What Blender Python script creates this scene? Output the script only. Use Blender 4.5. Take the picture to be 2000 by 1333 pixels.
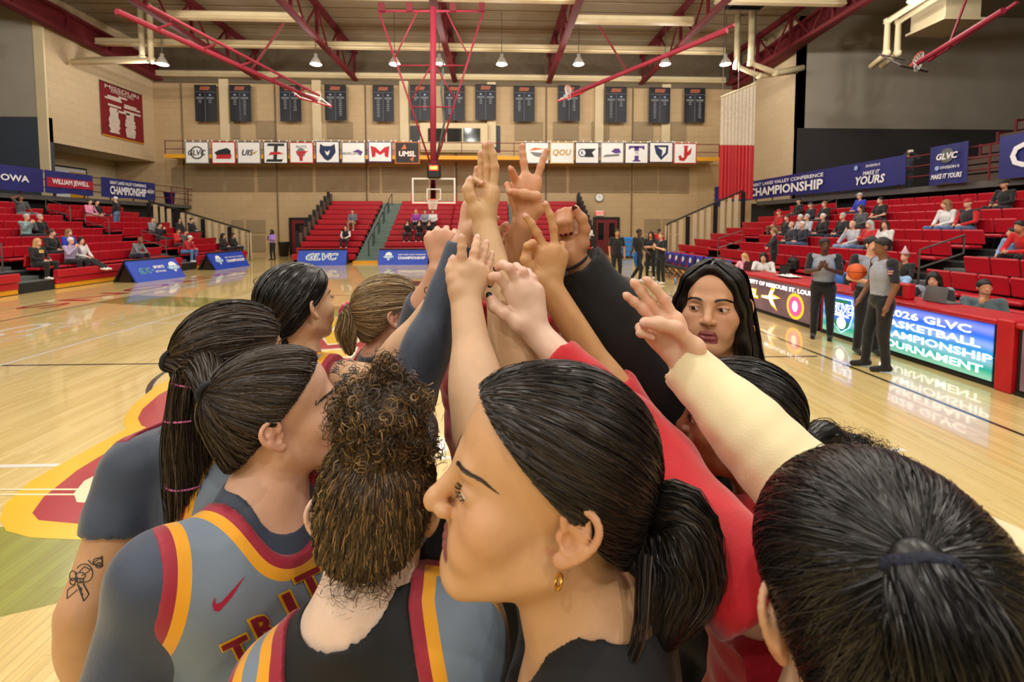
import bpy, bmesh, math, random
import numpy as np
from mathutils import Vector, Matrix
from mathutils.bvhtree import BVHTree

for _o in list(bpy.data.objects):
    bpy.data.objects.remove(_o)
SC = bpy.context.scene
COL = SC.collection
random.seed(7)
RNG = np.random.default_rng(7)

# ------------------------------------------------------------------ camera
FPX, CXP, CYP = 889.0, 1000.0, 489.5          # focal length and principal point in 2000x1333 pixels
YAW, PITCH, CAMZ = math.radians(2.2), math.radians(3.1), 1.95
CAMP = np.array([0.0, 0.0, CAMZ])
_f = np.array([math.sin(YAW)*math.cos(PITCH), math.cos(YAW)*math.cos(PITCH), -math.sin(PITCH)])
_r = np.array([math.cos(YAW), -math.sin(YAW), 0.0])
_u = np.cross(_r, _f)
cam = bpy.data.cameras.new('camera')
camo = bpy.data.objects.new('camera', cam)
COL.objects.link(camo)
SC.camera = camo
camo.location = CAMP
camo.rotation_euler = (math.pi/2 - PITCH, 0, -YAW)
cam.sensor_fit = 'HORIZONTAL'
cam.sensor_width = 36
cam.lens = 36*FPX/2000
cam.shift_y = (CYP - 666.5)/2000
cam.clip_start, cam.clip_end = 0.03, 200
cam.dof.use_dof = True
cam.dof.focus_distance = 1.0
cam.dof.aperture_fstop = 7

# ------------------------------------------------------------------ world, exposure
SC.view_settings.view_transform = 'Standard'
SC.view_settings.look = 'None'
SC.view_settings.gamma = 1
SC.view_settings.use_curve_mapping = False
SC.view_settings.exposure = 0.15
wd = bpy.data.worlds.new('world')
SC.world = wd
wd.use_nodes = True
wd.node_tree.nodes['Background'].inputs[0].default_value = (1.0, .93, .84, 1)
wd.node_tree.nodes['Background'].inputs[1].default_value = 0.05
LAMP_W = 560.0                                 # power of one high-bay lamp
SC.cycles.max_bounces = 6
SC.cycles.diffuse_bounces = 3
SC.cycles.glossy_bounces = 3
SC.cycles.transmission_bounces = 4
SC.cycles.transparent_max_bounces = 6
SC.cycles.caustics_reflective = False
SC.cycles.caustics_refractive = False
SC.cycles.sample_clamp_indirect = 4.0

# ------------------------------------------------------------------ picking points in the place
def ray(px, py):
    return _f + _r*((px-CXP)/FPX) + _u*((CYP-py)/FPX)
def W(px, py, d):                # at depth d along the viewing axis
    return CAMP + ray(px, py)*d
def WY(px, py, y):               # on the plane Y = y
    v = ray(px, py); return CAMP + v*(y/v[1])
def WX(px, py, x):
    v = ray(px, py); return CAMP + v*(x/v[0])
def WZ(px, py, z=0.0):
    v = ray(px, py); return CAMP + v*((z-CAMZ)/v[2])

# ------------------------------------------------------------------ materials
def lin(c):
    return tuple(((x/255)/12.92 if x/255 <= .04045 else (((x/255)+.055)/1.055)**2.4) for x in c)
_MATS = {}
def MT(name, col, rough=.5, metal=0, var=.10, scale=6., bump=0., bscale=40., emit=0., coat=0., spec=.5, sheen=0., sss=0.,
       attr=None, trans=0., bd=.02):
    if name in _MATS: return _MATS[name]
    m = bpy.data.materials.new(name); m.use_nodes = True
    nt = m.node_tree; N = nt.nodes; L = nt.links
    b = N['Principled BSDF']
    tc = N.new('ShaderNodeTexCoord')
    nz = N.new('ShaderNodeTexNoise'); nz.inputs['Scale'].default_value = scale; nz.inputs['Detail'].default_value = 3
    L.new(tc.outputs['Object'], nz.inputs['Vector'])
    hv = N.new('ShaderNodeHueSaturation')
    mr = N.new('ShaderNodeMapRange'); mr.inputs[1].default_value = .25; mr.inputs[2].default_value = .75
    mr.inputs[3].default_value = 1-var; mr.inputs[4].default_value = 1+var
    L.new(nz.outputs[0], mr.inputs[0]); L.new(mr.outputs[0], hv.inputs['Value'])
    if attr:
        at = N.new('ShaderNodeAttribute'); at.attribute_name = attr
        L.new(at.outputs['Color'], hv.inputs['Color'])
    else:
        hv.inputs['Color'].default_value = (*lin(col), 1)
    L.new(hv.outputs[0], b.inputs['Base Color'])
    b.inputs['Roughness'].default_value = rough
    b.inputs['Metallic'].default_value = metal
    b.inputs['Coat Weight'].default_value = coat
    b.inputs['Coat Roughness'].default_value = .1
    b.inputs['Specular IOR Level'].default_value = spec
    b.inputs['Sheen Weight'].default_value = sheen
    b.inputs['Transmission Weight'].default_value = trans
    if sss:
        b.inputs['Subsurface Weight'].default_value = sss
        b.inputs['Subsurface Radius'].default_value = (.012, .005, .003)
        b.inputs['Subsurface Scale'].default_value = .6
    if emit:
        L.new(hv.outputs[0], b.inputs['Emission Color']); b.inputs['Emission Strength'].default_value = emit
    if bump:
        n2 = N.new('ShaderNodeTexNoise'); n2.inputs['Scale'].default_value = bscale; n2.inputs['Detail'].default_value = 4
        L.new(tc.outputs['Object'], n2.inputs['Vector'])
        bp = N.new('ShaderNodeBump'); bp.inputs['Strength'].default_value = bump; bp.inputs['Distance'].default_value = bd
        L.new(n2.outputs[0], bp.inputs['Height']); L.new(bp.outputs[0], b.inputs['Normal'])
    _MATS[name] = m
    return m

def brick_mat(name, col, col2, bw, bh, rough=.7, axis='x'):
    m = bpy.data.materials.new(name); m.use_nodes = True
    nt = m.node_tree; N = nt.nodes; L = nt.links; b = N['Principled BSDF']
    ge = N.new('ShaderNodeNewGeometry'); sp = N.new('ShaderNodeSeparateXYZ'); cb = N.new('ShaderNodeCombineXYZ')
    L.new(ge.outputs['Position'], sp.inputs[0])
    L.new(sp.outputs[0 if axis == 'x' else 1], cb.inputs[0]); L.new(sp.outputs[2], cb.inputs[1])
    br = N.new('ShaderNodeTexBrick')
    L.new(cb.outputs[0], br.inputs['Vector'])
    br.inputs['Scale'].default_value = 1
    br.inputs['Brick Width'].default_value = bw; br.inputs['Row Height'].default_value = bh
    br.inputs['Mortar Size'].default_value = .012
    br.inputs['Color1'].default_value = (*lin(col), 1); br.inputs['Color2'].default_value = (*lin(col2), 1)
    br.inputs['Mortar'].default_value = (*[x*.82 for x in lin(col)], 1)
    L.new(br.outputs['Color'], b.inputs['Base Color'])
    bp = N.new('ShaderNodeBump'); bp.inputs['Strength'].default_value = .4; bp.inputs['Distance'].default_value = .01; bp.invert = True
    L.new(br.outputs['Fac'], bp.inputs['Height']); L.new(bp.outputs[0], b.inputs['Normal'])
    b.inputs['Roughness'].default_value = rough
    return m

# ------------------------------------------------------------------ objects
def tag(o, label=None, cat=None, group=None, kind=None):
    if label: o['label'] = label
    if cat: o['category'] = cat
    if group: o['group'] = group
    if kind: o['kind'] = kind
    return o
def empty(name, loc, label=None, cat=None, group=None, rz=0., kind=None):
    o = bpy.data.objects.new(name, None); COL.objects.link(o)
    o.location = loc; o.rotation_euler = (0, 0, rz); o.empty_display_size = .1
    return tag(o, label, cat, group, kind)
def addobj(name, me, parent=None, loc=None, rot=None, scale=None):
    o = bpy.data.objects.new(name, me); COL.objects.link(o)
    if parent is not None: o.parent = parent
    if loc is not None: o.location = loc
    if rot is not None: o.rotation_euler = rot
    if scale is not None: o.scale = scale
    return o

def mesh_np(name, v, f, mats, mi=None, smooth=True):
    """v (N,3); f (M,4) or (M,3) arrays or list of lists"""
    me = bpy.data.meshes.new(name)
    v = np.asarray(v, np.float32)
    if isinstance(f, np.ndarray):
        n, k = f.shape
        me.vertices.add(len(v)); me.vertices.foreach_set('co', v.ravel())
        me.loops.add(n*k); me.loops.foreach_set('vertex_index', f.astype(np.int32).ravel())
        me.polygons.add(n)
        me.polygons.foreach_set('loop_start', np.arange(0, n*k, k, dtype=np.int32))
        me.update(calc_edges=True)
    else:
        me.from_pydata(v.tolist(), [], f); me.update()
    for m in mats: me.materials.append(m)
    if mi is not None and len(mats) > 1:
        me.polygons.foreach_set('material_index', np.asarray(mi, np.int32))
    if smooth: me.polygons.foreach_set('use_smooth', np.ones(len(me.polygons), bool))
    me.update()
    return me

def Rz(a):
    c, s = math.cos(a), math.sin(a); return np.array([[c, -s, 0], [s, c, 0], [0, 0, 1.]])
def Rx(a):
    c, s = math.cos(a), math.sin(a); return np.array([[1., 0, 0], [0, c, -s], [0, s, c]])
def Ry(a):
    c, s = math.cos(a), math.sin(a); return np.array([[c, 0, s], [0, 1., 0], [-s, 0, c]])
def unit(v):
    v = np.asarray(v, float); return v/(np.linalg.norm(v)+1e-12)

_TX = {}
def text_geo(s, bold=.0, shear=0., space=1.):
    key = (s, bold, shear, space)
    if key in _TX: return _TX[key]
    cu = bpy.data.curves.new('t', 'FONT'); cu.body = s; cu.size = 1; cu.align_x = 'CENTER'; cu.align_y = 'CENTER'
    cu.offset = bold; cu.shear = shear; cu.resolution_u = 2; cu.space_character = space; cu.space_line = .8
    o = bpy.data.objects.new('t', cu); COL.objects.link(o)
    dg = bpy.context.evaluated_depsgraph_get()
    me = o.evaluated_get(dg).to_mesh()
    v = np.array([x.co[:] for x in me.vertices]) if len(me.vertices) else np.zeros((0, 3))
    f = [list(p.vertices) for p in me.polygons]
    o.evaluated_get(dg).to_mesh_clear()
    bpy.data.objects.remove(o); bpy.data.curves.remove(cu)
    if len(v): v[:, :2] -= (v[:, :2].min(0)+v[:, :2].max(0))/2
    _TX[key] = (v, f)
    return v, f

class MB:
    def __init__(s): s.v, s.f, s.m, s.c = [], [], [], []
    def add(s, v, f, mi=0):
        n = len(s.v); s.c.append((n, len(s.f))); s.v.extend([tuple(map(float, x)) for x in v]); s.f.extend([[i+n for i in q] for q in f]); s.m.extend([mi]*len(f)); return s
    def box(s, c, d, mi=0, R=None, bev=0.):
        c = np.asarray(c, float); x, y, z = np.asarray(d, float)/2
        if bev:
            b = min(bev, x*.9, y*.9, z*.9); v = []
            for sx in (-1, 1):
                for sy in (-1, 1):
                    for sz in (-1, 1):
                        v += [(sx*x, sy*(y-b), sz*(z-b)), (sx*(x-b), sy*y, sz*(z-b)), (sx*(x-b), sy*(y-b), sz*z)]
            v = np.array(v); V = lambda i, j: 3*i+j
            f = [[0, 3, 9, 6], [12, 18, 21, 15], [1, 13, 16, 4], [7, 10, 22, 19], [2, 8, 20, 14], [5, 17, 23, 11],
                 [0, 1, 4, 3], [6, 9, 10, 7], [12, 15, 16, 13], [18, 19, 22, 21],
                 [0, 6, 8, 2], [3, 5, 11, 9], [12, 14, 20, 18], [15, 21, 23, 17],
                 [1, 2, 14, 13], [4, 16, 17, 5], [7, 19, 20, 8], [10, 11, 23, 22],
                 [0, 2, 1], [3, 4, 5], [6, 7, 8], [9, 11, 10], [12, 13, 14], [15, 17, 16], [18, 20, 19], [21, 22, 23]]
        else:
            v = np.array([(-x, -y, -z), (x, -y, -z), (x, y, -z), (-x, y, -z), (-x, -y, z), (x, -y, z), (x, y, z), (-x, y, z)])
            f = [[0, 3, 2, 1], [4, 5, 6, 7], [0, 1, 5, 4], [1, 2, 6, 5], [2, 3, 7, 6], [3, 0, 4, 7]]
        if R is not None: v = v @ np.asarray(R).T
        return s.add(v+c, f, mi)
    def b2(s, lo, hi, mi=0, bev=0.):
        lo, hi = np.minimum(lo, hi), np.maximum(lo, hi)
        return s.box((lo+hi)/2, hi-lo, mi, None, bev)
    def cyl(s, a, b, r1, r2=None, n=10, mi=0, caps=True):
        a, b = np.asarray(a, float), np.asarray(b, float); r2 = r1 if r2 is None else r2
        w = unit(b-a); t = unit(np.cross(w, (0, 0, 1) if abs(w[2]) < .9 else (1, 0, 0))); q = np.cross(w, t)
        an = [2*math.pi*i/n for i in range(n)]
        v = [a+r1*(math.cos(x)*t+math.sin(x)*q) for x in an]+[b+r2*(math.cos(x)*t+math.sin(x)*q) for x in an]
        f = [[i, (i+1) % n, n+(i+1) % n, n+i] for i in range(n)]
        if caps: f += [list(range(n))[::-1], list(range(n, 2*n))]
        return s.add(v, f, mi)
    def tube(s, pts, r, n=8, mi=0, closed=False):
        pts = [np.asarray(p, float) for p in pts]; k = len(pts); v = []; f = []
        rr = r if hasattr(r, '__len__') else [r]*k
        t0 = None
        for i, p in enumerate(pts):
            w = unit((pts[(i+1) % k] if closed or i < k-1 else p)-(pts[i-1] if closed or i > 0 else p))
            t = unit(np.cross(w, (0, 0, 1) if abs(w[2]) < .95 else (1, 0, 0))) if t0 is None else unit(t0-w*np.dot(t0, w))
            t0 = t; q = np.cross(w, t)
            v += [p+rr[i]*(math.cos(2*math.pi*j/n)*t+math.sin(2*math.pi*j/n)*q) for j in range(n)]
        for i in range(k if closed else k-1):
            a, b = i*n, ((i+1) % k)*n
            f += [[a+j, a+(j+1) % n, b+(j+1) % n, b+j] for j in range(n)]
        if not closed: f += [list(range(n))[::-1], [len(v)-n+j for j in range(n)]]
        return s.add(v, f, mi)
    def lathe(s, prof, c=(0, 0, 0), n=16, mi=0):
        v = []; f = []; k = len(prof)
        for i in range(n):
            a = 2*math.pi*i/n
            v += [(c[0]+r*math.cos(a), c[1]+r*math.sin(a), c[2]+z) for r, z in prof]
        for i in range(n):
            for j in range(k-1):
                f.append([i*k+j, ((i+1) % n)*k+j, ((i+1) % n)*k+j+1, i*k+j+1])
        return s.add(v, f, mi)
    def poly(s, pts, mi=0): return s.add(pts, [list(range(len(pts)))], mi)
    def prism(s, pts, d, mi=0):
        pts = np.asarray(pts, float); n = len(pts); d = np.asarray(d, float)
        return s.add(np.vstack([pts, pts+d]), [list(range(n))[::-1], list(range(n, 2*n))]+[[i, (i+1) % n, n+(i+1) % n, n+i] for i in range(n)], mi)
    def text(s, t, o, ux, uy, size, mi=0, bold=.012, shear=0., wide=1., lift=.0, space=1., fit=None):
        v, f = text_geo(t, bold, shear, space)
        if not len(v): return s
        ux, uy = unit(ux), unit(uy); nn = np.cross(ux, uy)
        if fit: wide = fit/((v[:, 0].max()-v[:, 0].min())*size)
        P = np.asarray(o, float)+nn*lift+np.outer(v[:, 0]*size*wide, ux)+np.outer(v[:, 1]*size, uy)
        return s.add(P, f, mi)
    def disc(s, o, ux, uy, r, mi=0, n=20, ry=None, lift=0.):
        ux, uy = unit(ux), unit(uy); nn = np.cross(ux, uy); ry = ry or r
        return s.poly([np.asarray(o, float)+nn*lift+ux*r*math.cos(2*math.pi*i/n)+uy*ry*math.sin(2*math.pi*i/n) for i in range(n)], mi)
    def flat(s, o, ux, uy, pts, mi=0, lift=0.):
        ux, uy = unit(ux), unit(uy); nn = np.cross(ux, uy)
        return s.poly([np.asarray(o, float)+nn*lift+ux*p[0]+uy*p[1] for p in pts], mi)
    def mesh(s, name, mats, smooth=False):
        me = bpy.data.meshes.new(name); me.from_pydata(s.v, [], s.f)
        for m in mats: me.materials.append(m)
        if len(mats) > 1: me.polygons.foreach_set('material_index', np.array(s.m, np.int32))
        if smooth: me.polygons.foreach_set('use_smooth', np.ones(len(s.f), bool))
        me.update(); return me
    def split(s, mats, parent):          # one part for every word or shape that was added
        for k, (v0, f0) in enumerate(s.c):
            v1, f1 = s.c[k+1] if k+1 < len(s.c) else (len(s.v), len(s.f))
            MB().add(s.v[v0:v1], [[i-v0 for i in q] for q in s.f[f0:f1]]).build('lettering' if f1-f0 > 1 else 'emblem', mats[s.m[f0]], parent)
    def build(s, name, mats, parent=None, smooth=False, loc=None, rot=None):
        if not isinstance(mats, (list, tuple)): mats = [mats]
        return addobj(name, s.mesh(name, mats, smooth), parent, loc, rot)

CXC = -2.58                 # court centre line (X)
HALF = 6.53                 # half-court line (Y)
RED = MT('red_seat_plastic', (178, 18, 38), .42, var=.06, scale=3)
REDST = MT('red_painted_steel', (104, 18, 28), .75, var=.10, scale=2)
PINKST = MT('faded_red_tube', (156, 38, 62), .65, var=.08, scale=2)
CREAM = MT('cream_paint', (206, 188, 152), .7, var=.05, scale=.8)
CREAMST = MT('cream_painted_steel', (222, 206, 168), .55, var=.05, scale=1)
YEL = MT('yellow_paint', (226, 160, 28), .5, var=.08)
BLACK = MT('black_plastic', (16, 16, 18), .5, var=.15)
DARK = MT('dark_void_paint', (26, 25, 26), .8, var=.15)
GREY = MT('grey_step_rubber', (96, 100, 100), .7, var=.1)
TEALST = MT('greenish_step_paint', (104, 124, 116), .6, var=.1)
STEEL = MT('rail_steel', (120, 118, 116), .35, metal=.8, var=.05)
WHITE = MT('white_paint', (232, 232, 230), .5, var=.03)
WTXT = MT('white_print', (238, 238, 242), .6, var=.02)
NAVY = MT('navy_banner_vinyl', (34, 40, 112), .45, var=.14, scale=1.2)
BLUE = MT('blue_sign_foam', (24, 66, 186), .5, var=.06, scale=2)
# ================================================================== SETTING
def floor_mat():
    m = bpy.data.materials.new('maple_court'); m.use_nodes = True
    nt = m.node_tree; N = nt.nodes; L = nt.links; b = N['Principled BSDF']
    ge = N.new('ShaderNodeNewGeometry'); sp = N.new('ShaderNodeSeparateXYZ'); cb = N.new('ShaderNodeCombineXYZ')
    L.new(ge.outputs['Position'], sp.inputs[0]); L.new(sp.outputs[1], cb.inputs[0]); L.new(sp.outputs[0], cb.inputs[1])
    br = N.new('ShaderNodeTexBrick'); L.new(cb.outputs[0], br.inputs['Vector'])
    br.inputs['Scale'].default_value = 1; br.inputs['Brick Width'].default_value = 1.5; br.inputs['Row Height'].default_value = .057
    br.inputs['Mortar Size'].default_value = .0006; br.offset = .37; br.inputs['Bias'].default_value = -.1
    br.inputs['Color1'].default_value = (*lin((230, 206, 140)), 1); br.inputs['Color2'].default_value = (*lin((214, 186, 114)), 1)
    br.inputs['Mortar'].default_value = (*lin((150, 112, 62)), 1)
    mp = N.new('ShaderNodeMapping'); L.new(cb.outputs[0], mp.inputs[0]); mp.inputs['Scale'].default_value = (1.2, 26, 1)
    nz = N.new('ShaderNodeTexNoise'); L.new(mp.outputs[0], nz.inputs['Vector']); nz.inputs['Scale'].default_value = 1.6; nz.inputs['Detail'].default_value = 4
    mr = N.new('ShaderNodeMapRange'); L.new(nz.outputs[0], mr.inputs[0]); mr.inputs[1].default_value = .3; mr.inputs[2].default_value = .7
    mr.inputs[3].default_value = .88; mr.inputs[4].default_value = 1.08
    hv = N.new('ShaderNodeHueSaturation'); L.new(br.outputs['Color'], hv.inputs['Color']); L.new(mr.outputs[0], hv.inputs['Value'])
    L.new(hv.outputs[0], b.inputs['Base Color'])
    b.inputs['Roughness'].default_value = .30
    b.inputs['Coat Weight'].default_value = .8; b.inputs['Coat Roughness'].default_value = .045; b.inputs['Coat IOR'].default_value = 1.5
    return m
FLOOR = floor_mat()
xs = [-45, -3.42, -.912, 1.5, 4.92, 36]; ys = [-24, 1.2, 2.6, 4.2, 6.2, 31.2]
mb = MB(); sub = MB()
for i in range(5):
    for j in range(5):
        q = [(xs[i], ys[j], 0), (xs[i+1], ys[j], 0), (xs[i+1], ys[j+1], 0), (xs[i], ys[j+1], 0)]
        if (i == 1 and j in (1, 2)) or (i == 3 and j in (2, 3)):
            sub.poly([(a, b_, -.004) for a, b_, c in q])
        else: mb.poly(q)
floor = tag(mb.build('floor', FLOOR), 'glossy maple basketball court floor', None, None, 'structure')
sub.build('subfloor', MT('floor_joint_dark', (120, 84, 44), .8), floor)
def plank_run(x0, x1, y0, y1):
    n = int(round((x1-x0)/.057))
    for i in range(n):
        x = x0+.057*(i+.5); off = random.uniform(.6, 2.3); y = y0
        cuts = [y0, min(y0+off, y1-.25), y1]
        for a, c in zip(cuts, cuts[1:]):
            if c-a < .05: continue
            me = _PL.get(0)
            o = addobj('floor_plank', me, floor, (x, (a+c)/2, 0), None, (1, (c-a)-.0008, 1))
_PL = {0: MB().box((0, 0, -.005), (.0563, 1, .01)).mesh('floor_plank', [FLOOR])}
plank_run(-3.42, -.912, 1.2, 4.2)
plank_run(1.5, 4.92, 2.6, 6.2)

# painted markings: flat prints lying on the boards
def paint(name, col, coat=.8):
    m = MT(name, col, .32, var=.05, scale=2); b = m.node_tree.nodes['Principled BSDF']
    b.inputs['Coat Weight'].default_value = coat; b.inputs['Coat Roughness'].default_value = .045; return m
PBLK, PWHT = paint('court_paint_black', (26, 22, 20)), paint('court_paint_white', (236, 232, 222))
PRED, PYEL, PCRM = paint('court_paint_red', (172, 22, 40)), paint('court_paint_yellow', (240, 190, 20)), paint('court_paint_cream', (238, 230, 190))
def olive_mat():
    m = FLOOR.copy(); m.name = 'green_stained_maple'; nt = m.node_tree; b = nt.nodes['Principled BSDF']
    lk = b.inputs['Base Color'].links[0]; src = lk.from_socket
    mx = nt.nodes.new('ShaderNodeMix'); mx.data_type = 'RGBA'; mx.blend_type = 'MULTIPLY'; mx.inputs[0].default_value = 1
    mx.inputs[7].default_value = (*lin((168, 190, 122)), 1)
    nt.links.new(src, mx.inputs[6]); nt.links.new(mx.outputs[2], b.inputs['Base Color']); return m
POLV = olive_mat()
def strip(m, x0, y0, x1, y1, w, z):
    d = unit((x1-x0, y1-y0, 0)); q = np.array([-d[1], d[0], 0])*w/2; a, b = np.array([x0, y0, z]), np.array([x1, y1, z])
    m.poly([a-q, b-q, b+q, a+q])
def ring(m, cx, cy, r, w, z, a0=0, a1=2*math.pi, n=64):
    for i in range(n):
        t, s = a0+(a1-a0)*i/n, a0+(a1-a0)*(i+1)/n
        m.poly([(cx+q*math.cos(u), cy+q*math.sin(u), z) for q, u in ((r-w/2, t), (r+w/2, t), (r+w/2, s), (r-w/2, s))])
BASE = HALF+14.3
mb = MB()
for sx in (-1, 1):
    strip(mb, CXC+sx*7.5, HALF-14.3, CXC+sx*7.5, BASE, .05, .0011)
    strip(mb, CXC+sx*1.83, BASE-5.8, CXC+sx*1.83, BASE, .05, .0011)
strip(mb, CXC-7.4, HALF, CXC-1.85, HALF, .05, .0011); strip(mb, CXC+1.85, HALF, CXC+7.4, HALF, .05, .0011)
strip(mb, CXC-7.4, BASE, CXC+7.4, BASE, .05, .0011); strip(mb, CXC-1.83, BASE-5.8, CXC+1.83, BASE-5.8, .05, .0011)
ring(mb, CXC, BASE-5.8, 1.83, .05, .0012, math.pi, 2*math.pi, 32)
ring(mb, CXC, BASE-1.6, 6.6, .05, .0012, math.pi+.1, 2*math.pi-.1, 48)
ring(mb, CXC, HALF, 1.86, .06, .0012)
mb.build('court_line', PBLK, floor)
mb = MB()
for sx in (-1, 1): strip(mb, CXC+sx*4.33, HALF-8.6, CXC+sx*4.33, HALF+8.6, .05, .0014)
for sy in (-1, 1):
    strip(mb, CXC-4.33, HALF+sy*2.78, CXC+4.33, HALF+sy*2.78, .05, .0015)
    strip(mb, CXC-4.33, HALF+sy*8.6, CXC+4.33, HALF+sy*8.6, .05, .0015)
    for sx in (-1, 1):
        for k in range(5):
            x = CXC+sx*(4.75+.33*k); strip(mb, x-.08, HALF+sy*2.8, x+.08, HALF+sy*2.8, .05, .0015)
mb.build('volleyball_line', PWHT, floor)
def fpoly(pts, z): return [tuple(WZ(x, y, 0)[:2])+(z,) for x, y in pts]
mb = MB()
mb.poly(fpoly([(188, 592), (270, 577), (520, 587), (505, 604), (420, 601), (300, 598)], .0006))
mb.poly(fpoly([(0, 1030), (330, 1030), (600, 1000), (640, 1120), (250, 1146), (0, 1206), (-300, 1280), (-300, 1040)], .0006))
mb.poly(fpoly([(640, 598), (720, 600), (740, 610), (860, 612), (860, 622), (640, 618)], .0006))
mb.build('stained_band', POLV, floor)
mb = MB()
mb.poly(fpoly([(345, 733), (300, 758), (262, 790), (243, 815), (241, 830), (247, 838), (150, 890), (60, 940), (10, 985), (0, 1015), (12, 1038), (60, 1051), (150, 1055), (300, 1050),
               (460, 1010), (620, 900), (760, 760), (800, 690), (780, 640), (720, 618), (660, 622), (600, 640), (480, 680)], .0018))
mb.build('court_emblem', PYEL, floor)
mb = MB()
mb.poly(fpoly([(350, 750), (310, 772), (278, 800), (269, 818), (276, 832), (292, 838), (235, 868), (150, 920), (85, 972), (63, 1003), (75, 1017), (160, 1025), (300, 1010), (470, 950), (600, 850),
               (700, 740), (745, 690), (735, 655), (690, 640), (640, 650), (560, 672), (450, 700)], .0022))
mb.build('court_emblem', PRED, floor)
mb = MB()
mb.poly(fpoly([(385, 745), (345, 765), (328, 788), (326, 806), (340, 816), (400, 806), (470, 760), (450, 735)], .0026))
mb.poly(fpoly([(215, 915), (165, 940), (144, 965), (150, 982), (185, 984), (330, 950), (420, 890), (330, 880)], .0026))
mb.poly(fpoly([(628, 660), (660, 633), (720, 640), (700, 670), (640, 675)], .0026))
mb.poly(fpoly([(626, 684), (700, 678), (690, 700), (626, 702)], .0026))
strip(mb, *WZ(0, 957)[:2], *WZ(170, 957)[:2], .02, .0027); strip(mb, *WZ(0, 967)[:2], *WZ(165, 967)[:2], .02, .0027)
mb.build('court_emblem', PCRM, floor)
mb = MB()
mb.poly(fpoly([(632, 656), (665, 640), (700, 645), (690, 668), (640, 672)], .003))
mb.poly(fpoly([(626, 686), (690, 682), (684, 696), (626, 698)], .003))
mb.poly(fpoly([(400, 752), (358, 772), (346, 790), (352, 804), (420, 790)], .003))
mb.build('court_emblem', PYEL, floor)
mb = MB()
mb.text('COURT', (CXC-6.35, HALF+.75, 0), (0, -1, 0), (1, 0, 0), .75, bold=.03, lift=.002, fit=4.2)
mb.text('COURT', (CXC-5.75, HALF+1.0, 0), (0, -1, 0), (1, 0, 0), .22, bold=.02, lift=.002, fit=3.2)
mb.build('court_lettering', PWHT, floor)
mb = MB(); mb.text('TRITONS', (CXC-8.4, HALF+9.2, 0), (0, -1, 0), (1, 0, 0), 1.1, bold=.0, lift=.002, fit=9.5); mb.build('court_lettering', PRED, floor)
mb = MB(); mb.poly(fpoly([(722, 556), (752, 545), (850, 552), (850, 560)], .0016)); mb.build('court_emblem', paint('court_paint_brown', (110, 60, 34)), floor)

# ---------------------------------------------------------------- walls
BLK = brick_mat('painted_block_wall', (188, 162, 124), (184, 157, 119), .8, .4)
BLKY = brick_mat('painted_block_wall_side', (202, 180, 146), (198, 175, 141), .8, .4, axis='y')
TAUPE = MT('taupe_acoustic_panel', (150, 130, 100), .9, var=.06, scale=2, bump=.2, bscale=60)
SLATE = MT('slate_wall_paint', (62, 70, 82), .8, var=.06, scale=1)
SLATE2 = MT('charcoal_wall_paint', (58, 54, 56), .8, var=.06, scale=1)
GREYW = MT('grey_beige_wall', (168, 160, 146), .8, var=.05, scale=.7)
def wall(name, lo, hi, mat, label=None):
    return tag(MB().b2(np.array(lo, float), np.array(hi, float)).build(name, mat), label, None, None, 'structure')
wf = wall('wall_far', (-30, 31, 0), (25, 31.4, 14.5), BLK, 'cream painted block wall behind the far basket')
def PYb(px0, py0, px1, py1, y, t):          # box on the plane y from two pixel corners
    a, b = WY(px0, py0, y), WY(px1, py1, y); return np.array([a[0], y-t, b[2]]), np.array([b[0], y, a[2]])
for (x0, y0, x1, y1) in [(335, 327, 497, 375), (503, 327, 611, 375), (617, 327, 714, 375), (721, 327, 742, 376), (746, 327, 836, 376), (842, 327, 886, 376), (893, 327, 1000, 376), (1006, 327, 1105, 376),
                         (1112, 327, 1230, 377), (1238, 327, 1283, 377), (1287, 327, 1345, 378), (452, 430, 477, 456), (481, 430, 519, 456), (481, 460, 519, 492), (452, 460, 477, 492),
                         (1258, 428, 1290, 455), (1294, 428, 1330, 455), (1258, 459, 1330, 490),
                         (432, 236, 470, 272), (500, 236, 540, 272), (638, 238, 690, 272), (905, 236, 950, 243), (1005, 238, 1060, 275), (1080, 238, 1130, 275), (1155, 238, 1190, 275), (1235, 238, 1275, 275), (1310, 238, 1340, 275)]:
    lo, hi = PYb(x0, y0, x1, y1, 31, .05); MB().b2(lo, hi, bev=.02).build('acoustic_panel', TAUPE, wf)
DKLINE = MT('dark_conduit', (112, 92, 64), .6)
for x in (360, 541, 716, 891, 1066, 1234):
    p = WY(x, 330, 31)
    MB().cyl((p[0], 30.95, 0), (p[0], 30.95, 11.4), .045, n=8).build('conduit', DKLINE, wf)
for x in (440, 620, 790, 960, 1170, 1300):
    p = WY(x, 200, 31); MB().b2(np.array([p[0]-.3, 30.8, 7.2]), np.array([p[0]+.3, 31, 11.5]), bev=.03).build('pilaster', CREAM, wf)
MB().b2(np.array([-22.1, 30.9, 11.25]), np.array([16.8, 31, 13.6])).build('upper_panel', MT('upper_wall_shade', (104, 92, 74), .85), wf)  # shading at the top of the far wall, painted as a darker band
XL, YL = -22.2, 23.8          # set-back block at the far end of the left stand
XR, YR = 16.9, 25.1
wl = wall('wall_left', (XL-.4, YL, 6.15), (XL, 31, 14.5), BLKY, 'cream side wall carrying the red record banner')
wall('wall_left_return', (-45, YL, 7.35), (XL-.4, YL+.3, 14.5), GREYW, 'grey beige upper wall beyond the left stand')
wall('wall_left_lower', (-45, YL-.02, 3.3), (XL, YL+.28, 7.35), SLATE, 'slate blue lower wall beyond the left stand')
wall('wall_left_recess', (-25.2, YL+.3, 3.3), (-24.8, 31, 6.4), CREAM, 'recessed cream wall behind the concourse doors')
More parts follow.
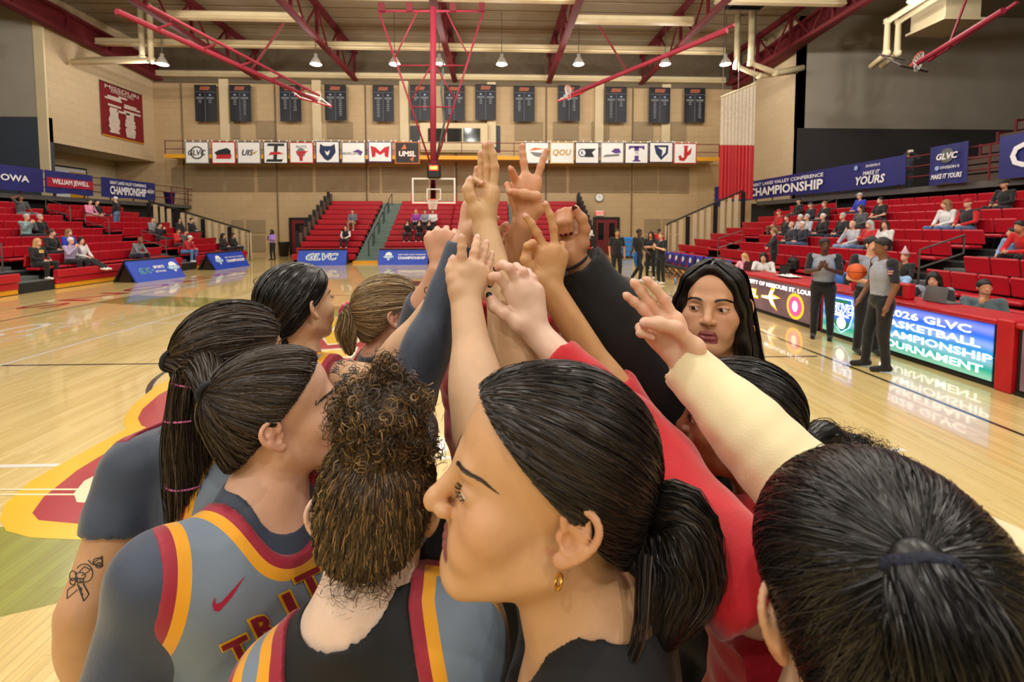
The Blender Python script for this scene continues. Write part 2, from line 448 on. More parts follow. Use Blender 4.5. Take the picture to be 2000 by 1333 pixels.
wall('ceiling_recess', (-25.0, YL+.3, 6.15), (XL-.38, 31, 6.3), CREAM, 'cream soffit over the concourse doors')
wr = wall('wall_right', (XR, YR, 0), (XR+.4, 31, 14.5), BLKY, 'cream side wall lit beside the red and white curtain')
wall('wall_right_return', (XR, YR, 7.4), (36, YR+.3, 14.5), GREYW, 'grey beige upper wall beyond the right stand')
wall('wall_right_lower', (XR+.0, YR-.02, 3.0), (36, YR+.28, 7.4), SLATE2, 'charcoal lower wall behind the photographer')
wall('wall_left_outer', (-45.4, -24, 0), (-45, YL+.3, 14.5), GREYW); wall('wall_right_outer', (36, -24, 0), (36.4, YR+.3, 14.5), GREYW)
wall('wall_near', (-45.4, -24.4, 0), (36.4, -24, 14.5), CREAM)
RAILX_L, RAILX_R = -19.9, 14.6
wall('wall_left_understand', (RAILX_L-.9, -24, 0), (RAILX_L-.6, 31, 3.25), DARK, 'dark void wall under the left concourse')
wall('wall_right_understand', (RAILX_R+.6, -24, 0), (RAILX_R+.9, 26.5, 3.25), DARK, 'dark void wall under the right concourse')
wall('floor_concourse_left', (-45, -24, 3.1), (RAILX_L-.1, 31, 3.3), MT('concrete_edge', (92, 90, 88), .8), 'concrete concourse slab above the left stand')
wall('floor_concourse_right', (RAILX_R+.1, -24, 3.1), (36, YR, 3.3), MT('concrete_edge', (92, 90, 88), .8), 'concrete concourse slab above the right stand')
wall('trim_1', (XL-.4, YL-.06, 3.3), (XL+.06, YL+.02, 14.0), CREAMST, 'cream corner post of the left wall')

# ---------------------------------------------------------------- ceiling and roof steel
DECK = MT('beige_roof_deck', (158, 146, 126), .75, var=.06, scale=.6)
ce = tag(MB().b2(np.array([-46, -25, 13.6]), np.array([37, 32, 13.9])).build('ceiling', DECK), 'beige ribbed metal roof deck', None, None, 'structure')
dk = MB().b2(np.array([-23., 0, 13.46]), np.array([18., 1.02, 13.6]), bev=.03).mesh('deck_panel', [DECK])
for k in range(18): addobj('deck_panel', dk, ce, (0, 10.2+1.15*k, 0))
ZB, ZT = 11.55, 13.3
TX = [-15.4, -9.1, -2.6, 3.65, 9.9, 15.9]
names = ['left-hand outermost', 'second from the left wall', 'central', 'just right of the scoreboard mast', 'second from the right curtain', 'outermost beside the right curtain']
ch = MB().b2(np.array([-.16, -22, -.10]), np.array([.16, 31, .10]), bev=.03).mesh('bottom_chord', [REDST])
tc_ = MB().b2(np.array([-.14, -22, -.12]), np.array([.14, 31, .12])).mesh('top_chord', [REDST])
L_ = ZT-ZB
ve = MB().b2(np.array([-.07, -.07, 0]), np.array([.07, .07, L_])).mesh('web_post', [REDST])
di = MB().cyl((0, 0, 0), (0, 1.55, L_), .055, n=6).mesh('web_brace', [REDST])
lab = ['red roof truss nearest the left wall', 'red roof truss above the folded left basket', 'red roof truss above the hanging centre basket', 'red roof truss just right of the centre basket mast',
       'red roof truss above the folded right basket', 'red roof truss nearest the striped curtain']
for i, x in enumerate(TX):
    t = empty('roof_truss', (x, 0, ZB), lab[i], 'roof truss', 'red roof trusses')
    addobj('bottom_chord', ch, t); addobj('top_chord', tc_, t, (0, 0, L_))
    for k in range(9):
        y = 31-.4-3.1*k
        addobj('web_post', ve, t, (0, y, 0)); addobj('web_brace', di, t, (0, y-1.55, 0)); addobj('web_brace', di, t, (0, y-1.55, 0), (0, 0, math.pi))
def cbeam(x0, x1, y, z, lbl, r=.19):
    b = empty('ceiling_beam', ((x0+x1)/2, y, z), lbl, 'beam', 'cream cross beams under the roof')
    h = (x1-x0)/2
    MB().b2(np.array([-h, -r, -r*.95]), np.array([h, r, -.06]), bev=.05).build('lower_flange', CREAMST, b)
    MB().b2(np.array([-h, -r*.8, -.06]), np.array([h, r*.8, r]), bev=.05).build('upper_flange', CREAMST, b)
cbeam(-22, 13.3, 26.3, 12.0, 'long cream beam running under the whole row of trusses')
cbeam(-22, 15.6, 30.7, 11.75, 'cream beam along the top of the far wall above the black banners')
cbeam(-15.6, -9.3, 22.9, 12.0, 'short cream beam between the two left roof trusses')
cbeam(3.8, 9.8, 22.6, 12.0, 'short cream beam between the two right roof trusses')
cbeam(-9.0, 3.6, 20.6, 12.0, 'cream beam crossing behind the top of the basket mast')
cbeam(9.9, 15.9, 20.6, 12.1, 'short cream beam ending at the outer right truss')
cbeam(-26, -13.6, 20.6, 12.1, 'cream beam at the upper left corner under the roof')
# side girders
for nm, pa, pb, lb in (('roof_girder', (-21.7, 10, 12.4), (-21.7, 31, 11.4), 'deep dark red girder above the red record banner'),
                       ('roof_girder', (16.4, 8, 12.6), (16.4, 31, 11.3), 'dark red girder rising over the striped curtain')):
    g = empty(nm, pa, lb, 'girder', 'red side girders'); d = np.array(pb)-np.array(pa); ln = np.linalg.norm(d)
    R = Rx(math.atan2(d[2], d[1]))
    MB().box(d/2, (.5, ln, .16), R=R).build('lower_flange', REDST, g); MB().box(d/2+[0, 0, .95], (.5, ln, .16), R=R).build('upper_flange', REDST, g)
    MB().box(d/2+[0, 0, .47], (.08, ln, .9), R=R).build('web_plate', REDST, g)
    for k in range(8): MB().box(d*(k+.5)/8+[0, 0, .47], (.4, .08, .85), R=R).build('stiffener', REDST, g)
g = empty('roof_girder', (-29, 20.5, 10.6), 'stout red girder in the dark upper left corner', 'girder', 'red side girders')
MB().b2(np.array([-6, -.3, -.3]), np.array([6.2, .3, .3]), bev=.05).build('lower_flange', REDST, g)
MB().box((0, -1.5, 1.2), (12, .5, .5), R=Rz(-.12)@Ry(.1)).build('upper_flange', REDST, g)
# pipes and duct
def pipe(name, pts, r, lbl, mat=CREAMST, grp=None):
    t = empty(name, pts[0], lbl, 'pipe', grp); MB().tube([np.array(p)-np.array(pts[0]) for p in pts], r, 10).build('run', mat, t, smooth=True)
    for p in pts[1:-1]: MB().lathe([(0, -r*1.2), (r*1.2, -r*.7), (r*1.2, r*.7), (0, r*1.2)], np.array(p)-np.array(pts[0]), 10).build('elbow', mat, t, smooth=True)
for k in (0, 1):
    pipe('drain_pipe', [(-18.8+.9*k, 25.6-.6*k, 13.45), (-18.8+.9*k, 25.6-.6*k, 10.9-.3*k), (-21.9, 25.6-.6*k, 10.75-.3*k)], .16, ['cream bent drain pipe nearer the left wall corner', 'cream bent drain pipe nearer the far left lamp'][k], grp='cream drain pipes')
    pipe('drain_pipe', [(13.3+.5*k, 25.0-.5*k, 13.45), (13.3+.5*k, 25.0-.5*k, 10.7), (14.6+.6*k, 25.0-.5*k, 10.2), (16.7, 25.0-.5*k, 10.5)], .16, ['cream bent drain pipe beside the striped curtain top', 'cream bent drain pipe touching the right wall corner'][k], grp='cream drain pipes')
    pipe('drain_pipe', [(17.4+.5*k, 16, 11.4), (17.4+.5*k, 20, 11.0), (17.4+.5*k, 20, 9.6), (17.4+.5*k, 20.8, 9.3)], .13, ['thin cream pipe drop farther from the dark basket', 'thin cream pipe drop closer to the dark basket'][k], grp='cream drain pipes')
t = empty('air_duct', (19.5, 19.5, 11.2), 'pale boxy air duct hanging high beyond the right stand', 'air duct')
MB().b2(np.array([-.8, -.8, -.6]), np.array([.8, .8, 2.2]), bev=.04).build('casing', CREAMST, t); MB().b2(np.array([-.9, -.9, -.7]), np.array([.9, .9, -.6])).build('flange', CREAMST, t)
for k, (x, y) in enumerate(((-19.3, 22.4), (12.6, 22.6), (14.5, 19.4))):
    t = empty('ceiling_vent', (x, y, 12.9), ['dark slatted vent in the deck above the left drain pipes', 'dark slatted vent in the deck near the striped curtain', 'dark slatted vent nearest the bright right lamp'][k], 'vent', 'dark roof vents')
    MB().b2(np.array([-.9, -.7, 0]), np.array([.9, .7, .5])).build('casing', BLACK, t)
    for q in range(5): MB().box((0, -.5+.25*q, -.03), (1.6, .16, .03), R=Rx(.5)).build('slat', DARK, t)

# ---------------------------------------------------------------- lamps
def lens_mat():
    m = MT('lamp_lens', (255, 246, 230), .3, emit=26., var=0); return m
LENS = lens_mat()
SHELL = MT('lamp_shell', (200, 196, 186), .4, metal=.3)
shell = MB().lathe([(0, .55), (.09, .55), (.09, .38), (.14, .34), (.30, .05), (.31, 0), (.28, 0), (.26, .05), (0, .2)], n=18).mesh('reflector', [SHELL], True)
lens = MB().lathe([(0, -.05), (.12, -.045), (.22, -.02), (.27, .01)], n=18).mesh('lens', [LENS], True)
stem_ = MB().cyl((0, 0, 0), (0, 0, 1), .02, n=6).mesh('stem', [STEEL])
def lamp(x, y, z, lbl, pw=1.):
    o = empty('high_bay_lamp', (x, y, z), lbl, 'lamp', 'round high bay lamps')
    addobj('reflector', shell, o); addobj('lens', lens, o); addobj('stem', stem_, o, (0, 0, .55), None, (1, 1, 13.45-z-.55))
    l = bpy.data.lights.new('lamp_light', 'POINT'); l.energy = LAMP_W*pw; l.color = (1, .945, .86); l.shadow_soft_size = .18
    lo = bpy.data.objects.new('lamp_light', l); COL.objects.link(lo); lo.parent = o; lo.location = (0, 0, -.13)
row = [(317, 'lit high bay lamp nearest the left wall'), (617, 'lit high bay lamp above the second black banner gap'), (771, 'lit high bay lamp behind the left leg of the basket mast'), (858, 'lit high bay lamp right beside the basket mast pole'),
       (980, 'lit high bay lamp first to the right of the basket mast'), (1130, 'lit high bay lamp above the folded right basket'), (1299, 'lit high bay lamp behind the right pink folding arm'), (1417, 'lit high bay lamp nearest the striped curtain')]
for px, lb in row:
    p = WY(px, 126, 25.2); lamp(p[0], 25.2, p[2], lb, .6)
for j, y in enumerate((17.0, 9.5, 2.0, -6.0, -14)):
    for i, x in enumerate((-15.5, -9.0, -2.6, 3.8, 10.2)):
        lamp(x, y, 11.3, 'high bay lamp over the near half of the court', (.95, 1.15, 1.25, 1.15, .9)[j])
p = WY(1790, 0, 17.5); lamp(p[0], 17.5, p[2], 'very bright lamp at the top edge over the right stand', .5)
# ================================================================== STANDS
def seat_mesh():
    m = MB()
    m.box((0, .19, .0), (.50, .40, .09), bev=.03)            # pan, front edge at y = 0
    m.box((0, .40, .24), (.50, .06, .36), R=Rx(.18), bev=.025)  # back
    return m.mesh('seat', [RED])
SEAT = seat_mesh()
RUN, RISE = .80, .27
def stand(side, xf, y0, y1, aisles, nrow, lbl):
    # side -1: rises towards -X, +1: towards +X ; seats face the court
    root = empty('bleacher_stand', (xf, 0, 0), lbl, 'bleachers', 'red seated side stands')
    s = side
    for i in range(nrow):
        z = .30+RISE*i
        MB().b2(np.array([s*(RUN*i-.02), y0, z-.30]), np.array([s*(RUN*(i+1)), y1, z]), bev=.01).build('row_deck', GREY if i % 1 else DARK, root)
    rz = math.pi/2 if s < 0 else -math.pi/2
    for i in range(nrow):
        z = .30+RISE*i+.33
        y = y0+.3
        while y < y1-.2:
            if not any(a-.62 < y < a+.62 for a in aisles):
                addobj('seat', SEAT, root, (s*(RUN*i+.34), y, z), (0, 0, rz))
            y += .52
    for a in aisles:
        for i in range(nrow):
            z = .30+RISE*i
            MB().b2(np.array([s*(RUN*i+.0), a-.52, z]), np.array([s*(RUN*i+.4), a+.52, z+.02])).build('aisle_step', GREY, root)
            MB().b2(np.array([s*(RUN*i+.4), a-.52, z]), np.array([s*(RUN*(i+1)), a+.52, z+RISE/2])).build('aisle_step', GREY, root)
        for i in (1, 4, 6):
            z = .30+RISE*i
            if i < nrow:
                p = lambda u, h: (s*(RUN*i+u), a+.0, z+h)
                MB().tube([p(.1, 0), p(.1, .85), p(1.1, .85+RISE*1.2), p(1.1, .45+RISE*1.2), p(.1, .45)], .022, 6).build('aisle_rail', STEEL, root)
    segs = []; ya = y0
    for a in sorted(aisles): segs.append((ya, a-.55)); ya = a+.55
    segs.append((ya, y1))
    for (a, b) in segs:
        n = max(1, int((b-a)/2.2)); w = (b-a)/n
        for k in range(n):
            q0, q1 = a+w*k+.01, a+w*(k+1)-.01
            MB().b2(np.array([-s*.16, q0, .36]), np.array([s*.02, q1, .60]), bev=.02).build('front_panel', RED, root)
            MB().b2(np.array([-s*.10, q0, .16]), np.array([s*.02, q1, .34]), bev=.015).build('front_panel', RED, root)
            MB().b2(np.array([-s*.06, q0, .02]), np.array([s*.02, q1, .15])).build('base_board', YEL, root)
    return root
stand(-1, -13.55, 6.5, 25.2, (13.9, 20.6), 8, 'red seated stand under the blue conference banners on the left')
stand(1, 8.4, 4.0, 22.3, (18.6, 9.6), 8, 'red seated stand behind the scorer table on the right')

# bench stand behind the far basket
root = empty('bleacher_stand', (CXC, 24.05, 0), 'red bench stand with grey green steps behind the far basket', 'bleachers')
NR, R2, H2 = 11, .60, .31
xa, xb = -8.0, 8.0
AIS = ((-4.75, -3.45), (3.45, 4.75))
for i in range(NR):
    z = .12+H2*i
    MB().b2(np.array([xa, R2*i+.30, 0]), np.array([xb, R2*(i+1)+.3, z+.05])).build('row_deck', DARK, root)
    for (a, b) in ((xa, AIS[0][0]), (AIS[0][1], AIS[1][0]), (AIS[1][1], xb)):
        n = max(1, int((b-a)/2.4)); w = (b-a)/n
        for k in range(n):
            MB().b2(np.array([a+w*k+.008, R2*i, z+.05]), np.array([a+w*(k+1)-.008, R2*i+.34, z+.34]), bev=.03).build('bench_board', RED, root)
    for (a, b) in AIS:
        for q in (0, 1):
            MB().b2(np.array([a+.03, R2*(i+q*.5), z-.1+q*.15]), np.array([b-.03, R2*(i+q*.5+.5), z+.06+q*.15]), bev=.01).build('aisle_step', TEALST, root)
for (a, b) in AIS:
    MB().b2(np.array([a, -.32, 0]), np.array([b, 0, .12])).build('base_board', YEL, root)
    for k in range(5):
        y = R2*(2*k+.6); z = H2*(2*k+.6)
        MB().tube([((a+b)/2, y, z), ((a+b)/2, y, z+.95), ((a+b)/2, y+.9, z+.95+.42), ((a+b)/2, y+.9, z+.42)], .025, 6).build('aisle_rail', BLACK, root)
# stepped end screens of that stand
BRN = MT('brown_screen_panel', (104, 92, 78), .8)
for sx, lbl in ((-1, 'stepped brown end panels at the left end of the far bench stand'), (1, 'black sawtooth end screen at the right end of the far bench stand')):
    e = empty('end_screen', (CXC+sx*8.1, 24.05, 0), lbl, 'screen')
    for i in range(9):
        z0 = H2*(i+2); y0 = R2*(i+2)
        MB().b2(np.array([sx*.0, y0, 0 if sx > 0 else z0-.1]), np.array([sx*.12, y0+R2-.05, z0+.95]), bev=.01).build('screen_panel', BRN if sx < 0 else BLACK, e)
        MB().b2(np.array([-sx*.03, y0-.05, 0]), np.array([sx*.15, y0, z0+1.05])).build('screen_post', BLACK, e)
# doors either side
DRED = MT('dark_red_door', (112, 16, 26), .5)
GLASSD = MT('dark_window_glass', (24, 28, 28), .1, var=.2)
def door(n, x0, x1, y, h, lbl, leaves=1):
    d = empty('door_%d' % n, ((x0+x1)/2, y, 0), lbl, None, None, 0, 'structure'); w = (x1-x0)
    MB().b2(np.array([-w/2-.15, -.08, 0]), np.array([-w/2, .0, h+.15])).b2(np.array([w/2, -.08, 0]), np.array([w/2+.15, 0, h+.15])).b2(np.array([-w/2, -.08, h]), np.array([w/2, 0, h+.15])).build('door_frame', BLACK, d)
    for k in range(leaves):
        a = -w/2+w/leaves*k; b = a+w/leaves
        lf = MB().b2(np.array([a+.02, -.06, .02]), np.array([b-.02, -.01, h-.02]), bev=.01).build('door_leaf', DRED, d)
        MB().b2(np.array([a+.25*w/leaves, -.08, 1.0]), np.array([b-.25*w/leaves, -.05, h-.25])).build('door_glass', GLASSD, lf)
        MB().tube([(b-.2, -.06, .9), (b-.2, -.14, .9), (b-.2, -.14, 1.15), (b-.2, -.06, 1.15)], .015, 6).build('door_handle', STEEL, lf)
a, b = WY(571, 495, 30.95), WY(600, 495, 30.95); door(1, a[0], b[0]+1.2, 30.95, 2.35, 'dark red door left of the far bench stand', 2)
a, b = WY(1162, 495, 30.95), WY(1205, 495, 30.95); door(2, a[0], b[0], 30.95, 2.4, 'dark red double door right of the far bench stand', 2)
t = empty('exit_sign', WY(1171, 417, 30.9), 'small lit exit sign above the right double door', 'sign')
MB().b2(np.array([-.28, -.06, -.18]), np.array([.28, .06, .18]), bev=.02).build('casing', WHITE, t)
MB().text('EXIT', (0, -.065, 0), (1, 0, 0), (0, 0, 1), .3, bold=.03).build('lettering', MT('exit_red', (215, 40, 40), .5, emit=1.), t)
t = empty('wall_clock', WY(1170, 386, 30.95), 'round wall clock above the right double door', 'clock')
MB().cyl((0, 0, 0), (0, -.08, 0), .28, n=24).build('rim', STEEL, t); MB().cyl((0, -.08, 0), (0, -.085, 0), .25, n=24).build('face', WHITE, t)
MB().box((0, -.09, .08), (.02, .01, .17)).box((.05, -.09, 0), (.12, .01, .02)).build('hand', BLACK, t)
t = empty('trash_can', (*WZ(555, 501)[:2], 0), 'black round trash can beside the left red door', 'trash can')
MB().lathe([(0, 0), (.26, 0), (.33, .85), (.35, .86), (.35, .92), (.3, .92), (.28, .86), (0, .7)], n=18).build('bin', BLACK, t, smooth=True)
MB().lathe([(.33, .80), (.37, .80), (.37, .84), (.33, .84)], n=18).build('rim', DARK, t)

# stair guards with balusters at the far ends of both side stands
def guard(x0, z0, x1, z1, y, lbl, zb):
    g = empty('stair_guard', (x0, y, 0), lbl, 'railing', 'baluster guards'); n = int(abs(x1-x0)/.34)
    MB().tube([(0, 0, z0), (x1-x0, 0, z1), (x1-x0, 0, zb)], .045, 8).build('handrail', BLACK, g)
    for k in range(n+1):
        u = k/n; x = (x1-x0)*u; z = z0+(z1-z0)*u
        MB().b2(np.array([x-.10, -.03, zb]), np.array([x+.10, .03, z-.08])).build('baluster', CREAM if k % 4 else BLACK, g)
    return g
a, b = WY(290, 393, 25.9), WY(487, 452, 25.9); guard(a[0], a[2], b[0], b[2], 25.9, 'black capped baluster guard stepping down at the end of the left stand', .05)
a, b = WY(1452, 372, 22.8), WY(1303, 438, 22.8); guard(a[0], a[2], b[0], b[2], 22.8, 'black capped baluster guard stepping down at the end of the right stand', .05)

# concourse railings and banners
def railing(x, y0, y1, lbl):
    r = empty('guard_rail', (x, y0, 3.3), lbl, 'railing', 'red concourse railings')
    for h in (.35, .7, 1.05): MB().cyl((0, 0, h), (0, y1-y0, h), .025, n=6).build('rail', REDST, r)
    for k in range(int((y1-y0)/1.5)+1): MB().cyl((0, 1.5*k, 0), (0, 1.5*k, 1.05), .03, n=6).build('post', REDST, r)
railing(RAILX_L, 5, 30.9, 'red pipe railing along the left concourse'); railing(RAILX_R, 4, 30, 'red pipe railing along the right concourse')
def side_banner(x, y0, y1, z0, z1, s, lbl, mat, fn, name='banner'):
    """s=+1: seen from +X side (left stand), -1: seen from -X side"""
    t = empty(name, (x, (y0+y1)/2, z0), lbl, 'banner', 'blue concourse banners')
    w, h = abs(y1-y0), z1-z0; n = 14; v = []; f = []
    for i in range(n+1):
        for j in range(5):
            u, q = i/n, j/4
            v.append((s*(.05+.02*math.sin(u*17+q)+.015*math.sin(u*41)), (u-.5)*w, q*h-.02*math.sin(u*math.pi*3)*(1-q)))
    for i in range(n):
        for j in range(4): a = i*5+j; f.append([a, a+5, a+6, a+1])
    m = MB(); m.add(v, f); m.add([(p[0]-s*.012, p[1], p[2]) for p in v], f); sh = m.build('sheet', mat, t, smooth=True)
    ux = np.array([0, 1. if s > 0 else -1., 0]); uy = np.array([0, 0, 1.])
    ux = np.array([0, 1., 0]) if s > 0 else np.array([0, -1., 0])
    fn(sh, np.array([s*.095, 0, h/2]), ux, uy, w, h)
    return t
LBL = MT('pale_blue_print', (150, 178, 222), .6)
def ball_logo(m, o, ux, uy, r, a=0, b=1):
    m.disc(o, ux, uy, r*.62, a, lift=.003); m.text('GLVC', np.asarray(o)-unit(uy)*r*.05, ux, uy, r*.72, b, bold=.03, shear=.2, lift=.006)
def b_champ(t, o, ux, uy, w, h):
    m = MB(); k = 1 if w > 8 else .9
    m.text('CHAMPIONSHIP', o+ux*w*(-.05 if w > 8 else -.04)-uy*h*.12, ux, uy, h*.58, 0, bold=.03, fit=w*(.46 if w > 8 else .66))
    m.text('GREAT LAKES VALLEY CONFERENCE', o+ux*w*(-.05 if w > 8 else -.04)+uy*h*.27, ux, uy, h*.22, 0, bold=.02, fit=w*(.46 if w > 8 else .66))
    if w > 8:
        m.text('MAKE IT', o+ux*w*.385+uy*h*.06, ux, uy, h*.2, 0, bold=.02, shear=.2); m.text('YOURS', o+ux*w*.38-uy*h*.2, ux, uy, h*.42, 0, bold=.03, shear=.2)
        m.text('DIVISION II', o+ux*w*.39+uy*h*.32, ux, uy, h*.13, 0); m.disc(o+ux*w*.325+uy*h*.31, ux, uy, h*.09, 1)
        ball_logo(m, o-ux*w*.42, ux, uy, h*.3, 2, 0)
    else: ball_logo(m, o+ux*w*.38, ux, uy, h*.3, 2, 0)
    m.split([WTXT, LBL, GREY], t)
CRIM = MT('crimson_banner_stripe', (164, 22, 52), .5)
def b_upper(t, o, ux, uy, w, h): MB().text('UPPER IOWA', o+ux*w*.12, ux, uy, h*.36, 0, bold=.025, fit=w*.5).build('lettering', WTXT, t)
def b_jewell(t, o, ux, uy, w, h):
    MB().flat(o-(np.cross(ux, uy))*.012, ux, uy, [(-w*.48, -h*.22), (w*.48, -h*.22), (w*.48, h*.2), (-w*.48, h*.2)]).build('stripe', CRIM, t)
    MB().text('WILLIAM JEWELL', o, ux, uy, h*.3, 0, bold=.025, fit=w*.76).build('lettering', WTXT, t)
def b_make(t, o, ux, uy, w, h):
    m = MB(); ball_logo(m, o+uy*h*.22, ux, uy, h*.3, 2, 0); m.text('MAKE IT YOURS', o-uy*h*.3, ux, uy, h*.17, 0, bold=.03, shear=.2, fit=w*.8); m.disc(o-ux*w*.25-uy*h*.08, ux, uy, h*.06, 1); m.text('DIVISION II', o+ux*w*.08-uy*h*.08, ux, uy, h*.1, 0)
    m.split([WTXT, LBL, GREY], t)
def b_c(t, o, ux, uy, w, h): MB().text('CHAMPIONSHIP', o, ux, uy, h*.75, 0, bold=.03, fit=w*.9).build('lettering', WTXT, t)
def yat(px, x): return WX(px, 440, x)[1]
x = RAILX_L+.06
side_banner(x, yat(88, x)-5.2, yat(88, x), 3.42, 4.42, 1, 'long blue banner reading UPPER IOWA over the left stand', NAVY, b_upper)
side_banner(x, yat(90, x), yat(184, x), 3.42, 4.42, 1, 'blue banner with a crimson stripe reading WILLIAM JEWELL', NAVY, b_jewell)
side_banner(x, yat(199, x), yat(305, x), 3.42, 4.42, 1, 'blue CHAMPIONSHIP banner at the far end of the left concourse', NAVY, b_champ)
x = RAILX_R-.06
side_banner(x, yat(1767, x), yat(1418, x), 3.42, 4.45, -1, 'very long blue CHAMPIONSHIP banner over the right stand', NAVY, b_champ)
side_banner(x, yat(1887, x), yat(1812, x), 3.3, 4.55, -1, 'narrow blue banner with a ball emblem near the photographer', NAVY, b_make)
side_banner(x, yat(1946, x)-6.5, yat(1946, x), 3.3, 4.5, -1, 'blue banner cut off by the edge past the narrow one', NAVY, b_c)
side_banner(RAILX_R-.06, 28.75, 28.75+.9, 3.2, 4.5, -1, 'small dark blue banner under the bottom of the striped curtain', NAVY, lambda *a: None)

# red record banner on the left wall
MAROON = MT('maroon_banner_cloth', (120, 14, 26), .7, var=.12, scale=1.5)
t = empty('record_banner', (XL+.03, 0, 0), 'big maroon record banner with two columns of names', 'banner')
pa, pb = WX(193, 156, XL+.03), WX(276, 182, XL+.03); za = WX(198, 263, XL+.03)[2]; ya, yb = pa[1], pb[1]; zt = pa[2]
m = MB(); n = 10
m.add([(.02+.02*math.sin(i*2.1), ya+(yb-ya)*i/n, zt if j else za) for i in range(n+1) for j in (0, 1)], [[2*i, 2*i+2, 2*i+3, 2*i+1] for i in range(n)]); m.build('sheet', MAROON, t, smooth=True)
m = MB(); yc = (ya+yb)/2; w = yb-ya; h = zt-za
def line(yc_, z, wd, hh=.055): m.b2(np.array([.055, yc_-wd/2, z-hh]), np.array([.06, yc_+wd/2, z+hh]))
m.text('MISSOURI', (.056, yc, zt-h*.07), (0, 1, 0), (0, 0, 1), .3, fit=w*.8); m.text('ATHLETICS HALL', (.056, yc, zt-h*.13), (0, 1, 0), (0, 0, 1), .25, fit=w*.55)
for k, (o_, wd) in enumerate(((0, .2), (-.2, .3), (-.22, .38), (.18, .3), (.22, .4), (-.2, .3), (.22, .42), (0, .3))): line(yc+o_*w, zt-h*(.2+.04*k), wd*w)
for k in range(14):
    line(yc-.22*w, za+h*(.10+.034*k), w*(.18+.08*random.random())); line(yc+.16*w, za+h*(.08+.034*k), w*(.18+.1*random.random()))
m.build('lettering', MT('faded_white_print', (206, 190, 178), .8), t)
MB().cyl((.02, ya, zt), (.02, yb, zt), .03, n=6).build('top_bar', BLACK, t); MB().b2(np.array([.05, ya, za]), np.array([.06, yb, za+.05])).build('hem', YEL, t)

# concourse doors, poster and bucket in the left recess
t = empty('door_3', (-24.78, 25.5, 3.3), 'brown wooden door in the left concourse recess', None, None, 0, 'structure')
MB().b2(np.array([0, -.55, 0]), np.array([.06, .55, 2.2]), bev=.01).build('door_leaf', MT('brown_door', (70, 40, 24), .5), t); MB().b2(np.array([0, -.68, 0]), np.array([.05, -.56, 2.35])).b2(np.array([0, .56, 0]), np.array([.05, .68, 2.35])).b2(np.array([0, -.68, 2.22]), np.array([.05, .68, 2.35])).build('door_frame', BLACK, t)
t = empty('display_case', (-24.75, 27.6, 3.5), 'framed white and yellow poster beside the brown concourse door', 'poster')
MB().b2(np.array([0, -1.2, 0]), np.array([.06, 1.2, 1.9]), bev=.01).build('frame', BLACK, t); MB().b2(np.array([.05, -1.1, .1]), np.array([.07, 1.1, 1.8])).build('sheet', WHITE, t)
MB().b2(np.array([.07, 0, .1]), np.array([.075, 1.05, 1.6])).build('print', YEL, t)
t = empty('bucket', (RAILX_L-.4, 29.4, 3.3), 'purple plastic bucket behind the left concourse rail', 'bucket')
MB().lathe([(0, 0), (.22, 0), (.3, .7), (.32, .7), (.32, .74), (.27, .74), (.2, .05), (0, .05)], n=16).build('tub', MT('purple_plastic', (70, 40, 130), .4), t, smooth=True); MB().tube([(-.3, 0, .7), (-.2, 0, .95), (.2, 0, .95), (.3, 0, .7)], .012, 6).build('handle', STEEL, t)

# ---------------------------------------------------------------- far walkway, press box, banners
wk = empty('walkway', (0, 29.6, 0), 'narrow far walkway with a yellow edge and red rails', 'walkway')
a, b = WY(322, 305, 29.5), WY(1405, 305, 29.5); z = a[2]
MB().b2(np.array([a[0], -.15, z-.12]), np.array([b[0], 0, z+.12])).build('edge_beam', YEL, wk)
MB().b2(np.array([a[0], 0, z-.05]), np.array([b[0], 1.4, z+.1])).build('deck', CREAM, wk)
for h in (.45, .95): MB().cyl((a[0], -.05, z+h), (b[0], -.05, z+h), .025, n=6).build('rail', REDST, wk)
for k in range(22):
    xx = a[0]+(b[0]-a[0])*k/21; MB().cyl((xx, -.05, z), (xx, -.05, z+1.0), .025, n=6).build('post', REDST, wk)
pb_ = empty('press_box', (0, 30.6, 0), 'cream press box with three dark windows above the basket', 'booth')
lo, hi = PYb(822, 243, 953, 300, 31, .5); MB().b2(lo-[0, 30.6, 0], hi-[0, 30.6, 0], bev=.03).build('wall_panel', CREAM, pb_)
for (x0, x1) in ((836, 870), (873, 902), (905, 938)):
    lo, hi = PYb(x0, 251, x1, 277, 30.5, .05); MB().b2(lo-[0, 30.6, 0], hi-[0, 30.6, 0]).build('window_pane', GLASSD, pb_)
for (x0, x1) in ((801, 821), (954, 977)):
    lo, hi = PYb(x0, 246, x1, 298, 31, .06); MB().b2(lo-[0, 30.6, 0], hi-[0, 30.6, 0]).build('side_door', BLACK, pb_)
NBK = MT('black_banner_cloth', (22, 24, 34), .6, var=.15, scale=3); TAN = MT('tan_banner_print', (150, 84, 58), .7); SILV = MT('silver_banner_print', (120, 124, 130), .7)
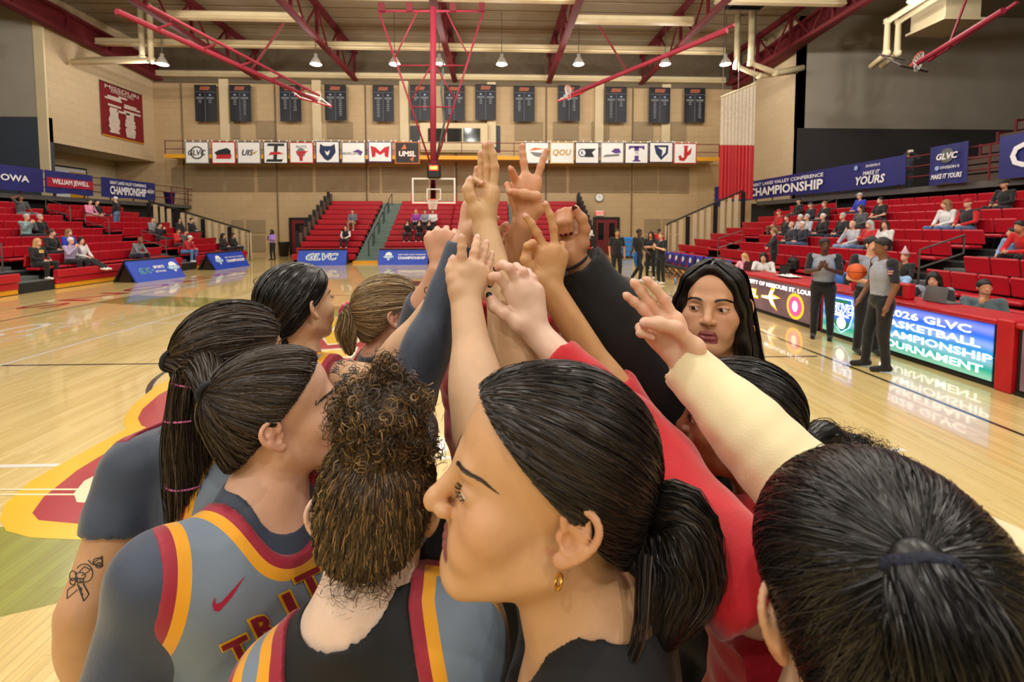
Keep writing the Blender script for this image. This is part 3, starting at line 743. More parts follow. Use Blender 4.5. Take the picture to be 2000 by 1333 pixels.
for k, (x0, x1, y0, y1) in enumerate([(380, 425, 167, 238), (448, 492, 167, 238), (546, 590, 167, 238), (634, 678, 167, 236), (728, 770, 168, 238), (801, 841, 167, 236), (867, 908, 168, 236), (928, 969, 166, 235), (1003, 1044, 169, 238), (1090, 1132, 168, 237), (1182, 1223, 171, 240), (1267, 1308, 172, 241), (1336, 1376, 173, 240)]):
    pa, pb = WY(x0, y0, 30.6), WY(x1, y1, 30.6); w, h = pb[0]-pa[0], pa[2]-pb[2]
    lb = ['first', 'second', 'third', 'fourth', 'fifth', 'sixth', 'seventh', 'eighth', 'ninth', 'tenth', 'eleventh', 'twelfth', 'last'][k]
    t = empty('honor_banner', ((pa[0]+pb[0])/2, 30.55, pb[2]), '%s tall black honor banner from the left wall, high on the far wall' % lb, 'banner', 'black honor banners')
    n = 5; _m = MB().add([(w*(i/n-.5), .03*math.sin(i*1.7+k), h*j) for i in range(n+1) for j in (0, 1)], [[2*i, 2*i+2, 2*i+3, 2*i+1] for i in range(n)]); sh = _m.build('sheet', NBK, t, smooth=True)
    MB().cyl((-w/2, 0, h), (w/2, 0, h), .03, n=6).build('top_bar', BLACK, t)
    for sx in (-1, 1): MB().cyl((sx*w*.4, 0, h), (sx*w*.4, .22 if k in (7, 11) else .44, h), .02, n=6).build('wall_bracket', BLACK, t)
    m = MB(); m.flat((0, -.05, h*.91), (1, 0, 0), (0, 0, 1), [(-w*.25, -h*.05), (w*.2, -h*.05), (w*.25, h*.05), (-w*.2, h*.06)], 0)
    m.box((0, -.05, h*.40), (.02, .01, h*.78), 1); m.box((0, -.05, h*.81), (w*.95, .01, .02), 1)
    for sx in (-1, 1):
        m.box((sx*w*.23, -.05, h*.73), (.12, .01, .08), 2)
        ln = random.randint(1, 9)
        for q in range(2): m.box((sx*w*.23, -.05, h*(.66-.03*q)), (w*.34, .01, .05), 1)
        for q in range(ln): m.box((sx*w*.23, -.05, h*(.58-.055*q)), (w*(.10+.05*random.random()), .01, .06), 1)
    m.build('print', [TAN, SILV, LBL], sh)
# square conference banners on the walkway rail
BC = {'k': MT('print_black', (30, 30, 32), .6), 'r': MT('print_red', (186, 26, 40), .6), 'n': MT('print_navy', (26, 40, 84), .6), 'g': MT('print_gold', (196, 150, 60), .6), 'p': MT('print_purple', (84, 50, 130), .6), 'o': MT('print_orange', (206, 110, 50), .6), 'a': MT('print_grey', (120, 120, 124), .6)}
def sq(k, px0, px1, py0, py1, bcol, lbl, fn, bg=WHITE):
    y = 29.43; pa, pb = WY(px0, py0, y), WY(px1, py1, y); w, h = pb[0]-pa[0], pa[2]-pb[2]
    t = empty('team_banner', ((pa[0]+pb[0])/2, y, (pa[2]+pb[2])/2), lbl, 'banner', 'square team banners')
    MB().b2(np.array([-w/2, -.02, -h/2]), np.array([w/2, .02, h/2])).build('border', BC[bcol], t)
    MB().b2(np.array([-w*.46, -.03, -h*.46]), np.array([w*.46, -.02, h*.46])).build('sheet', bg, t); sh = COL.objects[-1]
    for q in range(4): MB().b2(np.array([w*(-.47+.313*q)-.03, -.03, h/2]), np.array([w*(-.47+.313*q)+.03, .03, h/2+.10])).build('clip', WHITE, t)
    m = MB(); fn(m, w, h); m.build('emblem', list(BC.values())+[WHITE], sh)
X, Z, O3 = np.array([1., 0, 0]), np.array([0, 0, 1.]), np.array([0, -.034, 0])
ck = {c: i for i, c in enumerate(BC)}; ck['w'] = 7
def F(pts, c, l=0.): return lambda m, w, h: m.flat(O3, X, Z, [(x*w, y*h) for x, y in pts], ck[c], l)
def T(s, c, sz, x=0, y=0, sh=0., fit=None, l=.004, b=.03): return lambda m, w, h: m.text(s, O3+X*x*w+Z*y*h, X, Z, sz*h, ck[c], bold=b, shear=sh, lift=l, fit=fit*w if fit else None)
def D(c, x, y, r, l=0., ry=None): return lambda m, w, h: m.disc(O3+X*x*w+Z*y*h, X, Z, r*h, ck[c], lift=l, ry=ry*h if ry else None)
def S(*fs):
    def g(m, w, h):
        for f in fs: f(m, w, h)
    return g
ICON = S(F([(-.35, .3), (.35, .3), (.38, .42), (-.3, .42)], 'k'), F([(-.1, -.3), (.05, -.3), (.1, .3), (-.05, .3)], 'k'), F([(-.4, -.42), (.25, -.42), (.3, -.3), (-.35, -.3)], 'k'), F([(-.3, -.12), (.35, -.05), (.1, .05), (-.2, .02)], 'r', .003))
SHIELD = [(-.3, .35), (.3, .35), (.28, -.05), (0, -.38), (-.22, -.05)]
SQ = [(361, 409, 277, 320, 'a', 'white square banner with a black ringed GLVC mark', S(D('k', 0, 0, .3), D('w', 0, 0, .24, .002), T('GLVC', 'k', .34, sh=.2, fit=.75, l=.006)), WHITE),
      (413, 461, 277, 320, 'r', 'red edged white banner with a dark animal over red lettering', S(F([(-.38, .0), (-.2, .12), (.15, .22), (.3, .1), (.3, -.12), (-.3, -.12)], 'k'), F([(-.32, -.28), (.3, -.28), (.34, -.08), (-.28, -.1)], 'r', .004)), WHITE),
      (463, 510, 277, 320, 'a', 'white square banner reading UIS', S(T('UIS', 'k', .36, x=-.05, sh=.3), F([(.15, 0), (.4, .1), (.2, -.1)], 'g', .005)), WHITE),
      (514, 563, 277, 320, 'k', 'white square banner with a slanted black letter I', ICON, WHITE),
      (565, 613, 278, 319, 'r', 'red edged banner with a red and grey crest', S(D('a', -.02, .0, .22), F([(-.25, .05), (.3, .08), (.05, -.1), (.05, -.4), (-.08, -.4), (-.1, -.1)], 'r', .003), T('PILOTS', 'a', .16, y=.28)), WHITE),
      (616, 664, 276, 319, 'n', 'navy edged banner with a navy animal head', S(F([(-.3, .38), (-.15, .28), (.15, .28), (.3, .38), (.34, 0), (.15, -.3), (0, -.4), (-.15, -.3), (-.34, 0)], 'n'), F([(-.12, .08), (-.02, .0), (.1, .1), (.05, -.1), (0, -.16), (-.06, -.1)], 'w', .003)), WHITE),
      (667, 714, 278, 319, 'a', 'white banner with a small purple and grey wordmark', S(F([(-.05, .05), (.2, .16), (.4, .05), (.3, -.15), (.15, .0)], 'p'), T('BEARCATS', 'a', .16, x=-.1, y=-.04, fit=.7)), WHITE),
      (719, 766, 277, 317, 'p', 'white banner with a big red letter M', F([(-.4, .3), (-.18, .22), (0, .02), (.18, .22), (.4, .3), (.34, -.28), (.2, -.22), (.18, -.02), (0, -.16), (-.18, -.02), (-.2, -.22), (-.34, -.28)], 'r'), WHITE),
      (771, 820, 277, 320, 'o', 'black orange edged banner reading UMSL', S(T('UMSL', 'o', .32, y=-.05, sh=.1, b=.06, l=.003), T('UMSL', 'w', .32, y=-.05, sh=.1, l=.006), F([(-.25, .15), (-.1, .4), (-.02, .18)], 'o'), F([(.1, -.3), (.22, -.4), (.28, -.15)], 'o')), BLACK),
      (1025, 1072, 278, 320, 'a', 'white banner half hidden by the raised fingers with a green and orange mark', S(F([(-.35, .1), (-.1, .25), (.3, .2), (.1, .15)], 'o'), F([(-.3, .05), (.3, .0), (.1, -.2), (-.1, -.15)], 'a')), WHITE),
      (1074, 1121, 278, 320, 'g', 'gold edged white banner with slanted gold letters', T('QOU', 'g', .38, sh=.2, fit=.78), WHITE),
      (1123, 1170, 278, 320, 'n', 'white banner with a blue disc and black wedge mark', S(F([(-.1, .2), (.38, .2), (.2, .02), (.3, -.2), (-.1, -.2)], 'k'), D('n', -.2, 0, .2, .003), D('w', -.2, 0, .15, .004), T('R', 'n', .2, x=-.2, l=.006)), WHITE),
      (1173, 1218, 278, 319, 'a', 'pale banner with a slanted purple grey wordmark', S(F([(-.05, .05), (.1, .2), (.3, .2), (.38, .0), (.15, -.05)], 'p'), F([(-.4, -.22), (.3, -.16), (.32, -.06), (-.3, -.1)], 'a', .003)), WHITE),
      (1220, 1266, 279, 320, 'k', 'white banner with a purple letter T', S(F([(-.33, .35), (.33, .35), (.33, .15), (.2, .25), (-.2, .25), (-.33, .15)], 'p'), F([(-.1, .3), (.1, .3), (.08, -.3), (.2, -.4), (-.2, -.4), (-.08, -.3)], 'p'), F([(-.2, .1), (.2, .1), (.2, -.12), (-.2, -.12)], 'w', .004), T('TS', 'a', .16, l=.006)), WHITE),
      (1268, 1314, 278, 318, 'n', 'lavender tinted banner with a navy shield mark', S(F(SHIELD, 'n'), F([(-.15, .25), (.2, .25), (.18, 0), (.02, -.2), (.05, .1)], 'w', .003)), WHITE),
      (1316, 1360, 280, 320, 'r', 'white banner with a red letter J', S(F([(-.1, .38), (.15, .38), (.1, .3), (.08, -.2), (-.05, -.38), (-.25, -.35), (-.3, -.12), (-.18, -.1), (-.15, -.22), (-.06, -.2), (-.05, .3)], 'r'), F([(.08, .05), (.28, .3), (.24, -.02), (.08, -.15)], 'r')), WHITE)]
for k, (x0, x1, y0, y1, c, lb, fn, bg) in enumerate(SQ): sq(k, x0, x1, y0, y1, c, lb, fn, bg)

# striped roll curtain at the right wall
t = empty('divider_curtain', (0, 24.4, 0), 'tall cream and red divider curtain hanging by the right wall', 'curtain')
pa, pb = WY(1408, 190, 24.4), WY(1476, 163, 24.4); zr = WY(1440, 284, 24.4)[2]; n = 40
v = []; f = []
for i in range(n+1):
    u = i/n; xx = pa[0]+(pb[0]-pa[0])*u; yy = .12*math.sin(u*60)*(.6+.4*math.sin(u*7)); zt = pa[2]+(pb[2]-pa[2])*u
    v += [(xx, yy, 3.4), (xx, yy, zr), (xx, yy*.8, zr+.02), (xx, yy*.5, zt)]
q = [[4*i, 4*i+4, 4*i+5, 4*i+1] for i in range(n)]; q2 = [[4*i+2, 4*i+6, 4*i+7, 4*i+3] for i in range(n)]
MB().add([p for i in range(n+1) for p in v[4*i:4*i+2]], [[2*i, 2*i+2, 2*i+3, 2*i+1] for i in range(n)]).build('lower_cloth', MT('red_curtain_vinyl', (196, 20, 30), .5), t, smooth=True)
MB().add([p for i in range(n+1) for p in v[4*i+2:4*i+4]], [[2*i, 2*i+2, 2*i+3, 2*i+1] for i in range(n)]).build('upper_cloth', MT('cream_curtain_mesh', (222, 208, 186), .7), t, smooth=True)
MB().cyl((pa[0], 0, pa[2]), (pb[0], 0, pb[2]), .05, n=8).build('top_bar', CREAMST, t)
for u in (.05, .5, .95): MB().cyl((pa[0]+(pb[0]-pa[0])*u, 0, pa[2]+(pb[2]-pa[2])*u), (pa[0]+(pb[0]-pa[0])*u, 0, 13.6), .02, n=6).build('hanger_line', STEEL, t)
# folded upper stand at the right concourse
UPB = MT('dark_folded_bench', (84, 66, 56), .7); UPR = MT('dark_red_edge', (96, 20, 28), .6)
t = empty('folded_bleacher', (19.6, 14, 3.3), 'dark folded upper bleachers stepping up at the right edge', 'bleachers')
for i in range(11):
    MB().b2(np.array([.26*i, -8, .42*i]), np.array([.26*i+.6, 6.4-.42*i, .42*i+.34]), bev=.02).build('bench_board', UPB, t)
    MB().b2(np.array([.26*i-.02, 6.4-.42*i, .42*i-.05]), np.array([.26*i+.6, 6.5-.42*i, .42*i+.45])).build('end_cap', UPR, t)
MB().b2(np.array([3.4, -8, 0]), np.array([5, 1.5, 4.6])).build('core', DARK, t)
# ================================================================== BASKETS
GLASS = bpy.data.materials.new('backboard_glass'); GLASS.use_nodes = True
_b = GLASS.node_tree.nodes['Principled BSDF']; _b.inputs['Transmission Weight'].default_value = 1; _b.inputs['Roughness'].default_value = .02; _b.inputs['IOR'].default_value = 1.02; _b.inputs['Base Color'].default_value = (.97, 1, .98, 1)
RIM = MT('orange_rim', (222, 58, 30), .4); PADR = MT('red_board_pad', (196, 22, 26), .6); NETM = MT('white_net_cord', (236, 232, 226), .8)
def board_parts(t, R=np.eye(3), o=np.zeros(3), net=True, paint_m=WHITE, glass=GLASS, pad=PADR):
    """board in the local XZ plane facing -Y; o: rim-height board base centre"""
    def bx(m, c, d, bev=0.): m.box(o+R@np.array(c, float), d, R=R, bev=bev); return m
    bx(MB(), (0, 0, .53), (1.74, .012, .99)).build('glass', glass, t)
    m = MB()
    for c, d in (((0, 0, 1.04), (1.83, .04, .07)), ((0, 0, .03), (1.83, .04, .07)), ((-.88, 0, .53), (.07, .04, .95)), ((.88, 0, .53), (.07, .04, .95))): bx(m, c, d)
    m.build('board_frame', paint_m, t)
    m = MB()
    for c, d in (((0, -.01, .60), (.61, .006, .05)), ((-.28, -.01, .38), (.05, .006, .4)), ((.28, -.01, .38), (.05, .006, .4)), ((0, -.01, .17), (.61, .006, .05))): bx(m, c, d)
    m.build('target_square', paint_m, t)
    m = MB(); bx(m, (0, .01, -.03), (1.88, .08, .06), .02); bx(m, (-.93, .01, .2), (.05, .08, .44), .02); bx(m, (.93, .01, .2), (.05, .08, .44), .02); m.build('edge_pad', pad, t)
    c = np.array([0, -.38, .15]); ri = MB(); ri.tube([o+R@(c+[.225*math.cos(a), .225*math.sin(a), 0]) for a in np.linspace(0, 2*math.pi, 20, False)], .012, 6, closed=True)
    bx(ri, (0, -.08, .13), (.18, .16, .06)); ri.build('rim', RIM, t)
    nm = MB()
    for k in range(12):
        for d in (1, -1):
            pts = []
            for j in range(6):
                u = j/5; a = 2*math.pi*(k/12)+d*u*1.4; r = .225-.10*u+.03*u*u
                pts.append(o+R@(c+[r*math.cos(a), r*math.sin(a), 0])+np.array([0, 0, -.42*u]) if net else o+R@(c+[r*math.cos(a), r*math.sin(a), -.42*u]))
            nm.tube(pts, .008, 4)
    nm.build('net', NETM, t)
BX, BY = WY(847.5, 395, 19.5)[0], 19.5
t = empty('basketball_hoop', (BX, BY, 2.9), 'glass backboard basket hanging from the roof mast at the far end', 'hoop')
board_parts(t)
P3 = lambda px, py, y: WY(px, py, y)-np.array([BX, BY, 2.9])
for n_, a, b, r in (('mast', (846, 352, 19.7), (846, 15, 19.9), .13), ('mast', (846, 398, 19.65), (846, 330, 19.7), .12), ('cross_bar', (737, 22, 19.9), (946, 22, 19.9), .05),
                    ('side_strut', (740, 22, 19.9), (840, 318, 19.8), .04), ('side_strut', (944, 22, 19.9), (852, 318, 19.8), .04), ('cross_bar', (776, 128, 19.9), (912, 128, 19.9), .03), ('cross_bar', (806, 209, 19.9), (886, 209, 19.9), .03),
                    ('cross_brace', (770, 115, 19.9), (815, 23, 19.9), .03), ('cross_brace', (915, 110, 19.9), (872, 23, 19.9), .03), ('cross_brace', (803, 197, 19.9), (842, 128, 19.9), .03), ('cross_brace', (890, 197, 19.9), (850, 128, 19.9), .03)):
    MB().cyl(P3(*a), P3(*b), r, n=10).build(n_, PINKST, t, smooth=True)
for px in (745, 800, 885, 941): MB().box(P3(px, 15, 19.9), (.25, .2, .35)).build('hanger', REDST, t)
MB().tube([P3(866, 120, 20.0), P3(862, 180, 20.0), P3(868, 240, 20), P3(850, 320, 19.9)], .05, 6).build('power_cable', GREY, t, smooth=True)
ck_ = empty('shot_clock', WY(847.5, 334, 19.35), 'black shot clock with glowing red digits above the far backboard', 'shot clock')
MB().box((0, .05, 0), (.58, .22, .62), bev=.06).build('casing', BLACK, ck_)
MB().box((0, -.08, .12), (.36, .02, .20)).build('display', MT('clock_red', (255, 40, 20), .4, emit=5., var=0), ck_)
MB().text('0:00', (0, -.092, .12), (1, 0, 0), (0, 0, 1), .17, bold=.02).build('lettering', MT('clock_amber', (255, 170, 60), .4, emit=8., var=0), ck_)
MB().box((0, .05, .36), (.2, .16, .14)).build('bracket', REDST, ck_)
# folded side baskets
def folded(px_arm0, px_arm1, y0, y1, lbl, sgn, py0, py1, bx_, ang, pm=WHITE, pad=PADR, gl=GLASS):
    a, b = WY(px_arm0, py0, y0), WY(px_arm1, py1, y1)
    t = empty('basketball_hoop', b, lbl, 'hoop', 'side baskets folded under the roof')
    d = a-b
    MB().cyl(d*0, d, .10, n=8).build('folding_arm', PINKST, t); MB().cyl(d*.05+[.45, 0, .1], d*.96+[.6, 0, .35], .06, n=8).build('folding_arm', PINKST, t)
    for k in range(5): MB().cyl(d*(.15+.18*k), d*(.15+.18*k)+[.5, 0, .18], .04, n=6).build('tie_bar', PINKST, t)
    MB().cyl(d*.45, d*.45+[sgn*1.2, .5, 2.2], .05, n=6).build('hanger_rod', REDST, t)
    board_parts(t, Rz(bx_)@Rx(ang), np.array([0, 0, -.1]), True, pm, gl, pad)
GRN = MT('pale_green_board_paint', (150, 220, 190), .5)
folded(228, 618, 15.0, 24.3, 'folded side basket hanging under the left trusses with a pink arm', 1, 22, 196, 1.0, -1.0)
folded(1420, 1112, 17.0, 24.0, 'folded side basket hanging under the right trusses with a pink arm', -1, 60, 186, -1.0, -1.0)
DKB = MT('dim_board_paint', (70, 58, 56), .6)
folded(1960, 1785, 14.5, 18.0, 'dark folded basket high in front of the right grey wall', 1, 20, 128, .35, -.85, DKB, DKB)

# ================================================================== SIGNS, TABLES
def a_frame(p0, p1, H, Dp, lbl, fn):
    """panel board: p0,p1 front bottom corners (world xy), leaning back"""
    p0, p1 = np.array([*p0, 0.]), np.array([*p1, 0.]); ux = unit(p1-p0); back = np.array([-ux[1], ux[0], 0]); w = np.linalg.norm(p1-p0)
    o = (p0+p1)/2; t = empty('sign_board', o, lbl, 'sign', 'blue A-frame court boards')
    top = back*Dp/2+np.array([0, 0, H]); uy = unit(top); nn = np.cross(ux, uy)
    th = .07
    q = [-ux*w/2, ux*w/2, ux*w/2+top, -ux*w/2+top]
    fp = MB().prism(q, -nn*th).build('front_panel', BLUE, t)
    q2 = [-ux*w/2+back*Dp, ux*w/2+back*Dp, ux*w/2+top, -ux*w/2+top]; n2 = np.cross(ux, unit(top-back*Dp))
    MB().prism(q2, n2*th).build('back_panel', BLACK, t)
    L = np.linalg.norm(top); m = MB(); fn(m, uy*L*.52+nn*.006, ux, uy, w, L); m.split([WTXT, LGRN, LCY, BLUE], fp)
    for sx in (-1, 1): MB().prism([sx*ux*w/2*.98+back*Dp*.2, sx*ux*w/2*.98+back*Dp*.8, sx*ux*w/2*.98+top*.9], -sx*ux*.04).build('end_gusset', BLACK, t)
LGRN, LCY = MT('print_pale_green', (120, 196, 170), .6), MT('print_cyan', (120, 180, 222), .6)
def s_ball(m, o, ux, uy, r): m.disc(o+uy*r*.25, ux, uy, r*.62, 0, lift=.004); m.disc(o-uy*r*.1, ux, uy, r, 2, ry=r*.35, lift=.006); m.text('GLVC', o-uy*r*.1, ux, uy, r*.55, 0, bold=.03, shear=.2, lift=.01); m.flat(o, ux, uy, [(-r*.3, -r*.5), (r*.3, -r*.5), (0, -r*.85)], 0, .005)
def f_champ(m, o, ux, uy, w, h):
    s_ball(m, o-ux*w*.3, ux, uy, h*.3); m.text('CHAMPIONSHIP', o+ux*w*.17-uy*h*.1, ux, uy, h*.22, 0, bold=.04, fit=w*.56, lift=.004); m.text('GREAT LAKES VALLEY CONFERENCE', o+ux*w*.17+uy*h*.1, ux, uy, h*.1, 0, bold=.02, fit=w*.56, lift=.004)
def f_net(m, o, ux, uy, w, h):
    m.text('GLVC', o-ux*w*.24-uy*h*.06, ux, uy, h*.34, 1, bold=.05, shear=.25, fit=w*.22, lift=.004); m.text('GLVC', o-ux*w*.24-uy*h*.06, ux, uy, h*.34, 3, bold=.0, shear=.25, fit=w*.2, lift=.008)
    m.disc(o-ux*w*.1-uy*h*.06, ux, uy, h*.03, 1, lift=.004); m.text('SPORTS', o+ux*w*.06+uy*h*.06, ux, uy, h*.17, 0, bold=.04, fit=w*.22, lift=.004); m.text('NETWORK', o+ux*w*.06-uy*h*.14, ux, uy, h*.13, 0, bold=.01, fit=w*.22, lift=.004); s_ball(m, o+ux*w*.36, ux, uy, h*.28)
def f_glvc(m, o, ux, uy, w, h):
    m.text('GLVC', o, ux, uy, h*.52, 1, bold=.085, shear=.3, fit=w*.68, lift=.004); m.text('GLVC', o, ux, uy, h*.52, 0, bold=.06, shear=.3, fit=w*.655, lift=.008); m.text('GLVC', o, ux, uy, h*.5, 3, bold=.0, shear=.3, fit=w*.61, lift=.012)
g = lambda px, py: WZ(px, py)[:2]
a_frame(g(268, 553), g(363, 541), .78, 1.0, 'blue board reading SPORTS NETWORK in front of the left stand', f_net)
a_frame(g(424, 528), g(488, 519), .78, .9, 'blue CHAMPIONSHIP board at the far end of the left stand', f_champ)
a_frame(g(579, 519.5), g(675, 518.5), .80, .8, 'blue board with big italic GLVC lettering before the far benches', f_glvc)
a_frame(g(738, 518), g(835, 517.5), .80, .8, 'blue CHAMPIONSHIP board facing the court before the far benches', f_champ)
a_frame(g(1040, 518), g(1141, 518), .80, .8, 'blue board mostly hidden behind the raised hands', f_champ)

# LED boards and the scorer table along X = 6
LX = 6.0
def led_brown():
    m = MT('led_brown_screen', (92, 70, 76), .3, emit=.75, var=.45, scale=2.2); return m
def led_grad():
    m = bpy.data.materials.new('led_blue_green_screen'); m.use_nodes = True; nt = m.node_tree; N = nt.nodes; L = nt.links; b = N['Principled BSDF']
    tc = N.new('ShaderNodeTexCoord'); sp = N.new('ShaderNodeSeparateXYZ'); L.new(tc.outputs['Generated'], sp.inputs[0])
    cr = N.new('ShaderNodeValToRGB'); L.new(sp.outputs[2], cr.inputs[0]); e = cr.color_ramp.elements
    e[0].position = .12; e[0].color = (*lin((30, 150, 120)), 1); e[1].position = .85; e[1].color = (*lin((40, 84, 216)), 1)
    x = e.new(.45); x.color = (*lin((36, 130, 190)), 1)
    wv = N.new('ShaderNodeTexWave'); L.new(tc.outputs['Object'], wv.inputs[0]); wv.bands_direction = 'Z'; wv.inputs['Scale'].default_value = 1.6; wv.inputs['Distortion'].default_value = 1.5
    mx = N.new('ShaderNodeMix'); mx.data_type = 'RGBA'; mx.blend_type = 'SCREEN'; mx.inputs[0].default_value = .15; L.new(cr.outputs[0], mx.inputs[6]); L.new(wv.outputs[0], mx.inputs[7])
    L.new(mx.outputs[2], b.inputs['Base Color']); L.new(mx.outputs[2], b.inputs['Emission Color']); b.inputs['Emission Strength'].default_value = .95; b.inputs['Roughness'].default_value = .3
    return m
def lm(n, c, e=1.2): return MT('led_'+n, c, .3, emit=e, var=0)
LW, LG, LO, LB, LGN, LPK, LCYN = lm('white', (245, 248, 255), 1.5), lm('gold', (236, 180, 40), .9), lm('blush', (250, 226, 214), 1.3), lm('blue', (36, 96, 200), .8), lm('green', (20, 120, 80), .7), lm('rose', (200, 80, 140), .8), lm('cyan', (190, 225, 255), 1.0)
REDTB = MT('red_table_edge', (186, 18, 34), .45)
def led(y0, y1, lbl, scr, fn):
    t = empty('led_board', (LX, (y0+y1)/2, 0), lbl, 'LED board', 'courtside LED boards'); w = y1-y0
    MB().b2(np.array([0, -w/2, .05]), np.array([.10, w/2, .80])).build('casing', BLACK, t)
    MB().b2(np.array([-.012, -w/2+.04, .07]), np.array([-.0, w/2-.04, .76])).build('screen', scr, t); sc_ = COL.objects[-1]
    MB().b2(np.array([-.05, -w/2-.02, .77]), np.array([.62, w/2+.02, .84]), bev=.02).build('table_top', REDTB, t)
    MB().b2(np.array([-.02, -w/2, .0]), np.array([.12, w/2, .05])).build('kick_strip', BLACK, t)
    m = MB(); fn(m, np.array([-.016, 0, .415]), np.array([0, -1., 0]), np.array([0, 0, 1.]), w, .69); m.split([LW, LG, LO, LB, LGN, LPK, LCYN], sc_)
    return t
def f_umsl(m, o, ux, uy, w, h):
    m.text('UNIVERSITY OF MISSOURI ST. LOUIS', o+uy*h*.36, ux, uy, h*.17, 0, bold=.03, fit=w*.9, lift=.003)
    c = o-ux*w*.27-uy*h*.02
    m.text('UMSL', c, ux, uy, h*.36, 1, bold=.10, shear=.1, fit=w*.26, lift=.003); m.text('UMSL', c, ux, uy, h*.34, 2, bold=.02, shear=.1, fit=w*.23, lift=.006)
    tr = [(-.1, .02), (.1, .04), (.16, .16), (.3, .2), (.2, .08), (.42, .04), (.22, 0), (.34, -.16), (.18, -.1), (.12, -.02), (-.1, -.02)]
    c = o-ux*w*.06-uy*h*.06
    m.flat(c, ux, uy, [(x*w*.45, y*h*2.1) for x, y in tr], 1, .003); m.flat(c, ux, uy, [(x*w*.38+.015, y*h*1.5) for x, y in tr], 2, .006)
    c = o+ux*w*.28-uy*h*.1          # plain round gold and rose patch
    m.disc(c, ux, uy, h*.38, 1, lift=.003, n=24); m.disc(c, ux, uy, h*.29, 5, lift=.006, n=24); m.disc(c, ux, uy, h*.12, 2, lift=.009, n=20, ry=h*.16)
def f_tour(m, o, ux, uy, w, h):
    for k, s in enumerate(('2026 GLVC', 'BASKETBALL', 'CHAMPIONSHIP', 'TOURNAMENT')):
        m.text(s, o+ux*w*.19+uy*h*(.34-.225*k), ux, uy, h*.20, 0, bold=.025, fit=w*(.42, .50, .60, .53)[k], lift=.003)
    c = o-ux*w*.33
    sh = [(-.32, .42), (.32, .42), (.36, .0), (.26, -.28), (0, -.46), (-.26, -.28), (-.36, .0)]
    m.flat(c, ux, uy, [(x*h, y*h) for x, y in sh], 6, .003); m.flat(c, ux, uy, [(x*h*.9, y*h*.92) for x, y in sh], 3, .005); m.flat(c+uy*-h*.2, ux, uy, [(-.28*h, .05*h), (.28*h, .05*h), (.2*h, -.1*h), (0, -.2*h), (-.2*h, -.1*h)], 4, .007)
    m.disc(c-uy*h*.2, ux, uy, h*.15, 0, lift=.009); m.flat(c+uy*h*.33, ux, uy, [(-.2*h, .03*h), (.22*h, .05*h), (.2*h, -.03*h), (-.2*h, -.04*h)], 4, .009)
    m.text('GLVC', c+uy*h*.16, ux, uy, h*.3, 0, bold=.10, shear=.2, fit=h*.8, lift=.010); m.text('GLVC', c+uy*h*.16, ux, uy, h*.28, 3, bold=.01, shear=.2, fit=h*.68, lift=.013)
    m.text('BASKETBALL', c-uy*h*.01, ux, uy, h*.09, 0, bold=.05, fit=h*.5, lift=.011)
yA = yat(1437, LX); yB = yat(1612, LX); yC = yat(1962, LX)
led(yB+.06, yA, 'courtside LED board lit brown reading UNIVERSITY OF MISSOURI', led_brown(), f_umsl)
led(yC, yB, 'bright blue green LED board reading 2026 TOURNAMENT', led_grad(), f_tour)
led(yC-3.1, yC-.22, 'dim LED board cut off past the red post', led_brown(), lambda m, o, ux, uy, w, h: m.text('UMSL', o, ux, uy, h*.3, 0, fit=w*.3))
MB().b2(np.array([LX-.06, yC-.2, 0]), np.array([LX+.64, yC-.02, .86]), bev=.02).build('table_post', REDTB, bpy.data.objects['led_board.001'], loc=(-LX, -(yC+yB)/2, 0))
MB().b2(np.array([LX+.02, yB-.05, 0]), np.array([LX+.5, yB+.06, .80])).build('table_post', REDTB, bpy.data.objects['led_board'], loc=(-LX, -(yA+yB+.06)/2, 0))
# small score panel standing on the table
t = empty('score_panel', (LX+.2, yat(1722, LX+.2), .84), 'red edged black score panel with a small digit on the table', 'score panel')
MB().b2(np.array([-.03, -.55, 0]), np.array([.10, .55, .24]), bev=.02).build('casing', REDTB, t); MB().b2(np.array([-.035, -.45, .04]), np.array([-.03, .3, .20])).build('face', BLACK, t)
MB().text('30', (-.038, -.0, .12), (0, -1, 0), (0, 0, 1), .12, bold=.02).build('lettering', MT('score_grey', (150, 156, 150), .5), t)
# plain white side table farther along, with papers
t = empty('folding_table', (6.9, 12.6, 0), 'white topped folding table beyond the LED boards', 'table')
MB().b2(np.array([-.75, -1.1, .70]), np.array([.2, 1.1, .74]), bev=.01).build('table_top', MT('table_laminate', (206, 190, 168), .5), t)
for sx in (-.65, .1):
    for sy in (-1, 1): MB().cyl((sx, sy, 0), (sx, sy, .7), .02, n=6).build('leg', STEEL, t)
# small things on the tables
def laptop(x, y, z, rz, lbl, mat):
    t = empty('laptop', (x, y, z), lbl, 'laptop', None, rz)
    MB().b2(np.array([-.17, -.12, 0]), np.array([.17, .12, .018]), bev=.006).build('base', mat, t); MB().box((0, .12, .12), (.34, .012, .23), R=Rx(.2), bev=.004).build('lid', mat, t); MB().box((0, .11, .12), (.31, .004, .19), R=Rx(.2)).build('screen', GLASSD, t)
laptop(6.35, yat(1472, 6.35), .84, math.pi/2, 'dark red laptop open before the dark haired woman in white', MT('laptop_maroon', (60, 20, 26), .4))
laptop(6.45, yat(1545, 6.45), .84, math.pi/2, 'black laptop lying beside the woman referee', BLACK)
laptop(6.5, yat(1850, 6.5), .84, math.pi/2, 'grey laptop on the red table edge before the plaid man', GREY)
def cup(name, x, y, z, r, h, mat, lbl, lid=None):
    t = empty(name, (x, y, z), lbl, name.split('_')[-1]); MB().lathe([(0, 0), (r*.85, 0), (r, h*.9), (r*.9, h), (0, h)], n=14).build('body', mat, t, smooth=True); MB().lathe([(0, h), (r*.6, h), (r*.55, h*1.15), (0, h*1.15)], n=12).build('cap', lid or WHITE, t)
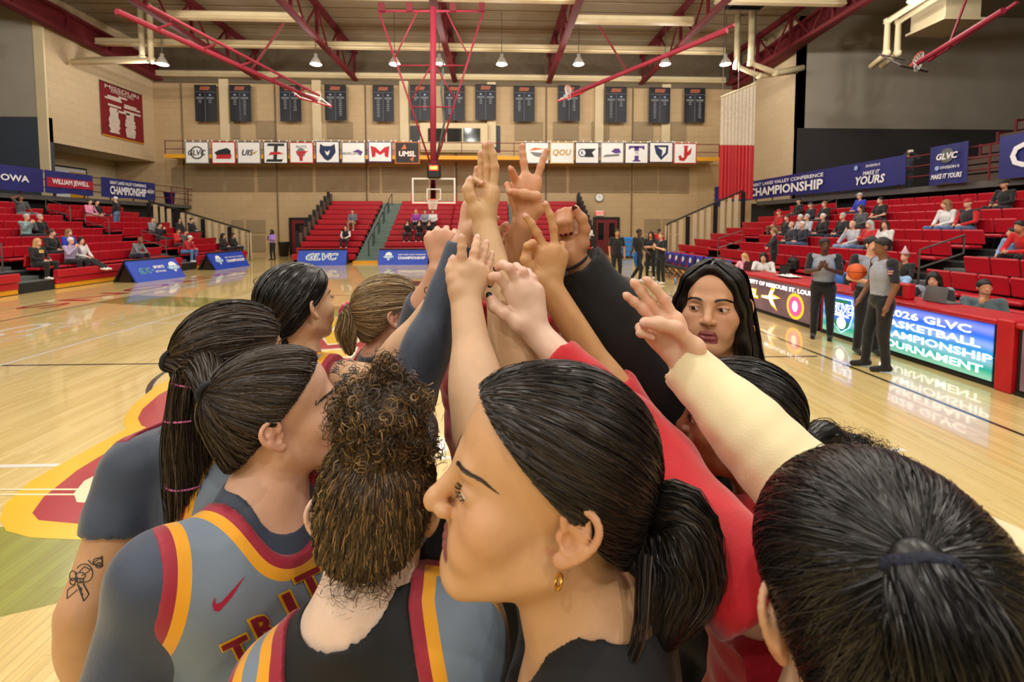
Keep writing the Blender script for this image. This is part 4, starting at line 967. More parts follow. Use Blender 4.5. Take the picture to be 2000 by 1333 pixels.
cup('water_bottle', 6.3, yat(1458, 6.3), .84, .06, .2, MT('pink_plastic', (226, 80, 180), .3), 'pink bottle beside the blonde woman at the table')
cup('water_bottle', 6.0, WZ(1337, 556)[1], 0, .04, .2, MT('clear_blue_plastic', (120, 160, 210), .2), 'small water bottle standing on the court by the bench')
t = empty('towel', (6.35, yat(1556, 6.35)+.2, .84), 'crumpled white towel on the red table edge', 'towel')
v = []; n = 9
for i in range(n):
    for j in range(n): v.append((.3*(i/(n-1)-.5), .5*(j/(n-1)-.5), .03+.06*abs(math.sin(i*1.9+j*1.3))*math.sin(math.pi*i/(n-1))*math.sin(math.pi*j/(n-1))))
MB().add(v, [[i*n+j, i*n+n+j, i*n+n+j+1, i*n+j+1] for i in range(n-1) for j in range(n-1)]).add([(p[0], p[1], 0) for p in v], [[i*n+j+1, i*n+n+j+1, i*n+n+j, i*n+j] for i in range(n-1) for j in range(n-1)]).build('cloth', WHITE, t, smooth=True)

# team bench chairs with blue covers
CHB = MT('blue_chair_cover', (46, 60, 176), .5, var=.15, scale=5)
def chair(x, y, rz, lbl):
    t = empty('folding_chair', (x, y, 0), lbl, 'chair', 'blue covered bench chairs', rz)
    for n_, me in CH: addobj(n_, me, t)
CH = []
CH.append(('seat', MB().box((0, 0, .44), (.44, .40, .05), bev=.02).mesh('seat', [BLACK])))
mm = MB().box((0, .24, .70), (.46, .05, .44), 0, R=Rx(-.12), bev=.04); mm.disc((0, .205, .72), (1, 0, 0), (0, .1, 1), .10, 1); mm.text('GLVC', (0, .20, .72), (1, 0, 0), (0, .1, 1), .08, 1); CH.append(('back_cover', mm.mesh('back_cover', [CHB, WTXT])))
for sx in (-1, 1):
    CH.append(('leg', MB().cyl((sx*.22, -.2, 0), (sx*.22, .24, .85), .014, n=6).mesh('leg', [BLACK])))
    CH.append(('leg', MB().cyl((sx*.22, .26, 0), (sx*.22, -.16, .44), .014, n=6).mesh('leg', [BLACK])))
CH.append(('stretcher', MB().cyl((-.22, .2, .1), (.22, .2, .1), .012, n=6).mesh('stretcher', [BLACK])))
NUM = ['first', 'second', 'third', 'fourth', 'fifth', 'sixth', 'seventh', 'eighth', 'ninth', 'tenth', 'eleventh']
for k in range(10):
    yy = 19.0-.62*k; chair(6.75, yy, -math.pi/2, '%s blue covered bench chair counted from the far end' % NUM[k])
t = empty('chair_stack', (WZ(1224, 504)[0], WZ(1224, 504)[1], 0), 'bright blue stacked chair rack behind the standing coach', 'chair rack')  # a stack of chairs on a dolly, built as one object
for k in range(4): MB().box((0, 0, .22+.3*k), (.62, .5, .26), bev=.03).build('chair_shell', MT('bright_blue_plastic', (40, 130, 220), .4), t)
MB().b2(np.array([-.35, -.3, 0]), np.array([.35, .3, .08])).build('dolly', BLACK, t)
for k in range(3):
    t = empty('gym_bag', (WZ(1230+14*k, 512)[0]-.0+.35*k, 21.0+.3*k, 0), ['black gym bag next to the blue chair rack', 'dark gym bag in the middle of the bag row', 'dark gym bag beside the walking coach'][k], 'bag', 'bags by the bench')
    MB().box((0, 0, .16), (.55, .3, .32), bev=.08).build('body', BLACK if k % 2 == 0 else MT('maroon_nylon', (70, 24, 34), .6), t); MB().tube([(-.15, 0, .3), (-.1, 0, .45), (.1, 0, .45), (.15, 0, .3)], .015, 6).build('strap', BLACK, t)
bk = empty('backpack', (8.75, yat(1552, 8.75), .62), 'black backpack on the first right row by the woman in black', 'backpack')
MB().box((0, 0, .2), (.26, .34, .42), bev=.09).build('body', BLACK, bk); MB().box((-.13, 0, .14), (.08, .26, .2), bev=.04).build('pocket', DARK, bk); MB().tube([(0, -.05, .4), (0, -.04, .48), (0, .04, .48), (0, .05, .4)], .012, 6).build('handle', BLACK, bk)
# ================================================================== IMPLICIT SURFACES (people)
f32 = np.float32
def smin(a, b, k):
    h = np.clip(.5+.5*(b-a)/k, 0, 1); return b*(1-h)+a*h-k*h*(1-h)
class SDF:
    def __init__(s): s.P = []
    def cap(s, a, b, r1, r2=None, k=.012, op=0, tag=0):
        a, b = np.asarray(a, float), np.asarray(b, float); r2 = r1 if r2 is None else r2; r = max(r1, r2)
        s.P.append(('c', (a, b-a, max(float((b-a)@(b-a)), 1e-9), r1, r2), np.minimum(a, b)-r, np.maximum(a, b)+r, k, op, tag)); return s
    def ell(s, c, r, R=None, k=.012, op=0, tag=0):
        c = np.asarray(c, float); r = np.asarray(r, float)*np.ones(3); R = np.eye(3) if R is None else R
        e = np.sqrt(((R*r[None, :])**2).sum(1))
        s.P.append(('e', (c, r, R), c-e, c+e, k, op, tag)); return s
    def plane(s, n, p, k=.004, op=1, tag=0):      # op=1 removes the side n points to
        n = unit(n); s.P.append(('p', (n, float(n@np.asarray(p, float))), np.full(3, -1e3), np.full(3, 1e3), k, op, tag)); return s
    @staticmethod
    def ev(t, q, x, y, z):
        if t == 'c':
            a, ba, bb, r1, r2 = q
            X, Y, Z = x-f32(a[0]), y-f32(a[1]), z-f32(a[2])
            u = np.clip((X*f32(ba[0])+Y*f32(ba[1])+Z*f32(ba[2]))/f32(bb), 0, 1)
            return np.sqrt((X-f32(ba[0])*u)**2+(Y-f32(ba[1])*u)**2+(Z-f32(ba[2])*u)**2)-(f32(r1)+f32(r2-r1)*u)
        if t == 'e':
            c, r, R = q; X, Y, Z = x-f32(c[0]), y-f32(c[1]), z-f32(c[2]); k0 = 0; k1 = 0
            for i in range(3):
                v = (X*f32(R[0, i])+Y*f32(R[1, i])+Z*f32(R[2, i]))/f32(r[i]); k0 = k0+v*v; k1 = k1+(v/f32(r[i]))**2
            k0 = np.sqrt(k0); return k0*(k0-1)/np.sqrt(k1+f32(1e-9))
        n, h = q
        return f32(h)-(x*f32(n[0])+y*f32(n[1])+z*f32(n[2]))
    def at(s, P):
        P = np.asarray(P, f32); x, y, z = P[..., 0], P[..., 1], P[..., 2]; d = np.full(x.shape, .2, f32)
        for t, q, lo, hi, k, op, tg in s.P:
            e = s.ev(t, q, x, y, z); d = smin(d, e, f32(k)) if op == 0 else -smin(-d, e, f32(k))
        return d
    def tags(s, P, tags=None):
        P = np.asarray(P, f32); x, y, z = P[..., 0], P[..., 1], P[..., 2]; b = np.full(x.shape, 9., f32); T = np.zeros(x.shape, np.int32)
        for t, q, lo, hi, k, op, tg in s.P:
            if op: continue
            e = s.ev(t, q, x, y, z); m = e < b; b[m] = e[m]; T[m] = tg
        return T
    def mesh(s, h, lo=None, hi=None, smooth=0):
        A = [p for p in s.P if p[5] == 0]
        L = np.min([p[2] for p in A], 0)-3*h; H = np.max([p[3] for p in A], 0)+3*h
        if lo is not None: L = np.maximum(L, lo)
        if hi is not None: H = np.minimum(H, hi)
        n = np.ceil((H-L)/h).astype(int)+1
        ax = [(L[i]+h*np.arange(n[i])).astype(f32) for i in range(3)]
        d = np.full(n, .06, f32)
        for t, q, plo, phi, k, op, tg in s.P:
            m = k*1.2+2.5*h
            i0 = np.clip(np.floor((plo-m-L)/h).astype(int), 0, n); i1 = np.clip(np.ceil((phi+m-L)/h).astype(int)+1, 0, n)
            if (i1 <= i0).any(): continue
            sl = tuple(slice(a, b) for a, b in zip(i0, i1))
            e = s.ev(t, q, ax[0][sl[0]][:, None, None], ax[1][sl[1]][None, :, None], ax[2][sl[2]][None, None, :])
            d[sl] = smin(d[sl], e, f32(k)) if op == 0 else -smin(-d[sl], e, f32(k))
        v, f = snets(d, L, h)
        for _ in range(smooth): v = lap(v, f)
        return v, f
def snets(d, o, h):
    S = d < 0; n = d.shape
    c = np.zeros((n[0]-1, n[1]-1, n[2]-1), np.int8)
    for i in (0, 1):
        for j in (0, 1):
            for k in (0, 1): c += S[i:n[0]-1+i, j:n[1]-1+j, k:n[2]-1+k]
    act = (c > 0) & (c < 8); I = np.argwhere(act); idx = np.full(act.shape, -1, np.int32); idx[act] = np.arange(len(I))
    C = [(i, j, k) for i in (0, 1) for j in (0, 1) for k in (0, 1)]
    V = [d[I[:, 0]+a, I[:, 1]+b, I[:, 2]+e] for a, b, e in C]
    acc = np.zeros((len(I), 3)); cnt = np.zeros(len(I))
    for a in range(8):
        for b in range(a+1, 8):
            if sum(abs(C[a][i]-C[b][i]) for i in range(3)) != 1: continue
            m = (V[a] < 0) != (V[b] < 0); t = np.where(m, V[a]/np.where(m, V[a]-V[b], 1), 0)
            p = np.array(C[a])+t[:, None]*(np.array(C[b])-np.array(C[a])); acc += p*m[:, None]; cnt += m
    v = (I+acc/np.maximum(cnt, 1)[:, None])*h+o
    F = []
    for ax in range(3):
        u, w = (ax+1) % 3, (ax+2) % 3
        a = [slice(None)]*3; b = [slice(None)]*3; a[ax] = slice(0, n[ax]-1); b[ax] = slice(1, n[ax])
        X = S[tuple(a)] != S[tuple(b)]
        E = np.argwhere(X); E = E[(E[:, u] > 0) & (E[:, w] > 0) & (E[:, u] < n[u]-1) & (E[:, w] < n[w]-1)]
        if not len(E): continue
        neg = S[E[:, 0], E[:, 1], E[:, 2]]
        def g(du, dw):
            q = E.copy(); q[:, u] -= du; q[:, w] -= dw; return idx[q[:, 0], q[:, 1], q[:, 2]]
        Q = np.stack([g(1, 1), g(0, 1), g(0, 0), g(1, 0)], 1); Q[~neg] = Q[~neg][:, ::-1]; F.append(Q)
    return v, (np.concatenate(F) if F else np.zeros((0, 4), np.int32))
def lap(v, f, a=.5):
    s = np.zeros_like(v); c = np.zeros(len(v))
    for i in range(4):
        for j in (1, 3):
            np.add.at(s, f[:, i], v[f[:, (i+j) % 4]]); np.add.at(c, f[:, i], 1)
    m = c > 0; o = v.copy(); o[m] = v[m]*(1-a)+a*s[m]/c[m][:, None]; return o
def set_attr(me, name, val):
    val = np.asarray(val, np.float32)
    if val.ndim == 1: me.attributes.new(name, 'FLOAT', 'POINT').data.foreach_set('value', val)
    else:
        if val.shape[1] == 3: val = np.concatenate([val, np.ones((len(val), 1), np.float32)], 1)
        me.attributes.new(name, 'FLOAT_COLOR', 'POINT').data.foreach_set('color', val.ravel())

# ================================================================== BACKGROUND PEOPLE
def fig(J, long=True, skirt=False):
    """J: joints. tags 0 skin 1 top 2 bottom 3 shoes 4 sleeve"""
    S = SDF(); A = lambda *k: [np.array(J[i], float) for i in k]
    hip, chest, neck, head = A('hip', 'chest', 'neck', 'head'); fw = unit(J.get('fw', (0, 1, 0))); sd = unit(np.cross(fw, (0, 0, 1)))
    S.ell(hip, (.165, .125, .125), k=.03, tag=2)
    up = unit(neck-hip); R = np.stack([sd, unit(np.cross(up, sd)), up], 1)
    S.ell((hip*.45+chest*.55), (.155, .115, .24), R, k=.05, tag=1); S.ell(chest, (.175, .12, .16), R, k=.05, tag=1)
    for s, n in ((1, 'r'), (-1, 'l')):
        sh, el, wr = A('sh'+n, 'el'+n, 'wr'+n)
        S.cap(chest+(neck-chest)*.6, sh, .06, .058, .03, tag=1)
        mid = sh+(el-sh)*.75
        if long: S.cap(sh, el, .056, .045, .02, tag=4); S.cap(el, wr, .045, .036, .02, tag=4)
        else: S.cap(sh, mid, .06, .052, .02, tag=4); S.cap(mid, el, .043, .038, .01); S.cap(el, wr, .038, .028, .012)
        hd = unit(J.get('hd'+n, wr-el)); S.ell(wr+hd*.05, (.032, .032, .05), frame(hd), k=.012)
        q = unit(np.cross(hd, fw)+1e-3)
        for j in range(3): S.cap(wr+hd*.07+q*(.018*(j-1)), wr+hd*.145+q*(.024*(j-1)), .011, .008, .006)
        S.cap(wr+hd*.03, wr+hd*.08+q*.05, .012, .009, .006)
        hp, kn, an = A('hp'+n, 'kn'+n, 'an'+n)
        S.cap(hip, hp, .12, .10, .03, tag=2); S.cap(hp, kn, .095, .066, .03, tag=2); S.cap(kn, an, .064, .05, .02, tag=2)
        ff = unit(J.get('ff'+n, fw)); S.cap(an-[0, 0, .045]-ff*.03, an+ff*.15-[0, 0, .065], .045, .035, .02, tag=3)
    S.cap(neck-(neck-hip)*.08, head-[0, 0, .05], .052, .05, .02)
    hr = head_R(J)
    hp_ = lambda x, y, z: head+hr@np.array([x, y, z])
    S.ell(hp_(0, -.01, .03), (.073, .09, .085), hr, k=.02); S.ell(hp_(0, .03, -.045), (.056, .06, .07), hr, k=.02)
    S.cap(hp_(0, .09, .0), hp_(0, .108, -.03), .010, .013, .012)
    for s in (1, -1):
        S.ell(hp_(s*.074, -.005, -.01), (.012, .02, .03), hr, k=.006); S.ell(hp_(s*.03, .098, .0), (.016, .014, .010), hr, k=.01, op=1)
    S.cap(hp_(-.018, .088, -.066), hp_(.018, .088, -.066), .008, k=.008)
    return S
def frame(w):
    w = unit(w); t = unit(np.cross(w, (0, 0, 1) if abs(w[2]) < .9 else (1, 0, 0))); return np.stack([t, np.cross(w, t), w], 1)
def head_R(J): return Rz(math.radians(J.get('hy', 0)))@Rx(math.radians(J.get('hx', 0)))
def stand_pose(**k):
    J = dict(hip=(0, 0, .93), chest=(0, .01, 1.27), neck=(0, -.01, 1.46), head=(0, .02, 1.62),
             shr=(.185, -.01, 1.42), shl=(-.185, -.01, 1.42), elr=(.25, -.02, 1.13), ell=(-.25, -.02, 1.13), wrr=(.25, .06, .89), wrl=(-.25, .06, .89),
             hpr=(.09, 0, .88), hpl=(-.09, 0, .88), knr=(.11, .02, .48), knl=(-.11, .02, .48), anr=(.12, -.02, .10), anl=(-.12, -.02, .10)); J.update(k); return J
def sit_pose(**k):
    J = dict(hip=(0, 0, .475), chest=(0, .03, .80), neck=(0, .03, .99), head=(0, .06, 1.145),
             shr=(.185, .02, .95), shl=(-.185, .02, .95), elr=(.24, .10, .68), ell=(-.24, .10, .68), wrr=(.10, .30, .60), wrl=(-.10, .30, .60),
             hpr=(.10, .08, .47), hpl=(-.10, .08, .47), knr=(.15, .44, .50), knl=(-.15, .44, .50), anr=(.14, .42, .10), anl=(-.14, .42, .10)); J.update(k); return J
lean = dict(chest=(0, .14, .78), neck=(0, .22, .95), head=(0, .28, 1.09), shr=(.185, .18, .92), shl=(-.185, .18, .92), elr=(.22, .34, .62), ell=(-.22, .34, .62), wrr=(.05, .50, .60), wrl=(-.05, .50, .60), hx=-8)
POSES = {
    'lap': sit_pose(), 'lapturn': sit_pose(hy=35), 'lapturn2': sit_pose(hy=-35), 'lean': sit_pose(**lean),
    'chin': sit_pose(elr=(.2, .3, .62), wrr=(.06, .22, .92), hdr=(-.2, -.1, 1), hy=10), 'cross': sit_pose(elr=(.25, .14, .70), ell=(-.25, .14, .70), wrr=(-.10, .22, .72), wrl=(.10, .24, .76), hdr=(-1, 0, .1), hdl=(1, 0, .1)),
    'back': sit_pose(wrr=(.06, .02, 1.22), elr=(.34, .02, 1.12), hdr=(-1, 0, .2), chest=(0, -.02, .8), head=(0, .0, 1.15)),
    'stretch': sit_pose(knr=(.12, .42, .46), knl=(-.05, .42, .46), anr=(.10, .80, .24), anl=(-.02, .82, .24), hy=-20),
    'phone': sit_pose(elr=(.22, .16, .72), ell=(-.22, .16, .72), wrr=(.05, .26, .92), wrl=(-.05, .26, .92), hdr=(-.2, 0, 1), hdl=(.2, 0, 1), hx=-10),
    'stand': stand_pose(), 'standturn': stand_pose(hy=40, elr=(.27, .0, 1.14), wrr=(.2, .2, 1.0)),
    'clap': stand_pose(elr=(.24, .08, 1.16), ell=(-.24, .08, 1.16), wrr=(.05, .27, 1.22), wrl=(-.05, .27, 1.24), hdr=(-.3, .2, 1), hdl=(.3, .2, 1), hy=25),
    'ball': stand_pose(elr=(.27, .02, 1.13), ell=(-.26, .06, 1.14), wrr=(.16, .28, 1.10), wrl=(-.12, .30, 1.12), hdr=(-.3, 1, .1), hdl=(.3, 1, .1), hy=20),
    'hang': stand_pose(elr=(.26, .0, 1.14), wrr=(.20, .15, .92), elh=0, hx=-6, knr=(.11, .08, .49), anr=(.12, .10, .10)),
    'walk': stand_pose(knr=(.1, .2, .52), anr=(.1, .14, .16), knl=(-.1, -.06, .50), anl=(-.1, -.32, .14), wrr=(.24, -.12, .92), wrl=(-.2, .22, .98)),
    'spread': stand_pose(elr=(.42, .08, 1.25), ell=(-.42, .08, 1.25), wrr=(.62, .2, 1.10), wrl=(-.62, .2, 1.10), hy=-30),
    'photo': stand_pose(elr=(.3, .14, 1.34), ell=(-.3, .14, 1.34), wrr=(.09, .2, 1.58), wrl=(-.09, .2, 1.58), hdr=(-.3, .3, .6), hdl=(.3, .3, .6)),
    'write': sit_pose(chest=(0, .08, .79), neck=(0, .12, .97), head=(0, .17, 1.11), shr=(.185, .1, .94), shl=(-.185, .1, .94), elr=(.26, .26, .72), ell=(-.26, .26, .72), wrr=(.14, .48, .78), wrl=(-.12, .46, .78), hx=-12),
    'fold': stand_pose(elr=(.26, .06, 1.16), ell=(-.26, .06, 1.16), wrr=(-.08, .2, 1.2), wrl=(.08, .22, 1.16), hdr=(-1, 0, .1), hdl=(1, 0, .1)),
}
_BODY, _HAIRM = {}, {}
def body_mesh(pose, long, h):
    key = (pose, long, h)
    if key not in _BODY:
        S = fig(POSES[pose], long); v, f = S.mesh(h); T = S.tags(v)
        _BODY[key] = mesh_np('body', v, f, [SKIN['a']]*5, T[f[:, 0]])
    return _BODY[key]
def skinm(n, c): return MT('skin_'+n, c, .5, var=.04, scale=10)
SKIN = {'a': skinm('fair', (222, 172, 146)), 'b': skinm('tan', (196, 142, 110)), 'c': skinm('brown', (128, 84, 60)), 'd': skinm('deep', (84, 54, 40))}
HAIRC = {'k': (22, 18, 17), 'b': (62, 42, 30), 'y': (196, 160, 104), 'g': (190, 188, 186), 'w': (222, 222, 222), 'r': (176, 24, 36), 'n': (30, 40, 70), 'lt': (140, 108, 72)}
HAIRB = {k: MT('hair_'+k, c, .55, var=.25, scale=40, bump=.3, bscale=120) for k, c in HAIRC.items()}
def hair_mesh(style, h):
    key = (style, h)
    if key in _HAIRM: return _HAIRM[key]
    S = SDF()
    if style == 'cap':
        S.ell((0, -.005, .045), (.083, .10, .088), k=.01); S.plane((0, 0, -1), (0, 0, .03)); S.cap((-.03, .10, .045), (.03, .10, .045), .012, k=.02); S.cap((-.03, .15, .035), (.03, .15, .035), .010, k=.03)
    else:
        g = {'short': .007, 'tail': .009, 'bun': .009}.get(style, .012)
        S.ell((0, -.012, .038), (.073+g, .09+g, .085+g), k=.02)
        if style == 'long':
            for s in (1, -1): S.cap((s*.065, -.03, .02), (s*.075, -.05, -.16), .035, .045, .03)
            S.cap((0, -.07, 0), (0, -.09, -.2), .06, .06, .03)
        if style == 'bun': S.ell((0, -.10, .07), (.04, .04, .04), k=.02)
        if style == 'tail': S.cap((0, -.11, .03), (0, -.15, -.1), .03, .022, .02)
        S.plane((0, .80, -.60), (0, .075, .065), k=.01)
        if style == 'long':
            S.P = [p for p in S.P if p[0] != 'p']; S.ell((0, .10, -.05), (.062, .09, .12), k=.01, op=1)
        if style == 'short': S.plane((0, -.2, -1), (0, 0, -.055), k=.01)
    v, f = S.mesh(h); v = v+.003*np.sin(v*90+1.3)
    _HAIRM[key] = mesh_np('hair', v, f, [HAIRB['k']])
    return _HAIRM[key]
_CL = {}
def cloth(c):
    c = tuple(c)
    if c not in _CL: _CL[c] = MT('cloth_%d_%d_%d' % c, c, .85, var=.10, scale=9, bump=.5, bscale=14, sheen=.2, bd=.03)
    return _CL[c]
def put(me, name, parent, mats, loc=None, rot=None):
    o = addobj(name, me, parent, loc, rot)
    for i, m in enumerate(mats):
        o.material_slots[i].link = 'OBJECT'; o.material_slots[i].material = m
    return o
def person(loc, rz, pose, lbl, top, bottom=(30, 32, 40), skin='a', hair=('short', 'b'), shoes=(230, 230, 230), sleeve=None, long=True, h=.016, sc=1., grp=None, extra=None):
    t = empty('person', loc, lbl, 'person', grp, rz); t.scale = (sc, sc, sc)
    b = put(body_mesh(pose, long, h), 'body', t, [SKIN[skin], cloth(top), cloth(bottom), cloth(shoes), cloth(sleeve or top)])
    J = POSES[pose]
    if hair:
        R = head_R(J); o = put(hair_mesh(hair[0], min(h, .012)), 'cap' if hair[0] == 'cap' else 'hair', t, [HAIRB[hair[1]]], J['head'], Matrix(R.tolist()).to_euler())
    if extra: extra(t, J)
    return t
# ---------------------------------------------------------------- seated and standing crowd
def in_stand(px, py, side, pose, lbl, top, **k):
    xf, s = (-13.55, -1) if side == 'L' else (8.4, 1); best = None; hz = POSES[pose]['head'][2]; hy = POSES[pose]['head'][1]
    for i in range(8):
        x = xf+s*(RUN*i+.56); zd = .30+RISE*i
        p = WX(px, py, x-s*hy); e = abs(p[2]-(zd+hz))
        if best is None or e < best[0]: best = (e, x, p[1], zd)
    _, x, y, zd = best
    return person((x, y, zd), (-math.pi/2 if side == 'L' else math.pi/2)+k.pop('turn', 0), pose, lbl, top, grp='spectators in the %s stand' % ('left' if side == 'L' else 'right'), **k)
def hat_x(t, J):
    h = J['head']; MB().lathe([(.085, .0), (.09, .03), (.05, .10), (.012, .2), (0, .21)], (h[0], h[1], h[2]+.08), 14).build('pointed_hat', MT('pale_hat_felt', (206, 176, 186), .8), t, smooth=True)
def print_x(t, J):
    MB().box((0, .155, .86), (.15, .012, .10), R=Rx(.15), bev=.004).build('chest_print', MT('gold_chest_print', (206, 178, 110), .7), t)
BK, NV, GYH, WH = (22, 22, 25), (30, 36, 60), (128, 130, 136), (224, 224, 226)
DEN = (70, 92, 130)
for a in [
    (40, 388, 'L', 'back', 'man in a grey shirt with a hand on his head, top left row', (74, 76, 80), dict(bottom=(120, 120, 124), skin='c', hair=('short', 'k'), long=False)),
    (52, 425, 'L', 'phone', 'grey haired woman in a pale teal jacket in the left stand', (150, 190, 190), dict(hair=('short', 'g'), sleeve=(120, 128, 134))),
    (78, 421, 'L', 'lap', 'grey haired man in a black jacket beside the teal jacket', BK, dict(hair=('short', 'g'))),
    (74, 480, 'L', 'lap', 'blonde woman in a black sweatshirt with a gold print, low left row', BK, dict(hair=('long', 'y'), bottom=(24, 24, 28), extra=print_x)),
    (101, 458, 'L', 'lapturn', 'person in a black hoodie behind the low left row', BK, dict(hair=('tail', 'b'))),
    (135, 462, 'L', 'lap', 'blonde woman in a royal blue shirt in the left stand', (30, 60, 190), dict(hair=('long', 'lt'))),
    (159, 466, 'L', 'stretch', 'dark haired woman in a white sweater stretching her legs out', WH, dict(hair=('long', 'k'), bottom=BK)),
    (139, 488, 'L', 'phone', 'white haired person in a lavender hoodie holding a phone', (176, 164, 200), dict(hair=('short', 'w'))),
    (274, 472, 'L', 'lean', 'bald man in a grey hoodie leaning on his knees', (120, 126, 134), dict(skin='c', hair=None, bottom=NV)),
    (176, 395, 'L', 'lapturn2', 'woman in a pink sweater high in the left stand', (232, 150, 186), dict(hair=('tail', 'b'), bottom=(200, 150, 130))),
    (189, 395, 'L', 'lap', 'dark dressed person right beside the pink sweater', BK, dict(hair=('short', 'k'))),
    (298, 425, 'L', 'lap', 'person in a grey sweatshirt near the baluster guard', (130, 136, 144), dict(hair=('short', 'b'))),
    (312, 437, 'L', 'phone', 'person in black seated before the grey sweatshirt', BK, dict(hair=('tail', 'k'))),
    (351, 432, 'L', 'lapturn2', 'dark haired person in black by the end guard', BK, dict(hair=('long', 'k'))),
    (374, 427, 'L', 'lap', 'man in a black jacket topmost by the end guard', BK, dict(hair=('short', 'k'))),
    (363, 452, 'L', 'lean', 'person in a dark grey hoodie bent forward', (80, 84, 90), dict(hair=('short', 'k'), bottom=DEN)),
    (348, 456, 'L', 'cross', 'person in a bright red shirt in the left stand', (214, 34, 34), dict(hair=('short', 'k'), skin='b')),
    (371, 468, 'L', 'lean', 'person in a red jacket and white cap with blue jeans', (186, 26, 40), dict(hair=('cap', 'w'), bottom=(84, 130, 190))),
    (436, 468, 'L', 'lapturn', 'woman in a black coat low at the far end of the left stand', BK, dict(hair=('long', 'k'))),
    (456, 468, 'L', 'lap', 'woman in a black coat at the very end of the left stand', BK, dict(hair=('long', 'b'))),
    (1521, 420, 'R', 'lap', 'person in a red jacket and red cap in the right stand', (206, 30, 34), dict(hair=('cap', 'r'), bottom=(120, 80, 50))),
    (1537, 424, 'R', 'lap', 'dark dressed person beside the red cap', BK, dict(hair=('short', 'b'))),
    (1563, 420, 'R', 'lap', 'white haired person in a pale top just above the bald man in a dark sweater', (190, 190, 198), dict(hair=('short', 'w'))),
    (1576, 425, 'R', 'lap', 'grey haired person in a pale grey shirt', (190, 194, 204), dict(hair=('short', 'g'))),
    (1546, 434, 'R', 'lap', 'bald man in a dark sweater low in the crowd cluster', (50, 50, 60), dict(hair=None)),
    (1567, 438, 'R', 'lap', 'white haired man in a navy sweater low in the crowd cluster', (34, 38, 56), dict(hair=('short', 'w'), bottom=DEN)),
    (1560, 391, 'R', 'lap', 'person in black at the dark back of the right stand', BK, dict(hair=('cap', 'k'))),
    (1583, 404, 'R', 'lap', 'person in a dark cap and coat in the right stand', (26, 28, 40), dict(hair=('cap', 'n'))),
    (1610, 404, 'R', 'lap', 'fair haired boy in black in the right stand', BK, dict(hair=('short', 'lt'))),
    (1607, 421, 'R', 'lap', 'white haired person in a black sweater in the right stand', BK, dict(hair=('short', 'w'), bottom=NV)),
    (1646, 416, 'R', 'lap', 'bald bearded man in a black sweatshirt', (30, 32, 40), dict(hair=('short', 'g'), bottom=NV)),
    (1679, 388, 'R', 'lap', 'man in a royal blue top and grey cap', (36, 60, 190), dict(hair=('cap', 'g'))),
    (1681, 404, 'R', 'lap', 'long haired woman in a dark grey hoodie', (84, 86, 90), dict(hair=('long', 'b'))),
    (1719, 396, 'R', 'lap', 'dark bearded man in a black printed shirt', BK, dict(hair=('short', 'k'), long=False)),
    (1665, 434, 'R', 'chin', 'bald man in a pale shirt with hands at his chin', (196, 200, 210), dict(hair=None, bottom=(130, 160, 200))),
    (1698, 441, 'R', 'cross', 'fair haired woman in a red sweater with folded arms', (196, 32, 44), dict(hair=('long', 'g'), bottom=DEN)),
    (1728, 437, 'R', 'lapturn', 'brown haired woman in a white sweater above the referees', WH, dict(hair=('long', 'b'))),
    (1848, 394, 'R', 'lapturn2', 'long haired woman in a white sweatshirt in the right stand', WH, dict(hair=('long', 'lt'), bottom=(80, 110, 160))),
    (1891, 389, 'R', 'lap', 'man in a black vest with red sleeves and a red cap', (34, 34, 38), dict(sleeve=(196, 24, 34), hair=('cap', 'r'), bottom=(80, 104, 150))),
    (1962, 358, 'R', 'lap', 'dark figure in a cap at the dim back of the right stand', (20, 20, 22), dict(hair=('cap', 'k'), skin='b')),
    (1992, 434, 'R', 'lean', 'dark haired man in a red sweater at the right edge', (206, 26, 30), dict(hair=('short', 'k'), bottom=BK, skin='b')),
    (1977, 449, 'R', 'lapturn2', 'child in a pale blue shirt beside the red sweater', (130, 170, 220), dict(hair=('short', 'k'), sc=.85)),
    (1767, 494, 'R', 'lap', 'boy in a dark jacket wearing a pale pointed hat', (30, 34, 36), dict(hair=('short', 'lt'), sc=.85, extra=hat_x)),
]:
    k = a[6]; in_stand(a[0], a[1], a[2], a[3], a[4], a[5], **k)
# far benches
def on_bench(px, row, pose, lbl, top, **k):
    y = 24.05+R2*row+.17; z = .12+H2*row+.34-.375; p = WY(px, 440, y)
    return person((p[0], y-.05, z), math.pi, pose, lbl, top, grp='spectators on the far benches', **k)
on_bench(690, 5, 'lap', 'man in a grey shirt and khaki trousers on the far benches', (104, 112, 122), bottom=(150, 130, 100), hair=('short', 'b'))
on_bench(676, 2, 'lap', 'person in a black jacket with white sleeves low on the far benches', BK, sleeve=WH, hair=('short', 'k'))
on_bench(813, 5, 'lap', 'blonde woman in a purple top behind the front pair on the far benches', (150, 60, 160), hair=('long', 'y'))
on_bench(831, 5, 'lap', 'person in a grey shirt under the basket net', (140, 144, 160), hair=('short', 'b'))
on_bench(846, 5, 'lap', 'person in a white shirt under the basket net', WH, hair=('short', 'b'))
on_bench(797, 3, 'phone', 'dark haired woman in black holding a cup', BK, hair=('long', 'k'))
on_bench(820, 3, 'phone', 'dark haired woman in black beside the one with the cup', BK, hair=('long', 'k'))
on_bench(839, 3, 'phone', 'person in black half hidden by the raised fist', BK, hair=('long', 'b'))
on_bench(1149, 2, 'cross', 'grey capped man in a white shirt with folded arms by the double door', WH, hair=('cap', 'g'), bottom=BK)
